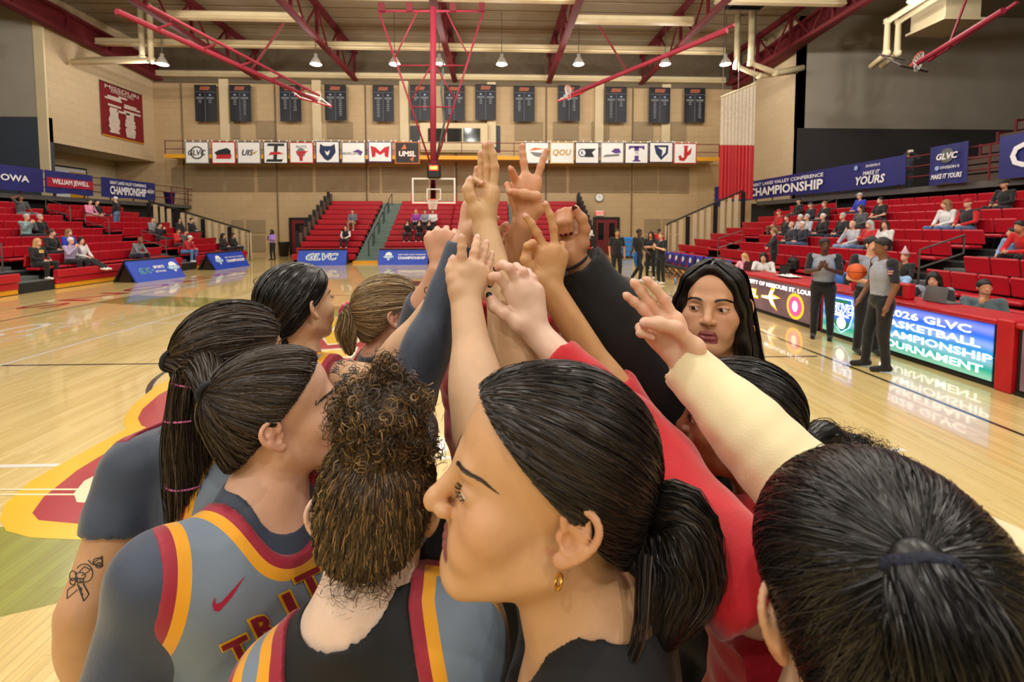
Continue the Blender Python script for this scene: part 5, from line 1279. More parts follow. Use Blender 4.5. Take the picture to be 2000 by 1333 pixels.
# standing people
def standing(px, py, rz, pose, lbl, top, z=0., **k):
    p = WZ(px, py, z); return person((p[0], p[1], z), math.radians(rz), pose, lbl, top, **k)
def tablet(t, J):
    m = MB().box((0, 0, 0), (.30, .02, .42), 0).box((0, -.012, 0), (.26, .004, .38), 1); m.build('clipboard', [MT('blue_clip', (40, 120, 220), .4), MT('court_diagram', (226, 180, 120), .5)], t, loc=(.26, .1, .78), rot=(0, .5, .3))
standing(533, 508, 160, 'clap', 'woman in a lavender hoodie and black tights standing near the trash can', (170, 132, 214), skin='d', hair=('long', 'k'), bottom=(20, 20, 24), shoes=BK, sc=1.0)
POL = dict(bottom=(20, 20, 24), long=False, shoes=(236, 236, 236), h=.012)
standing(1204, 549, 180, 'stand', 'man in a black polo standing alone with arms at his sides', (20, 22, 25), hair=('short', 'b'), skin='b', sc=1.05, **POL)
standing(1246, 553, 215, 'walk', 'man in a black polo carrying a court diagram clipboard', (20, 22, 25), hair=('short', 'k'), skin='d', sc=1.06, extra=tablet, **POL)
standing(1270, 545, 150, 'fold', 'dark haired woman in black between the coaches', (20, 22, 25), hair=('long', 'k'), skin='b', **POL)
standing(1290, 555, 110, 'clap', 'short haired coach in a black polo with a wrist watch', (20, 22, 25), hair=('short', 'lt'), skin='a', sc=1.0, **POL)
p = WY(1275, 470, 20.5); person((p[0], 20.5, 0.02), math.radians(180), 'stand', 'person in a lavender top behind the coaches', (150, 140, 190), hair=('long', 'k'), sc=.9)
p = WY(1287, 470, 22.5); person((p[0], 22.5, 0.02), math.radians(180), 'stand', 'person in a red shirt far behind the coaches', (190, 24, 34), skin='d', hair=('short', 'k'), sc=1.03)
p = WX(226, 388, -18.2); person((-18.2, p[1], .30+RISE*5), math.radians(100), 'stand', 'white haired person standing in a black jacket and jeans, seen from behind', BK, bottom=(90, 116, 156), hair=('short', 'w'), sc=.98)
p = WX(1522, 450, 8.7); person((8.55, p[1], .30), math.radians(60), 'spread', 'woman in black standing with both arms spread on the lowest right row', BK, bottom=BK, hair=('tail', 'lt'), h=.012, shoes=BK, sc=.92)
def camera_x(t, J):
    c = MB().box((0, .30, 1.62), (.14, .09, .10), bev=.02); c.cyl((0, .34, 1.62), (0, .48, 1.62), .04, n=10); c.build('photo_camera', WHITE, t)
p = WY(1776, 268, 18.0); person((p[0], 18.0, 3.3), math.radians(150), 'photo', 'photographer in dark clothes aiming a pale camera on the concourse', (50, 56, 70), skin='b', hair=('short', 'k'), extra=camera_x)
# referees
REFG, REFB = (150, 156, 172), (24, 26, 34)
def flag(t, J):
    for k in range(5): MB().box((-.245, .02, 1.34-.014*k), (.02, .085, .008)).build('flag_stripe', MT('flag_red', (190, 60, 70), .7) if k % 2 == 0 else WTXT, t)
    MB().box((-.25, .045, 1.355), (.02, .035, .03)).build('flag_canton', MT('flag_blue', (40, 50, 110), .7), t)
def belt(t, J):
    flag(t, J)
    MB().lathe([(.165, .0), (.172, .0), (.172, .035), (.165, .035)], (0, 0, .97), 20).build('belt', BLACK, t)
    for sx in (-1, 1): MB().tube([(sx*.165, .03, 1.0), (sx*.17, .07, 1.2), (sx*.14, .06, 1.36)], .008, 5).build('side_stripe', MT('ref_blue', (90, 150, 220), .7), t)
RK = dict(bottom=(18, 18, 21), sleeve=REFB, long=False, shoes=(18, 18, 20), h=.0095)
p = WZ(1604, 662); person((p[0], p[1], 0), math.radians(140), 'clap', 'woman referee clasping her hands by the brown LED board', REFG, skin='d', hair=('short', 'k'), extra=belt, sc=1.0, **RK)
p = WZ(1692, 692); person((p[0], p[1], 0), math.radians(165), 'ball', 'referee holding the orange ball, half behind another referee', REFG, skin='a', hair=('short', 'k'), extra=belt, sc=1.03, **RK)
p2 = WZ(1716, 722); person((p2[0], p2[1], 0), math.radians(75), 'hang', 'nearest referee standing in profile with a flag patch on his sleeve', REFG, skin='c', hair=('short', 'k'), extra=flag, sc=1.03, **RK)
bl = empty('basketball', W(1673, 531, W(1673, 531, 1)[1] and p[1]*.985), 'orange basketball held in front of the referee', 'basketball')
BALLM = MT('orange_ball_leather', (222, 98, 40), .55, var=.06, scale=8, bump=.3, bscale=200)
m = MB().lathe([(.12*math.sin(a), -.12*math.cos(a)) for a in np.linspace(0, math.pi, 17)], n=24); m.build('ball_skin', BALLM, bl, smooth=True)
for R_ in (np.eye(3), Rx(1.57), Ry(1.57)):
    MB().tube([R_@np.array([.1205*math.cos(a), .1205*math.sin(a), 0]) for a in np.linspace(0, 2*math.pi, 40, False)], .003, 4, closed=True).build('seam', BLACK, bl)
# people at the table
def at_table(px, py, x, pose, lbl, top, turn=0, **k):
    p = WX(px, py, x); hz = POSES[pose]['head'][2]; t = person((x, p[1], p[2]-hz*k.get('sc', 1.)), math.pi/2+turn, pose, lbl, top, h=.012, grp='people at the scorer table', **k)
    z = p[2]-hz*k.get('sc', 1.)
    c = empty('stool', (x, p[1], 0), 'dark folding seat under the %s' % lbl.split(' at ')[0].split(' with ')[0], 'seat', 'seats behind the scorer table'); zz = z+.36
    MB().box((0, 0, zz-.02), (.4, .4, .04), bev=.01).build('seat', BLACK, c)
    for a_ in (-1, 1):
        for b_ in (-1, 1): MB().cyl((a_*.17, b_*.17, 0), (a_*.15, b_*.15, zz), .013, n=6).build('leg', STEEL, c)
at_table(1461, 503, 7.2, 'write', 'blonde woman in a pink sweater', (228, 170, 186), hair=('long', 'y'), turn=.5)
at_table(1493, 502, 7.0, 'write', 'dark haired woman in a white top', (226, 226, 226), hair=('long', 'k'), turn=.9)
at_table(1645, 517, 7.3, 'lap', 'man in a black jacket with a white and blue chest at the table', (60, 110, 190), sleeve=BK, hair=('short', 'k'))
at_table(1765, 525, 7.3, 'write', 'person in a light blue shirt hidden by the referee', (150, 190, 236), hair=('short', 'lt'))
at_table(1828, 545, 7.2, 'write', 'black haired official in a grey and black shirt', REFG, sleeve=REFB, hair=('long', 'k'), skin='a', turn=.6)
at_table(1921, 562, 7.0, 'chin', 'man in a grey plaid shirt with a hand at his chin', (84, 104, 112), hair=('short', 'k'), skin='b', turn=.9)
# ================================================================== THE HUDDLE: detailed people
def vnorm(v, f):
    n = np.cross(v[f[:, 2]]-v[f[:, 0]], v[f[:, 3]]-v[f[:, 1]]); o = np.zeros_like(v)
    for i in range(4): np.add.at(o, f[:, i], n)
    return o/(np.linalg.norm(o, axis=1)[:, None]+1e-12)
def wob(v, seed, sc, amp):
    r = np.random.default_rng(seed); o = np.zeros(len(v))
    for i in range(6):
        k = r.normal(size=3)*sc*(1+i*.35); q = r.normal(size=3)*sc*.5
        o += np.sin(v@k+r.uniform(0, 6)+1.6*np.sin(v@q+r.uniform(0, 6)))/(1+i*.4)
    return o*amp/2.2
class HT:                      # head frame: x right, y forward, z up
    def __init__(s, c, az, pitch=0, roll=0, sc=1.):
        s.c = np.asarray(c, float); s.R = Rz(-math.radians(az))@Rx(math.radians(pitch))@Ry(math.radians(roll)); s.s = sc
    def p(s, *q): return s.c+s.s*(s.R@np.array(q, float))
    def P(s, A): return s.c+s.s*(np.asarray(A, float)@s.R.T)
    def L(s, A): return ((np.asarray(A, float)-s.c)@s.R)/s.s
def add_head(S, T, face=True, lid=.5, jaw=0., nose=1.):
    s_ = T.s
    def E(c, r, k=.012, op=0, tag=0, R=None): S.ell(T.p(*c), np.array(r)*s_, T.R if R is None else T.R@R, k, op, tag)
    def C(a, b, r1, r2, k=.01, op=0, tag=0): S.cap(T.p(*a), T.p(*b), r1*s_, r2*s_, k, op, tag)
    E((0, -.012, .035), (.072, .094, .084), .02); E((0, .038, .042), (.060, .052, .056), .03)
    E((0, .030, -.045), (.055, .060, .070), .03); E((0, .068, -.097), (.020, .018, .017), .025)
    for s in (1, -1):
        C((s*.052, -.004, -.055), (s*.016, .066, -.100), .014, .014, .03)
        E((s*.040, .058, -.028), (.024, .024, .022), .03); E((s*.026, .070, -.060), (.02, .018, .02), .02)
    if face:
        C((-.030, .085, .016), (.030, .085, .016), .008, .008, .02)
        for s in (1, -1): E((s*.032, .099, -.003), (.017, .014, .011), .014, 1)
        nn = (nose-1)*.06
        C((0, .088, .010), (0, .104+nn, -.025), .0075, .0095, .016); E((0, .109+nn, -.033), (.0098, .0095, .009), .008); C((0, .106+nn, -.038), (0, .088, -.048), .006, .005, .010)
        for s in (1, -1):
            E((s*.0115, .098+nn*.6, -.036), (.0078, .0100, .0072), .005); E((s*.006, .104+nn*.7, -.0425), (.0035, .005, .003), .003, 1)
            E((s*.031, .0765, -.003), (.0145, .0135, .0125), .004)
        # lips
        w = .0245
        C((-w, .0815, -.0665), (-.006, .0900, -.0636), .0026, .0040, .005, 0, 5); C((w, .0815, -.0665), (.006, .0900, -.0636), .0026, .0040, .005, 0, 5); C((-.006, .0900, -.0638), (.006, .0900, -.0638), .0038, .0038, .004, 0, 5)
        z = -.0738-jaw
        C((-w, .0815, -.0675-jaw*.3), (-.007, .0885, z), .0026, .0049, .005, 0, 5); C((w, .0815, -.0675-jaw*.3), (.007, .0885, z), .0026, .0049, .005, 0, 5); C((-.007, .0885, z), (.007, .0885, z), .0049, .0049, .004, 0, 5)
        C((-.019, .0915, -.0685-jaw*.5), (.019, .0915, -.0685-jaw*.5), .0012+jaw*.45, .0012+jaw*.45, .002, 1)
        for s in (1, -1): E((s*.0315, .0925, -.0045), (.0125, .012, .0022+.0035*lid), .0015, 1)
    for s in (1, -1):
        def e(u, v, o=0.): return (s*(.0735+.004+max(0, -u+.006)*.55+o), -.010+.9*u-.12*v, -.004+.9*v)
        E(e(-.004, .003, -.0045), (.0042, .0150, .0265), .004, 0, 6, Rz(s*.48))
        hx = [(.008, .006), (.013, .020), (.004, .031), (-.010, .030), (-.019, .019), (-.019, .003), (-.012, -.013), (-.003, -.024), (.006, -.024)]
        hx = [tuple(p_[:2]) for p_ in catmull([(*p_, 0) for p_ in hx], 20)]
        for a, b in zip(hx, hx[1:]): C(e(*a), e(*b), .0034, .0034, .0022, 0, 6)
        for a, b in zip([(-.002, .020), (-.010, .010), (-.010, -.004), (-.003, -.014)], [(-.010, .010), (-.010, -.004), (-.003, -.014), (.004, -.012)]): C(e(*a), e(*b), .003, .003, .003, 0, 6)
        E(e(.001, -.025, -.002), (.005, .007, .008), .005, 0, 6); E(e(.009, -.003, -.003), (.004, .004, .006), .004, 0, 6)
        E(e(.002, -.003, .003), (.0075, .0055, .0085), .003, 1); E(e(-.005, .018, .004), (.005, .004, .006), .003, 1)
FR = {'i': (.0092, .0070), 'm': (.0095, .0071), 'r': (.0090, .0068), 'p': (.0080, .0060), 't': (.0115, .0086)}
def hand_pts(w, d, F, d0=0.):
    o = {}
    for k, js in F.items():
        pts = []; z = d0
        for j in js:
            if len(j) > 2: z = d0+j[2]
            pts.append(W(j[0], j[1], d+z))
        o[k] = pts
    return W(w[0], w[1], d), o
def add_hand(S, w, pts, sc=1., k=.0035):
    ks = [x for x in 'imrp' if x in pts]; M_ = [pts[x][0] for x in ks]
    for a, b in zip(M_, M_[1:]): S.cap(a*.85+w*.15, b*.85+w*.15, .0118*sc, .0115*sc, .010)
    for x in ks:
        p = pts[x]; r0, r1 = FR[x][0]*sc, FR[x][1]*sc
        S.cap(w*.92+p[0]*.08, p[0], .0155*sc, .0115*sc, .012); S.cap(w*.5+p[0]*.5, p[0], .0135*sc, .0115*sc, .012)
    for x in ks:
        p = pts[x]; r0, r1 = FR[x][0]*sc, FR[x][1]*sc; n = len(p)-1
        for i in range(n):
            ra = r0+(r1-r0)*i/n; rb = r0+(r1-r0)*(i+1)/n
            S.cap(p[i], p[i+1], ra, rb*.99, k); S.ell(p[i+1], rb*1.03 if i < n-1 else rb, k=k)
    if 't' in pts:
        p = pts['t']; r0, r1 = FR['t'][0]*sc, FR['t'][1]*sc; mid = np.mean(M_, 0)*.35+w*.65
        S.cap(mid, p[0], .017*sc, .015*sc, .014); S.cap(w, p[0], .018*sc, .0145*sc, .014)
        for i, (ra, rb) in enumerate(((.0145*sc, r0), (r0, r0*.95), (r0*.95, r1))):
            if i+1 < len(p): S.cap(p[i], p[i+1], ra, rb, .006); S.ell(p[i+1], rb*1.02, k=.004)
_NAIL = None
def nails(root, base, pts, dors, mat, sc=1.):
    global _NAIL
    if _NAIL is None:
        _NAIL = MB().lathe([(math.sin(a), -math.cos(a)) for a in np.linspace(0, math.pi, 7)], n=10).mesh('fingernail', [mat], True)
    for x, p in pts.items():
        t = unit(p[-1]-p[-2]); dd = unit(np.asarray(dors if not isinstance(dors, dict) else dors.get(x, dors['*']), float)); dd = unit(dd-t*(dd@t)); r = FR[x][1]*sc
        c = p[-1]+dd*r*.72+t*r*.25-base; q = np.cross(dd, t)
        o = put(_NAIL, 'fingernail', root, [mat]); o.matrix_local = Matrix.Translation(c) @ Matrix(np.stack([q, t, dd], 1).tolist()).to_4x4() @ Matrix.Diagonal((r*.74, r*.95, r*.34, 1))
def torso(S, nb, az, leanv, g=0., hips=True, sc=1., bust=1., tag=0):
    up = unit(np.array([leanv[0], leanv[1], 1.])); fw = np.array([math.sin(math.radians(az)), math.cos(math.radians(az)), 0]); fw = unit(fw-up*(fw@up)); rt = np.cross(fw, up)
    R = np.stack([rt, fw, up], 1); q = lambda *a: nb+R@(np.array(a, float)*sc)
    S.ell(q(0, .0, -.20), np.array((.158, .098, .20))*sc+g, R, k=.03, tag=tag)
    S.cap(q(-.10, -.012, -.085), q(.10, -.012, -.085), .070*sc+g, k=.04, tag=tag)
    for s in (1, -1):
        S.cap(q(0, -.018, .01), q(s*.125, -.012, -.055), .045*sc+g, .042*sc+g, .04, tag=tag)
        if bust: S.ell(q(s*.068, .078, -.225), np.array((.062, .052*bust, .062))*sc+g, R, k=.04, tag=tag)
    S.ell(q(0, 0, -.41), np.array((.132, .092, .17))*sc+g, R, k=.06, tag=tag)
    if hips: S.ell(q(0, -.005, -.57), np.array((.172, .122, .14))*sc+g, R, k=.06, tag=tag)
    return R, q
def arm(S, j, rs, g=0., k=.015, a=0., b=1., tag=0):
    for (p, q), (r1, r2) in zip(zip(j, j[1:]), zip(rs, rs[1:])): S.cap(p, q, r1+g, r2+g, k, tag=tag)
def jersey_mat(name, base=(118, 136, 156)):
    m = MT(name, base, .6, var=.06, scale=14, bump=.25, bscale=500, sheen=.3, bd=.001); nt = m.node_tree; N = nt.nodes; L = nt.links; b = N['Principled BSDF']
    src = b.inputs['Base Color'].links[0].from_socket
    at = N.new('ShaderNodeAttribute'); at.attribute_name = 'edge'
    def lt(v, c, s):
        mt = N.new('ShaderNodeMath'); mt.operation = 'LESS_THAN'; mt.inputs[1].default_value = v; L.new(at.outputs['Fac'], mt.inputs[0])
        mx = N.new('ShaderNodeMix'); mx.data_type = 'RGBA'; mx.inputs[7].default_value = (*lin(c), 1); L.new(mt.outputs[0], mx.inputs[0]); L.new(s, mx.inputs[6]); return mx.outputs[2]
    s = lt(.0335, (238, 168, 22), src); s = lt(.0175, (158, 20, 52), s); L.new(s, b.inputs['Base Color']); return m
JERSEY = jersey_mat('grey_jersey_mesh')
NAVYS = MT('navy_compression_fabric', (52, 66, 90), .55, var=.07, scale=18, bump=.3, bscale=260, sheen=.3, bd=.0015)
BLKS = MT('black_knit', (19, 21, 26), .8, var=.15, scale=14, bump=.3, bscale=220, sheen=.05, bd=.0015)
REDS = MT('red_cotton', (196, 16, 36), .8, var=.07, scale=12, bump=.3, bscale=260, sheen=.4, bd=.0015)
DKRED = REDS
CREAMS = MT('cream_tie_dye', (242, 230, 186), .8, var=.08, scale=6, bump=.3, bscale=300, sheen=.3, bd=.0015)
SKINM = MT('skin_detailed', (220, 180, 150), .44, var=.06, scale=38, bump=.12, bscale=420, bd=.0015, attr='col', sss=.12)
NAILM = MT('natural_nail', (232, 192, 178), .25); NAILD = MT('dark_green_nail', (24, 40, 44), .15); NAILR = MT('maroon_nail', (84, 10, 30), .12)
def hair_mat(name, c1, c2, rough=.38):
    m = bpy.data.materials.new(name); m.use_nodes = True; nt = m.node_tree; N = nt.nodes; L = nt.links; b = N['Principled BSDF']
    at = N.new('ShaderNodeAttribute'); at.attribute_name = 'rnd'; cr = N.new('ShaderNodeValToRGB'); L.new(at.outputs['Fac'], cr.inputs[0])
    e = cr.color_ramp.elements; e[0].color = (*lin([x*.55 for x in c1]), 1); e[1].color = (*lin(c2), 1); x = e.new(.6); x.color = (*lin(c1), 1)
    L.new(cr.outputs[0], b.inputs['Base Color']); b.inputs['Roughness'].default_value = rough; b.inputs['Specular IOR Level'].default_value = .5
    return m
def ribbons(paths, width, center=None, tilt=.5, seed=1, taper=True):
    """paths (N,S,3) -> strip mesh; rnd per strand"""
    P = np.asarray(paths, float); n, s, _ = P.shape; r = np.random.default_rng(seed)
    t = np.gradient(P, axis=1); t /= np.linalg.norm(t, axis=2)[..., None]+1e-12
    out = (P-center) if center is not None else r.normal(size=P.shape)*1.
    if center is None: out = np.repeat(r.normal(size=(n, 1, 3)), s, 1)
    out = out/(np.linalg.norm(out, axis=2)[..., None]+1e-12)
    side = np.cross(t, out); side /= np.linalg.norm(side, axis=2)[..., None]+1e-12; nn = np.cross(side, t)
    a = r.normal(size=(n, 1, 1))*tilt; side = side*np.cos(a)+nn*np.sin(a)
    w = np.full((n, s, 1), width/2)*(.6+.8*r.random((n, 1, 1)))
    if taper: w = w*np.linspace(1, .35, s)[None, :, None]
    v = np.stack([P-side*w, P+side*w], 2).reshape(-1, 3)
    b = (np.arange(n)[:, None]*s+np.arange(s-1)[None, :]).reshape(-1)*2
    f = np.stack([b, b+1, b+3, b+2], 1); rnd = np.repeat(r.random(n), s*2)
    return v, f, rnd
class Geo:
    def __init__(s): s.v, s.f, s.a, s.n = [], [], [], 0
    def add(s, v, f, a=None):
        s.v.append(v); s.f.append(f+s.n); s.a.append(np.full(len(v), .25) if a is None else a); s.n += len(v); return s
    def obj(s, name, mat, root, base, attr='rnd', smooth=True):
        v = np.concatenate(s.v)-base; f = np.concatenate(s.f); me = mesh_np(name, v, f, [mat], smooth=smooth); a = np.concatenate(s.a); set_attr(me, attr, a)
        return addobj(name, me, root)
def catmull(pts, n):
    P = np.asarray(pts, float); P = np.vstack([2*P[0]-P[1], P, 2*P[-1]-P[-2]]); k = len(P)-3; t = np.linspace(0, k-1e-6, n); i = t.astype(int); u = (t-i)[:, None]
    a, b, c, d = P[i], P[i+1], P[i+2], P[i+3]
    return .5*((2*b)+(-a+c)*u+(2*a-5*b+4*c-d)*u**2+(-a+3*b-3*c+d)*u**3)
def hair_cap(T, g=.010, nape=0., cut=None, front=0.):
    H = SDF(); s = T.s
    H.ell(T.p(0, -.012, .035), np.array((.072, .094, .084))*s+g, T.R, k=.02); H.ell(T.p(0, .038, .042), np.array((.060, .052, .056))*s+g*.8, T.R, k=.03); H.ell(T.p(0, -.045, -.03), np.array((.058, .05, .06))*s+g, T.R, k=.03)
    n0, p0 = cut or ((0, .62, -.785), (0, .085+front, .072))
    H.plane(T.R@np.array(n0), T.p(*p0), k=.010)
    return H
def on_surf(H, c, V, r0=.17, it=9):
    r = np.full(V.shape[:-1], r0)
    for _ in range(it): r = r-.9*H.at(c+V*r[..., None])
    return r
def tight_strands(T, H, tie, n, seed, lift=.0022, cut=None, front=0., S=14, rag=.006):
    """strands combed from the hairline to the tie point (local)"""
    r = np.random.default_rng(seed); c0 = np.array([0, -.012, .03]); n0, p0 = cut or ((0, .62, -.785), (0, .085+front, .072)); n0 = unit(n0)
    V = r.normal(size=(n*7, 3)); V /= np.linalg.norm(V, axis=1)[:, None]
    q = c0+V*.095; sd = (q-np.array(p0))@n0; keep = sd < rag*r.random(len(sd)); V = V[keep]; sd = sd[keep]
    edge = np.argsort(-sd)[:int(n*.62)]; rest = r.permutation(len(V))[:n-len(edge)]; V = V[np.concatenate([edge, rest])]
    vt = unit(np.array(tie)-c0); t = np.linspace(0, 1, S)
    om = np.arccos(np.clip(V@vt, -.999, .999))[:, None, None]; tt = t[None, :, None]
    D = (np.sin((1-tt)*om)*V[:, None, :]+np.sin(tt*om)*vt)/np.sin(om)
    jit = r.normal(size=(len(V), 1, 3))*.05*np.sin(np.pi*tt)+r.normal(size=(len(V), 1, 3))*.03*np.sin(2*np.pi*tt); D = D+jit; D /= np.linalg.norm(D, axis=2)[..., None]
    Wd = D@T.R.T; cw = T.p(*c0); rr = on_surf(H, cw, Wd.astype(np.float64))
    rr = np.minimum(rr, .17)+lift*(.15+r.random((len(V), 1)))*(1+.6*(r.random((len(V), 1)) > .95))
    return cw+Wd*rr[..., None], cw
def tail_strands(guide, rad, n, seed, S=18, wave=.0, spread=.15):
    r = np.random.default_rng(seed); G = catmull(guide, S); rd = np.interp(np.linspace(0, 1, S), np.linspace(0, 1, len(rad)), rad)
    t = np.gradient(G, axis=0); t /= np.linalg.norm(t, axis=1)[:, None]; u = np.cross(t, (0.3, .9, .2)); u /= np.linalg.norm(u, axis=1)[:, None]; w = np.cross(t, u)
    a = r.uniform(0, 2*np.pi, n); q = np.where(r.random(n) > .2, .86+.17*r.random(n), .4+.5*r.random(n))
    ph = r.uniform(0, 6, (n, 1)); tt = np.linspace(0, 1, S)[None, :]
    ra = q[:, None]*rd[None, :]*(1+spread*r.normal(size=(n, 1))*tt)+wave*np.sin(tt*14+ph)
    an = a[:, None]+.35*np.sin(tt*3+ph)
    P = G[None]+ra[..., None]*(np.cos(an)[..., None]*u[None]+np.sin(an)[..., None]*w[None])
    L = np.clip(1-.25*r.random((n, 1, 1)), .6, 1)          # uneven ends
    return G[None, :1]+0*P+(P-G[None, :1])*1.0 if S < 3 else P, G, rd
def tail_core(guide, rad, f=.80):
    S = SDF(); G = catmull(guide, 14); rd = np.interp(np.linspace(0, 1, 14), np.linspace(0, 1, len(rad)), rad)*f
    for a, b, x, y in zip(G, G[1:], rd, rd[1:]): S.cap(a, b, x, y, k=.012)
    return S
def curls(cen, Rb, n, seed, ln=(.03, .06), rad=(.004, .008), turns=3, S=26):
    r = np.random.default_rng(seed); V = r.normal(size=(n, 3)); V /= np.linalg.norm(V, axis=1)[:, None]; p0 = V*np.asarray(Rb)*(.80+.25*r.random((n, 1)))
    d = V*.35+r.normal(size=(n, 3))*.8; d /= np.linalg.norm(d, axis=1)[:, None]
    u = np.cross(d, r.normal(size=(n, 3))); u /= np.linalg.norm(u, axis=1)[:, None]; w = np.cross(d, u); t = np.linspace(0, 1, S)[None, :, None]
    ll = r.uniform(*ln, (n, 1, 1)); rr = r.uniform(*rad, (n, 1, 1)); tn = turns*(.5+r.random((n, 1, 1)))*2*np.pi; ph = r.uniform(0, 6, (n, 1, 1))
    return cen+p0[:, None]+d[:, None]*ll*(t-.5)+rr*(np.cos(tn*t+ph)*u[:, None]+np.sin(tn*t+ph)*w[:, None])
def tie_ring(root, base, c, axis, r, rr, mat, name='hair_tie', n=22, bumps=0.):
    Fm = frame(axis); m = MB(); pts = [c-base+Fm[:, 0]*(r*math.cos(a))+Fm[:, 1]*(r*math.sin(a)) for a in np.linspace(0, 2*math.pi, n, False)]
    m.tube(pts, [rr*(1+bumps*math.sin(i*2.7)) for i in range(n)], 8, closed=True); return m.build(name, mat, root, smooth=True)
EYEM = [MT('eye_white', (226, 220, 214), .15, var=.02), MT('eye_iris', (70, 48, 34), .12), MT('eye_pupil', (8, 8, 8), .08)]
def eyes(root, base, T, look=(0, 1, 0), sides=(1, -1)):
    fy = unit(T.R@np.asarray(look, float)); Fm = frame(fy)
    for s in sides:
        c = T.p(s*.0315, .0765, -.003); m = MB(); r = .0125*T.s; n = 20
        pr = [(0, 1.0), (.17, .985), (.20, .98), (.46, .89), (.48, .877), (.75, .66), (.95, .3), (1, 0), (.9, -.43), (0, -1)]
        for j in range(len(pr)-1):
            (r1, z1), (r2, z2) = pr[j], pr[j+1]
            v = [c-base+Fm@np.array([r*rr*math.cos(a), r*rr*math.sin(a), r*z]) for rr, z in ((r1, z1), (r2, z2)) for a in np.linspace(0, 2*math.pi, n, False)]
            m.add(v, [[i, n+i, n+(i+1) % n, (i+1) % n] for i in range(n)], 2 if j < 2 else 1 if j < 4 else 0)
        m.build('eye', EYEM, root, smooth=True)
def brows(root, base, T, S, mat, sides=(1, -1), thick=.0045, lash=True, lid=.5, seed=3):
    r = np.random.default_rng(seed)
    for s in sides:
        n = 170; u = r.random(n); L0 = np.stack([s*(.013+.036*u), np.full(n, .13), .0155+.0062*np.sin(u*2.3)-.004*u**3+thick*(r.random(n)-.5)*(1-.7*u)], 1)
        dirs = np.stack([s*np.full(n, .9), np.zeros(n), .45-.7*u], 1)*.009
        A = np.stack([L0+dirs*k for k in (0, .35, .7, 1)], 1); Pw = T.P(A); fy = T.R[:, 1]; dd = np.zeros(A.shape[:2])
        for _ in range(14): dd = dd+.9*S.at(Pw-fy*dd[..., None])
        Pw = Pw-fy*(dd-.0007)[..., None]; g = Geo(); g.add(*ribbons(Pw, .0008, T.p(0, 0, 0), .3, seed)); g.obj('eyebrow', mat, root, base)
        if lash:
            n = 70; u = r.random(n); up = (r.random(n) > .3)
            x = s*(.0315+.0118*(2*u-1)); zz = np.where(up, 1, -1)*(.0022+.0035*lid)*np.sqrt(np.maximum(0, 1-(2*u-1)**2))-.0045
            y0 = .0765+np.sqrt(np.maximum(1e-6, .0140**2-(np.abs(x)-.0315)**2*.8)); q0 = np.stack([x, y0, zz], 1)
            ln = np.where(up, .008, .004)[:, None]; dv = np.stack([s*(.2+.5*(2*u-1)), np.full(n, .8), np.where(up, .10+.3*(lid-.3), -.4)], 1)
            A = np.stack([q0, q0+dv*ln*.5, q0+dv*ln+np.stack([0*u, 0*u, np.where(up, .002, -.0005)], 1)], 1); g = Geo(); g.add(*ribbons(T.P(A), .0008, None, .2, seed+s)); g.obj('eyelashes', mat, root, base)
def skin_color(tone, v, T, tags, blush=.5, lip=None):
    c = np.tile(np.array(lin(tone)), (len(v), 1))
    if T is not None:
        q = T.L(v); m = np.exp(-((np.abs(q[:, 0])-.043)**2+(q[:, 1]-.07)**2+(q[:, 2]+.03)**2)/(2*.018**2))+.6*np.exp(-((q[:, 0])**2+(q[:, 1]-.11)**2+(q[:, 2]+.033)**2)/(2*.010**2)); m += .8*(tags == 6)
        c = c*(1-blush*.35*m[:, None]*np.array([0.15, .75, .65]))
        m = (tags == 5)[:, None]; c = np.where(m, np.array(lin(lip or [tone[0]*.78, tone[1]*.50, tone[2]*.52])), c)
    return c
def legs(S, Sb, Ss, q, base_z=0., bare=True, g=.0):
    for s in (1, -1):
        h = q(s*.088, 0, -.62); kn = np.array([h[0]+s*0., h[1], .50]); an = np.array([h[0], h[1], .10])
        S.cap(h, kn, .085, .058, .03); S.cap(kn, an, .056, .038, .02); S.cap(an-[0, 0, .03], an+[0, .10, -.05], .035, .028, .02)
        Sb.cap(h, kn*.9+h*.1 if bare else kn, .105, .085 if bare else .075, .03)
        if not bare: Sb.cap(kn, an, .075, .055, .03)
        Ss.cap(an-[0, .03, .045], an+[0, .15, -.06], .046, .038, .02)
def relaxed(el, wr, cen):
    u = unit(wr-el); n = unit(np.array([cen[0], cen[1], 0])-np.array([wr[0], wr[1], 0])); n = unit(n-u*(n@u)); s = np.cross(u, n); o = {}
    for k, x, l in (('i', .027, .072), ('m', .009, .080), ('r', -.009, .074), ('p', -.026, .058)):
        m = wr+u*(.088-abs(x)*.25)+s*x; p = [m]; a = .25
        for q in (.48, .30, .22): p.append(p[-1]+l*q*(u*math.cos(a)+n*math.sin(a))); a += .35
        o[k] = p
    t0 = wr+u*.03+s*.026+n*.008; o['t'] = [t0, t0+u*.035+s*.016+n*.008, t0+u*.062+s*.018+n*.016, t0+u*.086+s*.014+n*.024]
    return wr, o
A1 = np.array([1, 1, .35])
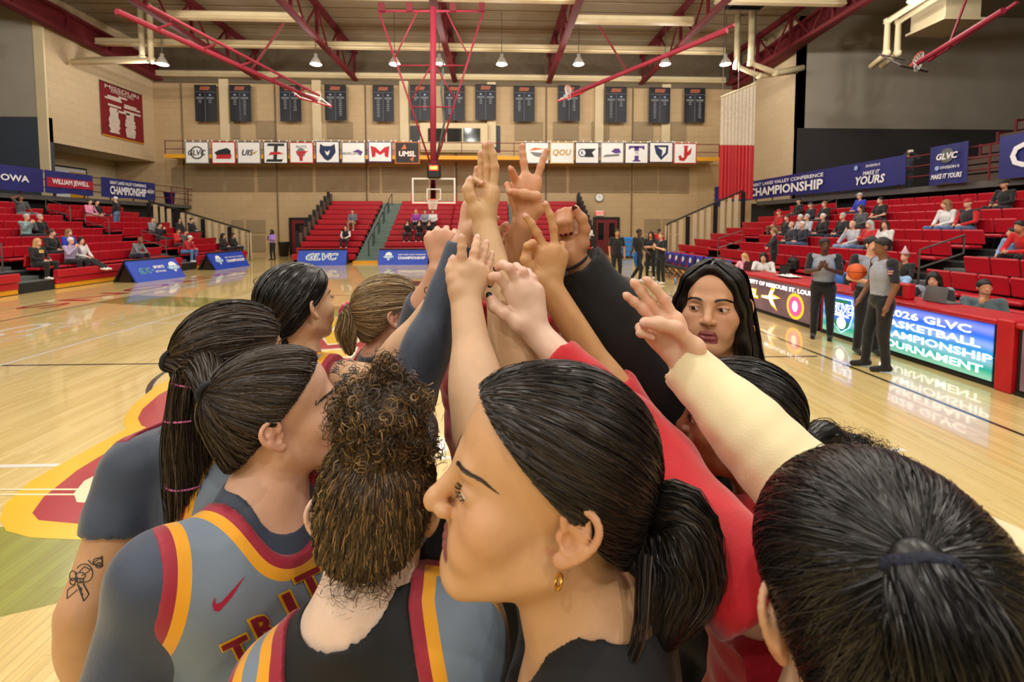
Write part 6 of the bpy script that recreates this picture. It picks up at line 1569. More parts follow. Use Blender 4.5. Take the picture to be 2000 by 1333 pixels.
def hero(label, head, az, pitch, nb, torso_az, lean_=(0, 0), roll=0, hs=1., tone=(214, 172, 142), arms=(), cloth_kind='jersey', hair=None, face=None, hv=.003, cv=.0055, foot=None, lip=None, bust=1., tsc=1., neckcut=None, nz=None):
    """arms: list of dict(j=[sh,el,wr], hand=(w,pts) or None, sleeve=None|('long',cut fraction)|('short',frac), r=radii)"""
    T = HT(head, az, pitch, roll, hs); nb = np.asarray(nb, float); face = face or dict(lid=.6, brow=HAIR['kb'])
    for a in arms:
        if not a.get('hand'): a['hand'] = relaxed(np.asarray(a['j'][1]), np.asarray(a['j'][2]), nb)
    base = np.array([nb[0], nb[1], 0.]) if foot is None else np.array([*foot, 0.])
    root = empty('person', base, label, 'person', 'players in the huddle')
    info = dict(T=T, root=root, base=base)
    # ---- skin: head, neck and chest in fine voxels
    S = SDF(); add_head(S, T, face is not None, *( (face.get('lid', .5), face.get('jaw', 0.), face.get('nose', 1.)) if face else (.5, 0.)))
    S.cap(nb+np.array([0, 0, -.06]), T.p(0, -.022, -.055), .060*tsc, .050*hs, .03); info['S'] = S
    Rt, q = torso(S, nb, torso_az, lean_, 0., False, tsc, 0)
    lo = np.minimum(T.c, nb)-[.24, .24, .18]; hi = np.maximum(T.c, nb)+[.24, .24, .18]
    # only the neck end of the torso is kept fine
    lo[2] = nb[2]-.10
    v, f = S.mesh(hv, lo, hi, 1); tg = S.tags(v); g = Geo(); g.add(v, f); col = [skin_color(tone, v, T, tg, .6, lip)]
    # ---- arms and hands
    for a in arms:
        A = SDF(); r = a.get('r', (.046, .040, .026)); j = a['j']
        arm(A, j, r); mid = j[1]*.72+j[2]*.28; A.ell(mid, np.array((r[1]*1.0, r[1]*1.0, .075)), frame(j[2]-j[1]), k=.03)
        if a.get('hand'): add_hand(A, *a['hand'], a.get('hsc', 1.))
        h = a.get('v', .0032); v, f = A.mesh(h, None, None, 1); g.add(v, f)
        c = skin_color(a.get('tone', tone), v, None, None); 
        if a.get('hand'):                                   # redder knuckles and fingertips
            kn = [p_ for x in a['hand'][1].values() for p_ in x[:2]]+[x[-1] for x in a['hand'][1].values()]; dm = np.min([((v-p_)**2).sum(1) for p_ in kn], 0); c = c*(1-.28*np.exp(-dm/(2*.009**2))[:, None]*np.array([.12, .8, .7]))
        col.append(c); a['S'] = A
    # ---- lower body
    Bk = SDF(); torso(Bk, nb, torso_az, lean_, 0., True, tsc, bust); Sb, Ss = SDF(), SDF(); legs(Bk, Sb, Ss, q, bare=cloth_kind in ('jersey', 'jerseyblack', 'tank'))
    Sb.ell(q(0, -.005, -.60), np.array((.172, .122, .12))+.018, Rt, k=.04)
    v, f = Bk.mesh(.014); m = v[:, 2] < nb[2]-.06; keep = m[f].all(1); g.add(v, f[keep]); col.append(skin_color(tone, v, None, None))
    b = g.obj('body', SKINM, root, base); set_attr(b.data, 'col', np.concatenate(col)); info['body'] = b
    v, f = Sb.mesh(.014); bj = cloth_kind in ('jersey', 'jerseyblack', 'tank'); addobj('shorts' if bj else 'trousers', mesh_np('trousers', v-base, f, [JSHORT if bj else BLKS]), root)
    for s in (0, 1):
        S1 = SDF(); S1.P = [Ss.P[s]]; v, f = S1.mesh(.012); addobj('shoe', mesh_np('shoe', v-base, f, [WHITE]), root)
    # ---- tops
    kinds = {'jersey': [('undershirt', NAVYS, .007), ('jersey', JERSEY, .014)], 'jerseyblack': [('undershirt', BLKS, .007), ('jersey', JERSEY, .014)], 'tank': [('jersey', JERSEY, .012)],
             'black': [('jacket', BLKS, .014)], 'red': [('shirt', REDS, .012)], 'hoodie': [('hoodie', BLKS, .016)], 'cream': [('shirt', CREAMS, .012)]}
    nc = neckcut or {}
    for name, mat, gg in kinds[cloth_kind]:
        is_j = name == 'jersey'; Cl = SDF(); torso(Cl, nb, torso_az, lean_, gg, True, tsc, bust); Cl.P = [p_ for p_ in Cl.P]
        for a in arms:
            if is_j:
                sg_ = np.sign((a['j'][0]-nb)@Rt[:, 0]); q0 = q(sg_*.07, -.01, -.09); Cl.cap(q0, a['j'][0], .064*tsc+gg, a.get('r', (.046,))[0]+gg+a.get('sg', .006), .04)
                dv = unit((a['j'][0]-q0)*A1); Cl.P[-1] = Cl.P[-1]; a['_hole'] = (a['j'][0]+dv*a.get('hole', .05)-np.array([0, 0, .02]), frame(dv)); continue
            sl = a.get('sleeve')
            if sl:
                r = a.get('r', (.046, .040, .026)); j = a['j']; ex = a.get('sg', .006)
                Cl.cap(q(np.sign((a['j'][0]-nb)@Rt[:, 0])*.09, -.01, -.10), j[0], .062*tsc+gg, r[0]+gg+ex, .04)
                if sl[0] == 'long': e2 = j[1]+(j[2]-j[1])*sl[1]; arm(Cl, [j[0], j[1], e2+unit(j[2]-j[1])*.03], (r[0], r[1], r[2]+(r[1]-r[2])*(1-sl[1])), gg+ex, .025); Cl.ell(j[1]*.72+j[2]*.28, np.array((r[1]*1.0, r[1]*1.0, .075))+gg+ex, frame(j[2]-j[1]), k=.03); cp, cd = e2, unit(j[2]-j[1])
                else: e2 = j[0]+(j[1]-j[0])*sl[1]; arm(Cl, [j[0], e2+unit(j[1]-j[0])*.03], (r[0], r[0]*.96), gg+ex, .025); cp, cd = e2, unit(j[1]-j[0])
                a['_cut'] = (cp+cd*.075, cp+cd*.32)
            else: Cl.cap(q(np.sign((a['j'][0]-nb)@Rt[:, 0])*.09, -.01, -.10), a['j'][0], .062*tsc+gg, .048+gg, .04)
        edges = SDF()
        if is_j:
            w = nc.get('jr', .072); edges.cap(q(0, -.045, .06), q(0, nc.get('jy', .105), nc.get('jz', -.060)), w, w, .002); edges.cap(q(0, -.03, .05), q(0, nc.get('by', -.10), nc.get('bz', -.02)), w*.95, w*.95, .002)
            
            for a in arms: edges.ell(a['_hole'][0], (.15, .15, .062), a['_hole'][1], k=.002)
            if len(arms) < 2: edges.ell(q(-np.sign((arms[0]['j'][0]-nb)@Rt[:, 0])*.235, -.01, -.125), (.088, .15, .14), Rt, k=.002)
        else:
            w = nc.get('ur', .064); edges.cap(q(0, -.02, .06), q(0, nc.get('uy', .045), nc.get('uz', -.010)), w, w, .002)
        for p_ in edges.P: Cl.P.append(p_[:4]+(.002, 1, 0))
        for a in arms:
            if a.get('_cut') is not None and not is_j: Cl.cap(*a['_cut'], .075, .075, .002, 1)
        lo = hi = None
        v, f = Cl.mesh(cv, np.array([-9, -9, q(0, 0, -.66)[2]]), None, 4)
        n = vnorm(v, f); ed = edges.at(v); fade = np.clip(ed/.03, 0, 1)
        v = v+n*((wob(v, len(label), 26, .0028 if cloth_kind != 'red' else .004)+wob(v, len(label), 9, .003))*fade)[:, None]
        me = mesh_np(name, v-base, f, [mat]); set_attr(me, 'edge', ed); o = addobj(name, me, root); info[name] = o
    # ---- face extras
    if face:
        eyes(root, base, T, face.get('look', (0, 1, 0)), face.get('sides', (1, -1))); brows(root, base, T, S, face.get('brow', HAIR['k']), face.get('sides', (1, -1)), face.get('thick', .006), True, face.get('lid', .5))
    if hair: hair(info)
    for a in arms:
        if a.get('hand') and a.get('nails') is not None: nails(root, base, a['hand'][1], a['nails'][0], a['nails'][1], a.get('hsc', 1.))
    return info
JSHORT = MT('grey_jersey_shorts', (108, 124, 144), .6, bump=.1)
HAIR = {'k': hair_mat('hair_black', (24, 22, 22), (50, 47, 47), .33), 'kb': hair_mat('hair_black_brown', (32, 27, 25), (66, 53, 44), .34), 'b': hair_mat('hair_dark_brown', (48, 39, 33), (88, 71, 57), .36), 'c': hair_mat('hair_curly_brown', (70, 52, 36), (160, 128, 82), .42),
        'y': hair_mat('hair_blonde', (142, 118, 82), (222, 198, 152)), 'j': hair_mat('hair_short_brown', (70, 54, 42), (120, 98, 76))}
def ponytail(mat, tie, guide, rad, tiemat, n=1500, nt=520, ring=.017, rr=.006, g=.010, seed=1, cut=None, front=0., bands=(), tname='hair_tie', wave=.002, w=.0013, bumps=0.):
    def fn(I):
        T, root, base = I['T'], I['root'], I['base']; H = hair_cap(T, g, cut=cut, front=front); G = Geo()
        v, f = H.mesh(.004, None, None, 1); G.add(v, f, np.full(len(v), .12))
        P, cw = tight_strands(T, H, tie, n, seed, cut=cut, front=front); G.add(*ribbons(P, w, cw, .55, seed, taper=False))
        tp = T.p(*tie); gd = [tp]+[np.asarray(x, float) for x in guide]
        C = tail_core(gd, rad); v, f = C.mesh(.004, None, None, 1); G.add(v, f, np.full(len(v), .12))
        P, Gd, rd = tail_strands(gd, rad, nt, seed+5, wave=wave); v, f, a = ribbons(P, w*1.3, None, .4, seed); G.add(v, f, a)
        hb = G.obj('hair', mat, root, base)
        tie_ring(hb, base, tp+unit(gd[1]-gd[0])*.004, gd[1]-gd[0], ring, rr, tiemat, tname, bumps=bumps)
        for t_, m_ in bands:
            i = int(t_*(len(Gd)-1)); tie_ring(hb, base, Gd[i], Gd[min(i+1, len(Gd)-1)]-Gd[i-1], rd[i]*1.03, .0018, m_)
    return fn
A3 = lambda *p: np.array(p, float)
TIEK = MT('black_hair_elastic', (22, 24, 34), .7, bump=.4, bscale=300); TIEN = MT('navy_hair_elastic', (18, 26, 48), .8, bump=.4, bscale=300); TIEP = MT('hot_pink_elastic', (240, 30, 140), .6, bump=.5, bscale=400); TIEL = MT('pink_elastic', (214, 110, 180), .6)
TOCAM, AWAY = (0, -1, .1), (0, 1, .1)
GOLD = MT('gold_earring', (214, 170, 80), .25, metal=1.)
# ---- D: woman in black, profile facing left
wD, hD = hand_pts((910, 588), .80, {'i': [(903, 530), (902, 500), (902, 482), (902, 466)], 'm': [(920, 522, .01), (927, 495, .02), (930, 480, .03), (932, 467, .04)], 'r': [(934, 528, .02), (942, 503, .04), (946, 489, .05), (949, 477, .06)], 'p': [(945, 540, .03), (953, 519, .05), (957, 507, .06), (960, 497, .07)], 't': [(895, 565, -.005), (885, 545, -.005), (883, 527, 0), (885, 510, .005)]})
nbD = W(1150, 1238, .50)
def hair_D(I):
    ponytail(HAIR['kb'], (.0, -.118, -.012), [W(1325, 1010, .50), W(1335, 1110, .48), W(1315, 1200, .46), W(1290, 1270, .45)], [.020, .036, .038, .022, .003], TIEK, n=4200, nt=1300, seed=11, front=-.010, g=.012, w=.0009)(I)
    T = I['T']; G = Geo()                     # loose locks behind and before the ear
    for s_, gd in ((2, [T.p(-.05, -.10, -.03), T.p(-.085, -.09, -.10), T.p(-.08, -.05, -.17), T.p(-.07, -.09, -.23)]),):
        P, _, _ = tail_strands(gd, [.008, .006, .003, .001], 60, 40+s_); G.add(*ribbons(P, .0012, None, .4, s_))
    G.obj('loose_lock', HAIR['kb'], I['root'], I['base'])
    c = T.p(-.083, -.008, -.044)-I['base']; tie_ring(I['root'], I['base'], T.p(-.083, -.006, -.042), T.R@A3(0, 1, .2), .006, .0016, GOLD, 'earring')
hD_ = hero('black haired woman in a black jacket, profile facing left, gold earring', W(1062, 944, .50), -95, 12, nbD, -75, tone=(212, 168, 128), hv=.0018, cv=.004, lip=(146, 88, 88), hs=1.03,
     arms=[dict(j=[A3(nbD[0]-.02, nbD[1]+.165, nbD[2]-.06), W(942, 850, .70), wD], hand=(wD, hD), sleeve=None, r=(.043, .040, .027), nails=(TOCAM, NAILM), tone=(220, 184, 150)),
           dict(j=[A3(nbD[0]+.03, nbD[1]-.165, nbD[2]-.07), A3(nbD[0]+.06, nbD[1]-.17, nbD[2]-.36), A3(nbD[0]-.1, nbD[1]-.1, nbD[2]-.5)], sleeve=('long', .9))],
     cloth_kind='black', hair=hair_D, face=dict(lid=.15, nose=1.06, look=(0, .8, -.55), brow=HAIR['b'], thick=.005), neckcut=dict(ur=.058, uy=.05, uz=-.02))
# ---- C: curly bun, from behind
wC, hC = hand_pts((949, 452), .95, {'i': [(963, 374), (967, 328), (963, 302), (957, 282)], 'm': [(951, 370, .016), (953, 328, .016), (950, 303, .016), (947, 285, .016)], 'r': [(941, 374, .03), (941, 340, .04), (940, 318, .04), (939, 301, .04)], 'p': [(934, 382, .04), (922, 364, .03), (929, 352, .015), (941, 358, .0)], 't': [(932, 412, -.005), (919, 386, -.01), (914, 370, -.01), (918, 354, -.005)]})
nbC = W(700, 1202, .62)
BUNC = W(745, 812, .63)
def hair_C(I):
    T, root, base = I['T'], I['root'], I['base']; cut = ((0, .56, -.83), (0, .085, .072)); H = hair_cap(T, .010, cut=cut); H.ell(BUNC, (.060, .056, .052), k=.012); G = Geo()
    v, f = H.mesh(.004, None, None, 1); n = vnorm(v, f); v = v+n*wob(v, 5, 120, .002)[:, None]; G.add(v, f, np.full(len(v), .15))
    P, cw = tight_strands(T, H, T.L(BUNC[None])[0], 3000, 21, cut=cut, rag=.012); r = np.random.default_rng(4); ph = r.uniform(0, 6, (len(P), 1, 1)); t = np.linspace(0, 1, P.shape[1])[None, :, None]
    P = P+.0022*np.sin(t*26+ph)*r.normal(size=(len(P), 1, 3)); G.add(*ribbons(P, .0014, cw, .6, 21, taper=False))
    G.add(*ribbons(curls(BUNC, (.066, .062, .058), 900, 31, (.02, .05), (.004, .010)), .0016, None, .5, 31))
    G.add(*ribbons(curls(BUNC+A3(.03, .01, -.055), (.05, .03, .02), 120, 32, (.02, .05), (.005, .010)), .0015, None, .5, 32)); G.add(*ribbons(curls(BUNC+A3(.005, 0, .066), (.016, .016, .018), 90, 33, (.02, .05), (.004, .008)), .0014, None, .5, 33))
    nape = curls(T.p(0, -.088, -.058), (.045, .012, .015), 70, 34, (.02, .05), (.006, .014), 1.2); G.add(*ribbons(nape, .0009, None, .5, 34)); G.obj('hair', HAIR['c'], root, base)
hC_ = hero('player with a curly brown bun, seen from behind in a grey jersey', W(735, 1000, .675), -6, -14, nbC, -8, lean_=(-.24, 0), tone=(232, 206, 186), hv=.0026, cv=.0038, roll=4,
     arms=[dict(j=[W(868, 1165, .69), W(1028, 765, .84), wC], hand=(wC, hC), sleeve=('short', .98), r=(.046, .041, .027), nails=(TOCAM, NAILM), tone=(214, 178, 138)),
           dict(j=[W(530, 1440, .60), W(470, 1700, .62), W(560, 1800, .7)], sleeve=None)],
     cloth_kind='jerseyblack', hair=hair_C, neckcut=dict(jr=.080, by=-.10, bz=-.055, ur=.061, uy=-.012, uz=.010))
# ---- B: ponytail, chest lettering
wB, hB = hand_pts((905, 478), 1.02, {'i': [(915, 402), (925, 366), (930, 347), (932, 330)], 'm': [(927, 399, .01), (937, 364, .01), (941, 346, .01), (943, 330, .01)], 'r': [(938, 402, .02), (948, 370, .03), (952, 355, .04), (955, 342, .04)], 'p': [(945, 412, .03), (955, 385, .04), (960, 372, .05), (962, 362, .05)], 't': [(918, 452, -.01), (935, 430, -.01), (945, 415, 0), (950, 405, .01)]})
nbB = W(522, 985, .80)
hB_ = hero('player in a lettered grey jersey and navy sleeves with a long dark ponytail', W(545, 812, .83), 62, 12, nbB, 108, tone=(222, 178, 152), hv=.0022, cv=.0038,
     arms=[dict(j=[W(648, 960, .93), W(803, 775, .98), wB], hand=(wB, hB), sleeve=('long', .97), r=(.050, .044, .027), sg=.001, nails=(AWAY, NAILM)),
           dict(j=[W(312, 1125, .665), W(225, 1390, .63), W(330, 1640, .64)], sleeve=('long', .95), hole=.078, r=(.05, .045, .03), sg=.002)],
     cloth_kind='jersey', hair=ponytail(HAIR['b'], (.02, -.085, .085), [W(395, 720, .84), W(388, 820, .85), W(392, 930, .86), W(380, 1010, .87)], [.016, .034, .044, .040, .02], TIEK, n=3200, nt=1100, seed=41, front=-.012),
     face=dict(lid=.75, look=(.2, 1, .1), brow=HAIR['b'], thick=.007), neckcut=dict(jr=.070, jy=.075, jz=.008, ur=.051, uy=.040, uz=.015))
# ---- A: back view at the left with a banded ponytail
nbA = W(405, 855, .93)
hA_ = hero('player with pink banded ponytail and a tattooed arm hanging down', W(458, 706, .95), 18, 4, nbA, 26, tone=(204, 160, 124), hv=.003, cv=.0042,
     arms=[dict(j=[W(270, 912, .88), W(172, 1185, .79), W(175, 1390, .84)], hand=hand_pts((175, 1390), .84, {'i': [(190, 1470), (200, 1520), (205, 1550), (205, 1570)], 'm': [(178, 1475), (184, 1530), (188, 1560), (188, 1580)], 'r': [(165, 1472), (168, 1525), (170, 1552), (172, 1572)], 'p': [(152, 1465), (152, 1505), (153, 1525), (154, 1540)], 't': [(195, 1420, -.01), (212, 1450, -.01), (218, 1475), (220, 1495)]}), sleeve=('short', .42), hole=.095, r=(.047, .040, .028), sg=.003),
           dict(j=[W(545, 900, 1.02), W(600, 1050, 1.05), W(650, 1250, 1.05)], sleeve=('short', .6))],
     cloth_kind='jersey', hair=ponytail(HAIR['b'], (-.045, -.098, .035), [W(383, 715, .85), W(372, 765, .84), W(366, 850, .83), W(372, 955, .83), W(345, 1040, .84)], [.016, .034, .030, .034, .036, .012], TIEK, n=2600, nt=900, seed=51, bands=((.36, TIEL), (.58, TIEL), (.8, TIEL)), rr=.0065),
     neckcut=dict(jr=.082, by=-.11, bz=-.06, ur=.066))
# ---- E: big head at the lower right
wE, hE = hand_pts((1052, 655), .82, {'i': [(998, 572), (972, 541, -.012), (962, 541, -.008), (958, 553, .006)], 'm': [(1013, 558), (995, 524, -.012), (982, 517, -.004), (972, 523, .012)], 'r': [(1031, 557, .005), (1022, 531, 0), (1008, 521, .018), (1000, 531, .03)], 'p': [(1047, 568, .01), (1041, 543, .01), (1031, 531, .028), (1022, 536, .04)], 't': [(1014, 632, -.012), (985, 612, -.012), (966, 598, -.006), (958, 582, 0)]})
nbE = W(1640, 1440, .40)
hE_ = hero('dark haired person in red at the lower right, navy hair tie, seen from behind', W(1728, 1222, .37), 20, -22, nbE, -22, tone=(214, 176, 140), hv=.0032, cv=.006, hs=1.03, roll=-6,
     arms=[dict(j=[W(1466, 1150, .50), W(1288, 900, .70), wE], hand=(wE, hE), sleeve=('long', .78), r=(.044, .035, .026), sg=.0, nails=(TOCAM, NAILD), tone=(232, 200, 180)),
           dict(j=[A3(nbE[0]+.17, nbE[1]-.05, nbE[2]-.06), A3(nbE[0]+.22, nbE[1]-.02, nbE[2]-.34), A3(nbE[0]+.2, nbE[1]+.15, nbE[2]-.5)], sleeve=('long', .9))],
     cloth_kind='red', hair=ponytail(HAIR['k'], (-.008, -.104, .068), [W(1850, 1230, .275), W(1870, 1400, .275), W(1850, 1650, .28)], [.018, .030, .036, .03], TIEN, n=5200, nt=1500, seed=61, g=.012, w=.0007, ring=.018, rr=.006))
# ---- G: low curly ponytail, red shirt, profile behind the cream sleeve
wG, hG = hand_pts((1076, 566), .93, {'i': [(1067, 490), (1050, 457), (1038, 438), (1027, 424)], 'm': [(1084, 488, .0), (1081, 447), (1074, 420), (1066, 400)], 'r': [(1051, 497, 0), (1040, 476, -.02), (1030, 481, -.022), (1026, 496, -.01)], 'p': [(1097, 499, .008), (1098, 478, .03), (1092, 485, .05), (1085, 497, .05)], 't': [(1048, 545, -.008), (1033, 522, -.014), (1027, 508, -.016), (1030, 496, -.014)]})
hG['r'], hG['i'], hG['m'], hG['p'] = hG['r'], hG['i'], hG['m'], hG['p']
hG = {'i': hG['r'], 'm': hG['i'], 'r': hG['m'], 'p': hG['p'], 't': hG['t']}
nbG = W(1505, 945, .95)
def hair_G(I):
    T, root, base = I['T'], I['root'], I['base']
    ponytail(HAIR['k'], (.0, -.120, -.02), [W(1610, 850, .92), W(1640, 880, .91)], [.018, .03, .03], TIEK, n=2200, nt=150, seed=71)(I)
    G = Geo(); c = W(1660, 900, .92); S = SDF(); S.ell(W(1645, 890, .93), (.062, .05, .045), k=.02); v, f = S.mesh(.006); v = v+vnorm(v, f)*wob(v, 9, 120, .005)[:, None]; G.add(v, f, np.full(len(v), .15))
    G.add(*ribbons(curls(c, (.085, .06, .05), 800, 72, (.02, .06), (.003, .009)), .0012, None, .5, 72)); G.obj('curly_tail', HAIR['kb'], root, base)
hG_ = hero('woman in red with slick hair and a curly tail behind the cream sleeve', W(1443, 822, .92), -64, 2, nbG, -50, tone=(150, 96, 66), hv=.0022, cv=.006, lip=(120, 58, 56),
     arms=[dict(j=[W(1440, 1065, .93), W(1252, 852, .92), wG], hand=(wG, hG), sleeve=('long', .30), r=(.044, .036, .027), sg=.001, nails=(TOCAM, NAILM), tone=(206, 160, 112)),
           dict(j=[W(1600, 1000, 1.05), W(1650, 1250, 1.05), W(1550, 1450, 1.05)], sleeve=('long', .9))],
     cloth_kind='red', hair=hair_G, face=dict(lid=.5, jaw=.006, look=(0, 1, .1), brow=HAIR['k']))
# ---- I: woman facing the camera, black hoodie
wI, hI = hand_pts((1118, 498), 1.02, {'i': [(1124, 424, .03), (1116, 412, -.01), (1112, 432, -.03), (1114, 452, -.02)], 'm': [(1110, 420, .03), (1104, 413, -.01), (1101, 434, -.03), (1104, 454, -.02)], 'r': [(1098, 424, .03), (1093, 417, -.01), (1092, 436, -.028), (1096, 455, -.018)], 'p': [(1089, 432, .03), (1085, 424, -.005), (1085, 440, -.022), (1090, 455, -.014)], 't': [(1136, 476, -.01), (1142, 448, -.02), (1137, 428, -.025), (1124, 409, -.028)]})
nbI = W(1402, 735, 1.17)
def hair_I(I):
    T, root, base = I['T'], I['root'], I['base']; G = Geo(); cutp = ((0, 1, -.45), (0, .080, .085)); H = hair_cap(T, .006, cut=cutp)
    S2 = SDF(); S2.P = list(H.P)
    for s in (1, -1):
        gd = [T.p(s*.012, .078, .098), T.p(s*.048, .070, .066), T.p(s*.070, .046, .005), T.p(s*.078, .028, -.08), T.p(s*.09, .005, -.17), T.p(s*.10, -.01, -.27)]
        for a, b, r1, r2 in zip(gd, gd[1:], (.010, .013, .016, .020, .024), (.013, .016, .020, .024, .028)): S2.cap(a, b, r1, r2, .02)
        S2.cap(T.p(s*.04, -.08, 0), T.p(s*.06, -.09, -.25), .045, .05, .03)
    v, f = S2.mesh(.004, None, None, 1); G.add(v, f, np.full(len(v), .12))
    r = np.random.default_rng(81); n = 2600; Sg = 22; u = r.random(n); s = np.where(r.random(n) > .5, 1, -1)
    st = np.stack([s*.003, .075-.17*u, .122-.012*np.abs(u-.4)], 1); PL = []
    for q_, w_ in ((0., st),):
        m1 = np.stack([s*(.046+.014*u+.006*r.random(n)), .076-.16*u, .072+.03*u], 1); m2 = np.stack([s*(.070+.014*u+.006*r.random(n)), .052-.15*u, .008+.02*u], 1); m3 = np.stack([s*(.080+.02*u+.010*r.random(n)), .036-.13*u, -.07+0*u], 1); m4 = np.stack([s*(.092+.03*u+.012*r.random(n)), .014-.10*u, -.18+0*u], 1); m5 = np.stack([s*(.098+.04*u+.02*r.random(n)), .0-.09*u, -.28-.03*r.random(n)], 1)
        for i in range(n): PL.append(catmull([st[i], m1[i], m2[i], m3[i], m4[i], m5[i]], Sg))
    P = T.P(np.array(PL)); c0 = T.p(0, -.02, 0)
    for _ in range(5):
        dirn = P-c0; dirn[..., 2] *= .35; dirn /= np.linalg.norm(dirn, axis=2)[..., None]; P = P+dirn*np.clip(-S2.at(P)+.0015, 0, .03)[..., None]
    P = P+dirn*(.003*r.random((n, 1, 1)))
    G.add(*ribbons(P, .0012, c0, .45, 81, taper=False)); G.obj('hair', HAIR['k'], root, base)
    e = T.p(-.086, -.012, -.048); tie_ring(root, base, e, T.R@A3(0, 1, 0), .012, .0022, GOLD, 'earring'); MB().box(e-base-A3(0, 0, .026), (.011, .005, .018), R=Ry(.78)).build('earring_drop', MT('pearl_charm', (226, 220, 204), .2), root)
hI_ = hero('woman with long straight black hair facing the camera, drop earrings', W(1392, 600, 1.17), 212, 8, nbI, 232, tone=(214, 164, 128), hv=.0019, cv=.007, lip=(150, 78, 78), hs=.98,
     arms=[dict(j=[W(1312, 775, 1.12), W(1218, 655, 1.06), wI], hand=(wI, hI), sleeve=('long', .82), r=(.05, .044, .027), sg=.014, nails=({'*': TOCAM, 't': (-.4, -.8, .2)}, NAILR), tone=(196, 146, 110)),
           dict(j=[W(1490, 790, 1.2), W(1530, 950, 1.2), W(1450, 1100, 1.1)], sleeve=('long', .9))],
     cloth_kind='hoodie', hair=hair_I, face=dict(lid=.5, jaw=.0015, look=(.45, 1, -.25), brow=HAIR['k'], thick=.0065))
tie_ring(hI_['root'], hI_['base'], W(1122, 512, 1.022), W(1120, 495, 1.02)-W(1180, 600, 1.05), .031, .0035, TIEK, 'wrist_band')
# ---- K: black hair, tattooed shoulder
wK, hK = hand_pts((888, 545), 1.08, {'i': [(925, 488), (948, 455), (960, 440), (970, 428)], 'm': [(935, 498), (960, 468), (975, 452), (986, 440)], 'r': [(940, 510), (966, 484), (982, 470), (994, 458)], 'p': [(942, 522), (962, 502), (974, 492), (984, 484)], 't': [(900, 515, -.01), (915, 485, -.015), (922, 468, -.01), (928, 455, 0)]})
nbK = W(588, 698, 1.33)
hK_ = hero('black haired player looking up with a flower tattooed shoulder', W(581, 598, 1.31), 28, 10, nbK, 40, tone=(214, 176, 142), hv=.0032, cv=.007,
     arms=[dict(j=[W(668, 738, 1.27), W(740, 745, 1.13), wK], hand=(wK, hK), sleeve=None, r=(.049, .040, .027), nails=(TOCAM, NAILM), v=.0036)],
     cloth_kind='tank', hair=ponytail(HAIR['k'], (-.01, -.112, -.045), [W(556, 672, 1.27), W(548, 720, 1.26)], [.016, .022, .012], TIEK, n=1300, nt=200, seed=91, w=.0019), neckcut=dict(by=-.1, bz=-.05))
# ---- L: blonde with the pink tie
wL, hL = hand_pts((857, 528), 1.21, {'i': [(884, 462, 0), (888, 453, .035), (884, 466, .055), (878, 476, .05)], 'm': [(868, 456, 0), (872, 447, .035), (868, 460, .055), (864, 472, .05)], 'r': [(852, 457, 0), (854, 448, .035), (852, 462, .055), (850, 473, .05)], 'p': [(838, 466, 0), (838, 456, .03), (838, 468, .05), (840, 478, .045)], 't': [(880, 500, .01), (890, 482, .03), (884, 472, .05), (874, 470, .06)]})
nbL = W(752, 702, 1.46)
hL_ = hero('blonde player with a hot pink ponytail tie and raised fist', W(762, 614, 1.45), 62, 8, nbL, 58, tone=(226, 178, 150), hv=.0034, cv=.007,
     arms=[dict(j=[W(778, 712, 1.40), W(815, 632, 1.30), wL], hand=(wL, hL), sleeve=('long', .34), r=(.046, .040, .028), sg=.002, v=.0036, tone=(218, 172, 146))],
     cloth_kind='jersey', hair=ponytail(HAIR['y'], (-.03, -.122, .035), [W(684, 612, 1.40), W(677, 650, 1.39), W(684, 690, 1.39)], [.016, .030, .032, .012], TIEP, n=1500, nt=520, seed=101, w=.0016, ring=.018, rr=.011, bumps=.35))
m = MB(); c = W(706, 590, 1.40); m.tube([c-hL_['base'], W(704, 582, 1.39)-hL_['base'], W(700, 578, 1.39)-hL_['base'], W(695, 579, 1.39)-hL_['base']], .003, 6); m.build('tie_end', TIEP, hL_['root'], smooth=True)
# ---- P: red shirt at the far side, palm with three fingers
wP, hP = hand_pts((1022, 438), 1.05, {'i': [(1047, 354), (1056, 326), (1062, 309), (1067, 295)], 'm': [(1027, 347), (1023, 318), (1021, 301), (1020, 286)], 'r': [(1010, 359, -.005), (1004, 345, -.02), (1001, 337, -.03), (998, 331, -.04)], 'p': [(1003, 376, 0), (991, 362, -.02), (995, 376, -.035), (1006, 384, -.03)], 't': [(1049, 408, -.012), (1046, 384, -.028), (1024, 380, -.04), (1004, 376, -.042)]})
nbP = W(968, 700, 1.50)
hP_ = hero('person in red at the far side hidden behind the raised arms', W(962, 612, 1.50), 178, 0, nbP, 175, tone=(190, 136, 100), hv=.004, cv=.007,
     arms=[dict(j=[W(905, 735, 1.44), W(960, 640, 1.20), wP], hand=(wP, hP), sleeve=('long', .25), r=(.048, .042, .027), nails=(AWAY, NAILM), tone=(220, 170, 136)),
           dict(j=[W(1060, 740, 1.5), W(1090, 880, 1.5), W(1060, 1000, 1.45)], sleeve=('long', .9))],
     cloth_kind='red', hair=ponytail(HAIR['k'], (.0, -.112, .02), [W(960, 650, 1.64), W(960, 720, 1.65)], [.014, .02, .012], TIEK, n=700, nt=120, seed=111, w=.002))
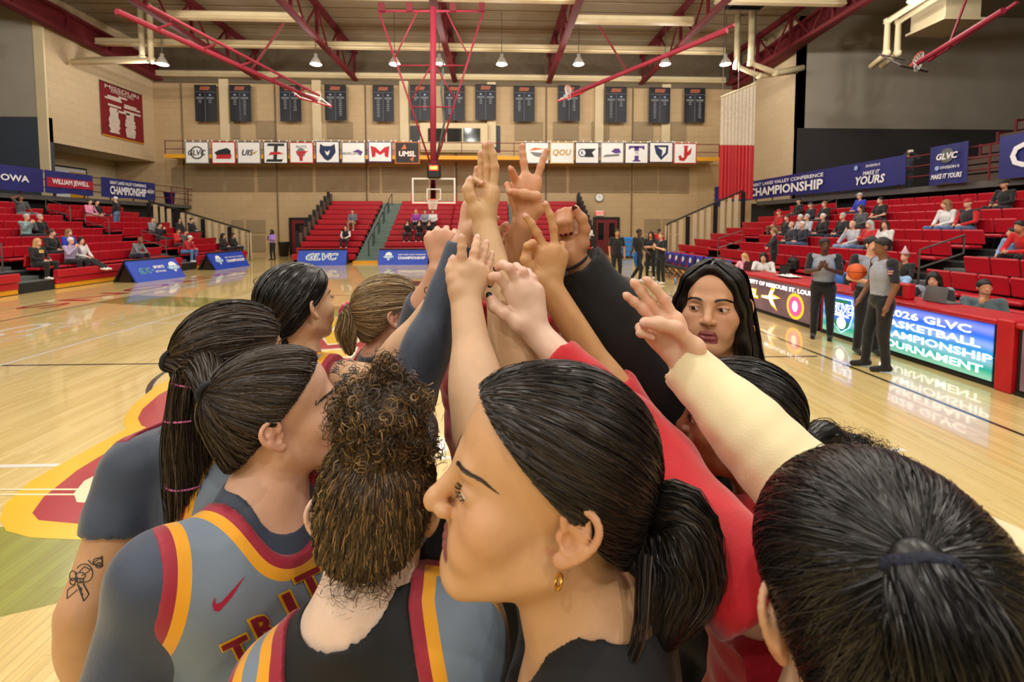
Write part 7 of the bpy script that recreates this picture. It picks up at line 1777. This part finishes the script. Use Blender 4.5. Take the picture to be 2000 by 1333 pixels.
# ---- J: short brown hair behind the black sleeve
wJ, hJ = hand_pts((1010, 545), 1.12, {'i': [(1012, 490), (1008, 462), (1008, 448), (1009, 437)], 'm': [(1000, 490), (994, 462), (992, 448), (990, 438)], 'r': [(990, 494), (982, 470), (979, 457), (976, 448)], 'p': [(982, 500), (972, 480), (968, 470), (966, 462)], 't': [(1022, 525, 0), (1026, 500, 0), (1024, 485), (1022, 474)]})
nbJ = W(1200, 700, 1.74)
def hair_J(I):
    H = hair_cap(I['T'], .012); G = Geo(); v, f = H.mesh(.005); G.add(v, f, np.full(len(v), .3)); P, cw = tight_strands(I['T'], H, (.02, -.11, -.03), 900, 121); G.add(*ribbons(P, .002, cw, .5, 121)); G.obj('hair', HAIR['j'], I['root'], I['base'])
hero('short brown haired person mostly hidden behind the black sleeve', W(1199, 606, 1.74), -75, 0, nbJ, -90, tone=(206, 160, 134), hv=.004, cv=.009, arms=[dict(j=[W(1130, 720, 1.6), W(1060, 640, 1.3), wJ], hand=(wJ, hJ), sleeve=('long', .3), r=(.046, .04, .027), tone=(196, 140, 116), v=.004)], cloth_kind='red', hair=hair_J)
# ---- H: cream sleeve, head out of frame at the right
wH, hH = hand_pts((1345, 722), .75, {'i': [(1318, 624), (1297, 585), (1279, 563), (1264, 549)], 'm': [(1297, 624, .01), (1269, 591, .01), (1252, 569, .01), (1239, 554, .01)], 'r': [(1281, 636, .015), (1257, 606, .012), (1239, 590, .012), (1225, 579, .012)], 'p': [(1274, 654, .015), (1250, 640, -.002), (1251, 651, -.02), (1270, 658, -.02)], 't': [(1356, 680, -.016), (1320, 642, -.028), (1286, 633, -.03), (1260, 631, -.026)]})
hero('person in a cream long sleeved shirt, head beyond the edge, trident hand raised', A3(.93, .60, 1.66), -60, 0, A3(.93, .58, 1.49), -50, tone=(232, 192, 164), hv=.004, cv=.0055,
     arms=[dict(j=[A3(.76, .64, 1.43), W(1548, 935, .62), wH], hand=(wH, hH), sleeve=('long', .985), r=(.048, .040, .030), sg=.003, nails=({'*': AWAY, 't': TOCAM, 'p': TOCAM}, NAILM), v=.0026)],
     cloth_kind='cream', hair=ponytail(HAIR['b'], (.0, -.112, .02), [A3(1.08, .52, 1.6), A3(1.1, .5, 1.45)], [.014, .02, .012], TIEK, n=700, nt=120, seed=131, w=.002))
# ================================================================== PRINTS AND TATTOOS lying on cloth and skin
def bvh_of(o, base):
    n = len(o.data.vertices); v = np.empty(n*3, np.float32); o.data.vertices.foreach_get('co', v); v = v.reshape(-1, 3)+base
    return BVHTree.FromPolygons(v.tolist(), [list(p.vertices) for p in o.data.polygons])
def drop(bv, px, py, off):
    d = Vector(ray(px, py)); h = bv.ray_cast(Vector(CAMP), d.normalized())
    if h[0] is None: return None
    n = h[1]; n = n if n.dot(d) < 0 else -n
    return np.array(h[0]+n*off)
def ink(bv, lines, mat, name, root, base, r=.0006, off=.0003, step=2.):
    m = MB()
    for ln in lines:
        P = np.asarray(ln, float); L = np.r_[0, np.cumsum(np.linalg.norm(np.diff(P, axis=0), axis=1))]; t = np.linspace(0, L[-1], max(3, int(L[-1]/step)))
        pts = [drop(bv, np.interp(u, L, P[:, 0]), np.interp(u, L, P[:, 1]), off) for u in t]; pts = [p for p in pts if p is not None]
        seg = []
        for p in pts:
            if seg and np.linalg.norm(p-seg[-1]) > .012:
                if len(seg) > 2: m.tube([x-base for x in seg], r, 4)
                seg = []
            seg.append(p)
        if len(seg) > 2: m.tube([x-base for x in seg], r, 4)
    if m.v: return m.build(name, mat, root)
def stamp(bv, v2, f2, mat, name, root, base, off, step=5.):
    bm = bmesh.new(); vs = [bm.verts.new((x, y, 0)) for x, y in v2]
    for q in f2:
        try: bm.faces.new([vs[i] for i in q])
        except ValueError: pass
    bmesh.ops.triangulate(bm, faces=bm.faces[:])
    for _ in range(5):
        e = [x for x in bm.edges if x.calc_length() > step]
        if not e: break
        bmesh.ops.subdivide_edges(bm, edges=e, cuts=1); bmesh.ops.triangulate(bm, faces=bm.faces[:])
    bm.verts.index_update(); P = [drop(bv, x.co.x, x.co.y, off) for x in bm.verts]
    F_ = [[x.index for x in q.verts] for q in bm.faces]; F_ = [q for q in F_ if all(P[i] is not None for i in q) and max(np.linalg.norm(P[q[0]]-P[q[1]]), np.linalg.norm(P[q[1]]-P[q[2]])) < .05]
    P = [(p-base if p is not None else np.zeros(3)) for p in P]; bm.free()
    used = sorted({i for q in F_ for i in q}); ix = {u: k for k, u in enumerate(used)}
    if F_: MB().add([P[i] for i in used], [[ix[i] for i in q] for q in F_]).build(name, mat, root, smooth=True)
def glyph(ch, cx, cy, sz, rot, bold, wide=1.):
    v, f = text_geo(ch, bold, 0.); c, s = math.cos(rot), math.sin(rot); x, y = v[:, 0]*sz*wide, -v[:, 1]*sz
    return np.stack([cx+x*c-y*s, cy+x*s+y*c], 1), f
MARO = MT('maroon_twill', (134, 18, 42), .7); GOLDT = MT('gold_twill', (232, 178, 30), .7); CRIMS = MT('crimson_print', (168, 18, 62), .6)
b = hB_; bv = bvh_of(b['jersey'], b['base'])
for ch, x, y, wd in (('T', 466, 1272, 1.25), ('R', 518, 1224, 1.1), ('I', 566, 1182, 1.6), ('T', 606, 1140, 1.25)):
    for k, (bo, mt) in enumerate(((.085, GOLDT), (.035, MARO))):
        v, f = glyph(ch, x, y, 66, -.45, bo, wd); stamp(bv, v, f, mt, 'chest_lettering', b['jersey'], b['base'], .0012+.0012*k)
sw = [(768, 930), (757, 965), (765, 995), (790, 998), (850, 930), (915, 828), (850, 900), (800, 955), (775, 965)]
stamp(bv, [(100+x*.415, 780+y*.415) for x, y in sw], [list(range(len(sw)))], CRIMS, 'chest_mark', b['jersey'], b['base'], .0014, 4.)
a = hA_; bv = bvh_of(a['jersey'], a['base'])
for k, (bo, mt) in enumerate(((.08, GOLDT), (.03, MARO))):
    v, f = glyph('1', 330, 1032, 95, .05, bo, 1.3); stamp(bv, v, f, mt, 'back_number', a['jersey'], a['base'], .0012+.0012*k)
INK = MT('tattoo_ink', (62, 58, 56), .6); INKB = MT('tattoo_ink_teal', (40, 66, 80), .6)
def circ(x, y, r, ry=None, a0=0, a1=6.3, n=16): return [(x+r*math.cos(t), y+(ry or r)*math.sin(t)) for t in np.linspace(a0, a1, n)]
z = lambda pts: [(x*.25, 1000+y*.25) for x, y in pts]
bv = bvh_of(a['body'], a['base'])
ink(bv, [z(circ(660, 480, 65, 72, -2.6, 2.2)), z([(620, 470), (660, 430), (700, 450)]), z([(640, 500), (690, 470), (715, 440)]), z([(590, 570), (530, 610), (525, 680), (605, 610)]), z([(605, 560), (655, 700), (695, 645), (650, 560)]), z([(595, 470), (600, 550)]), z(circ(570, 500, 24, 38)), z(circ(570, 545, 22, 26)), z(circ(632, 500, 36, 26)), z(circ(628, 538, 26, 18)), z(circ(765, 390, 38, 28)), z(circ(775, 420, 28, 20)), z([(720, 410), (800, 345), (795, 430), (720, 410)]), z([(690, 380), (720, 410)]), z([(615, 575), (640, 650)]), z([(630, 590), (640, 610), (632, 630), (650, 650)])], INK, 'tattoo', a['body'], a['base'], .0009)
k_ = hK_; bv = bvh_of(k_['body'], k_['base']); r_ = random.Random(5); ln = []
for (cx, cy, s) in ((665, 704, 9), (692, 722, 10), (716, 742, 9), (676, 738, 9), (700, 752, 8), (655, 722, 8), (686, 700, 7), (728, 728, 8), (662, 750, 7)):
    n = r_.choice((5, 6)); ln.append(circ(cx, cy, s*.25))
    for i in range(n):
        t = 6.283*i/n+r_.random(); px, py = cx+s*.65*math.cos(t), cy+s*.65*math.sin(t); ln.append(circ(px, py, s*.42, s*.3))
    ln.append([(cx-s*1.4, cy+s*.9), (cx-s*.4, cy+s*.6), (cx+s, cy+s*1.3)])
ink(bv, ln, INKB, 'tattoo', k_['body'], k_['base'], .0010, step=1.5)
l_ = hL_; bv = bvh_of(l_['body'], l_['base'])
ink(bv, [circ(833, 567, 4, 6), circ(840, 578, 4, 5), circ(832, 585, 4, 5), circ(842, 590, 4, 5), circ(826, 596, 4, 5), circ(836, 598, 4, 5), [(848, 548), (844, 556), (846, 566), (850, 556), (848, 548)], [(846, 566), (842, 574)], circ(822, 606, 3, 4)], INK, 'tattoo', l_['body'], l_['base'], .0010, step=1.5)
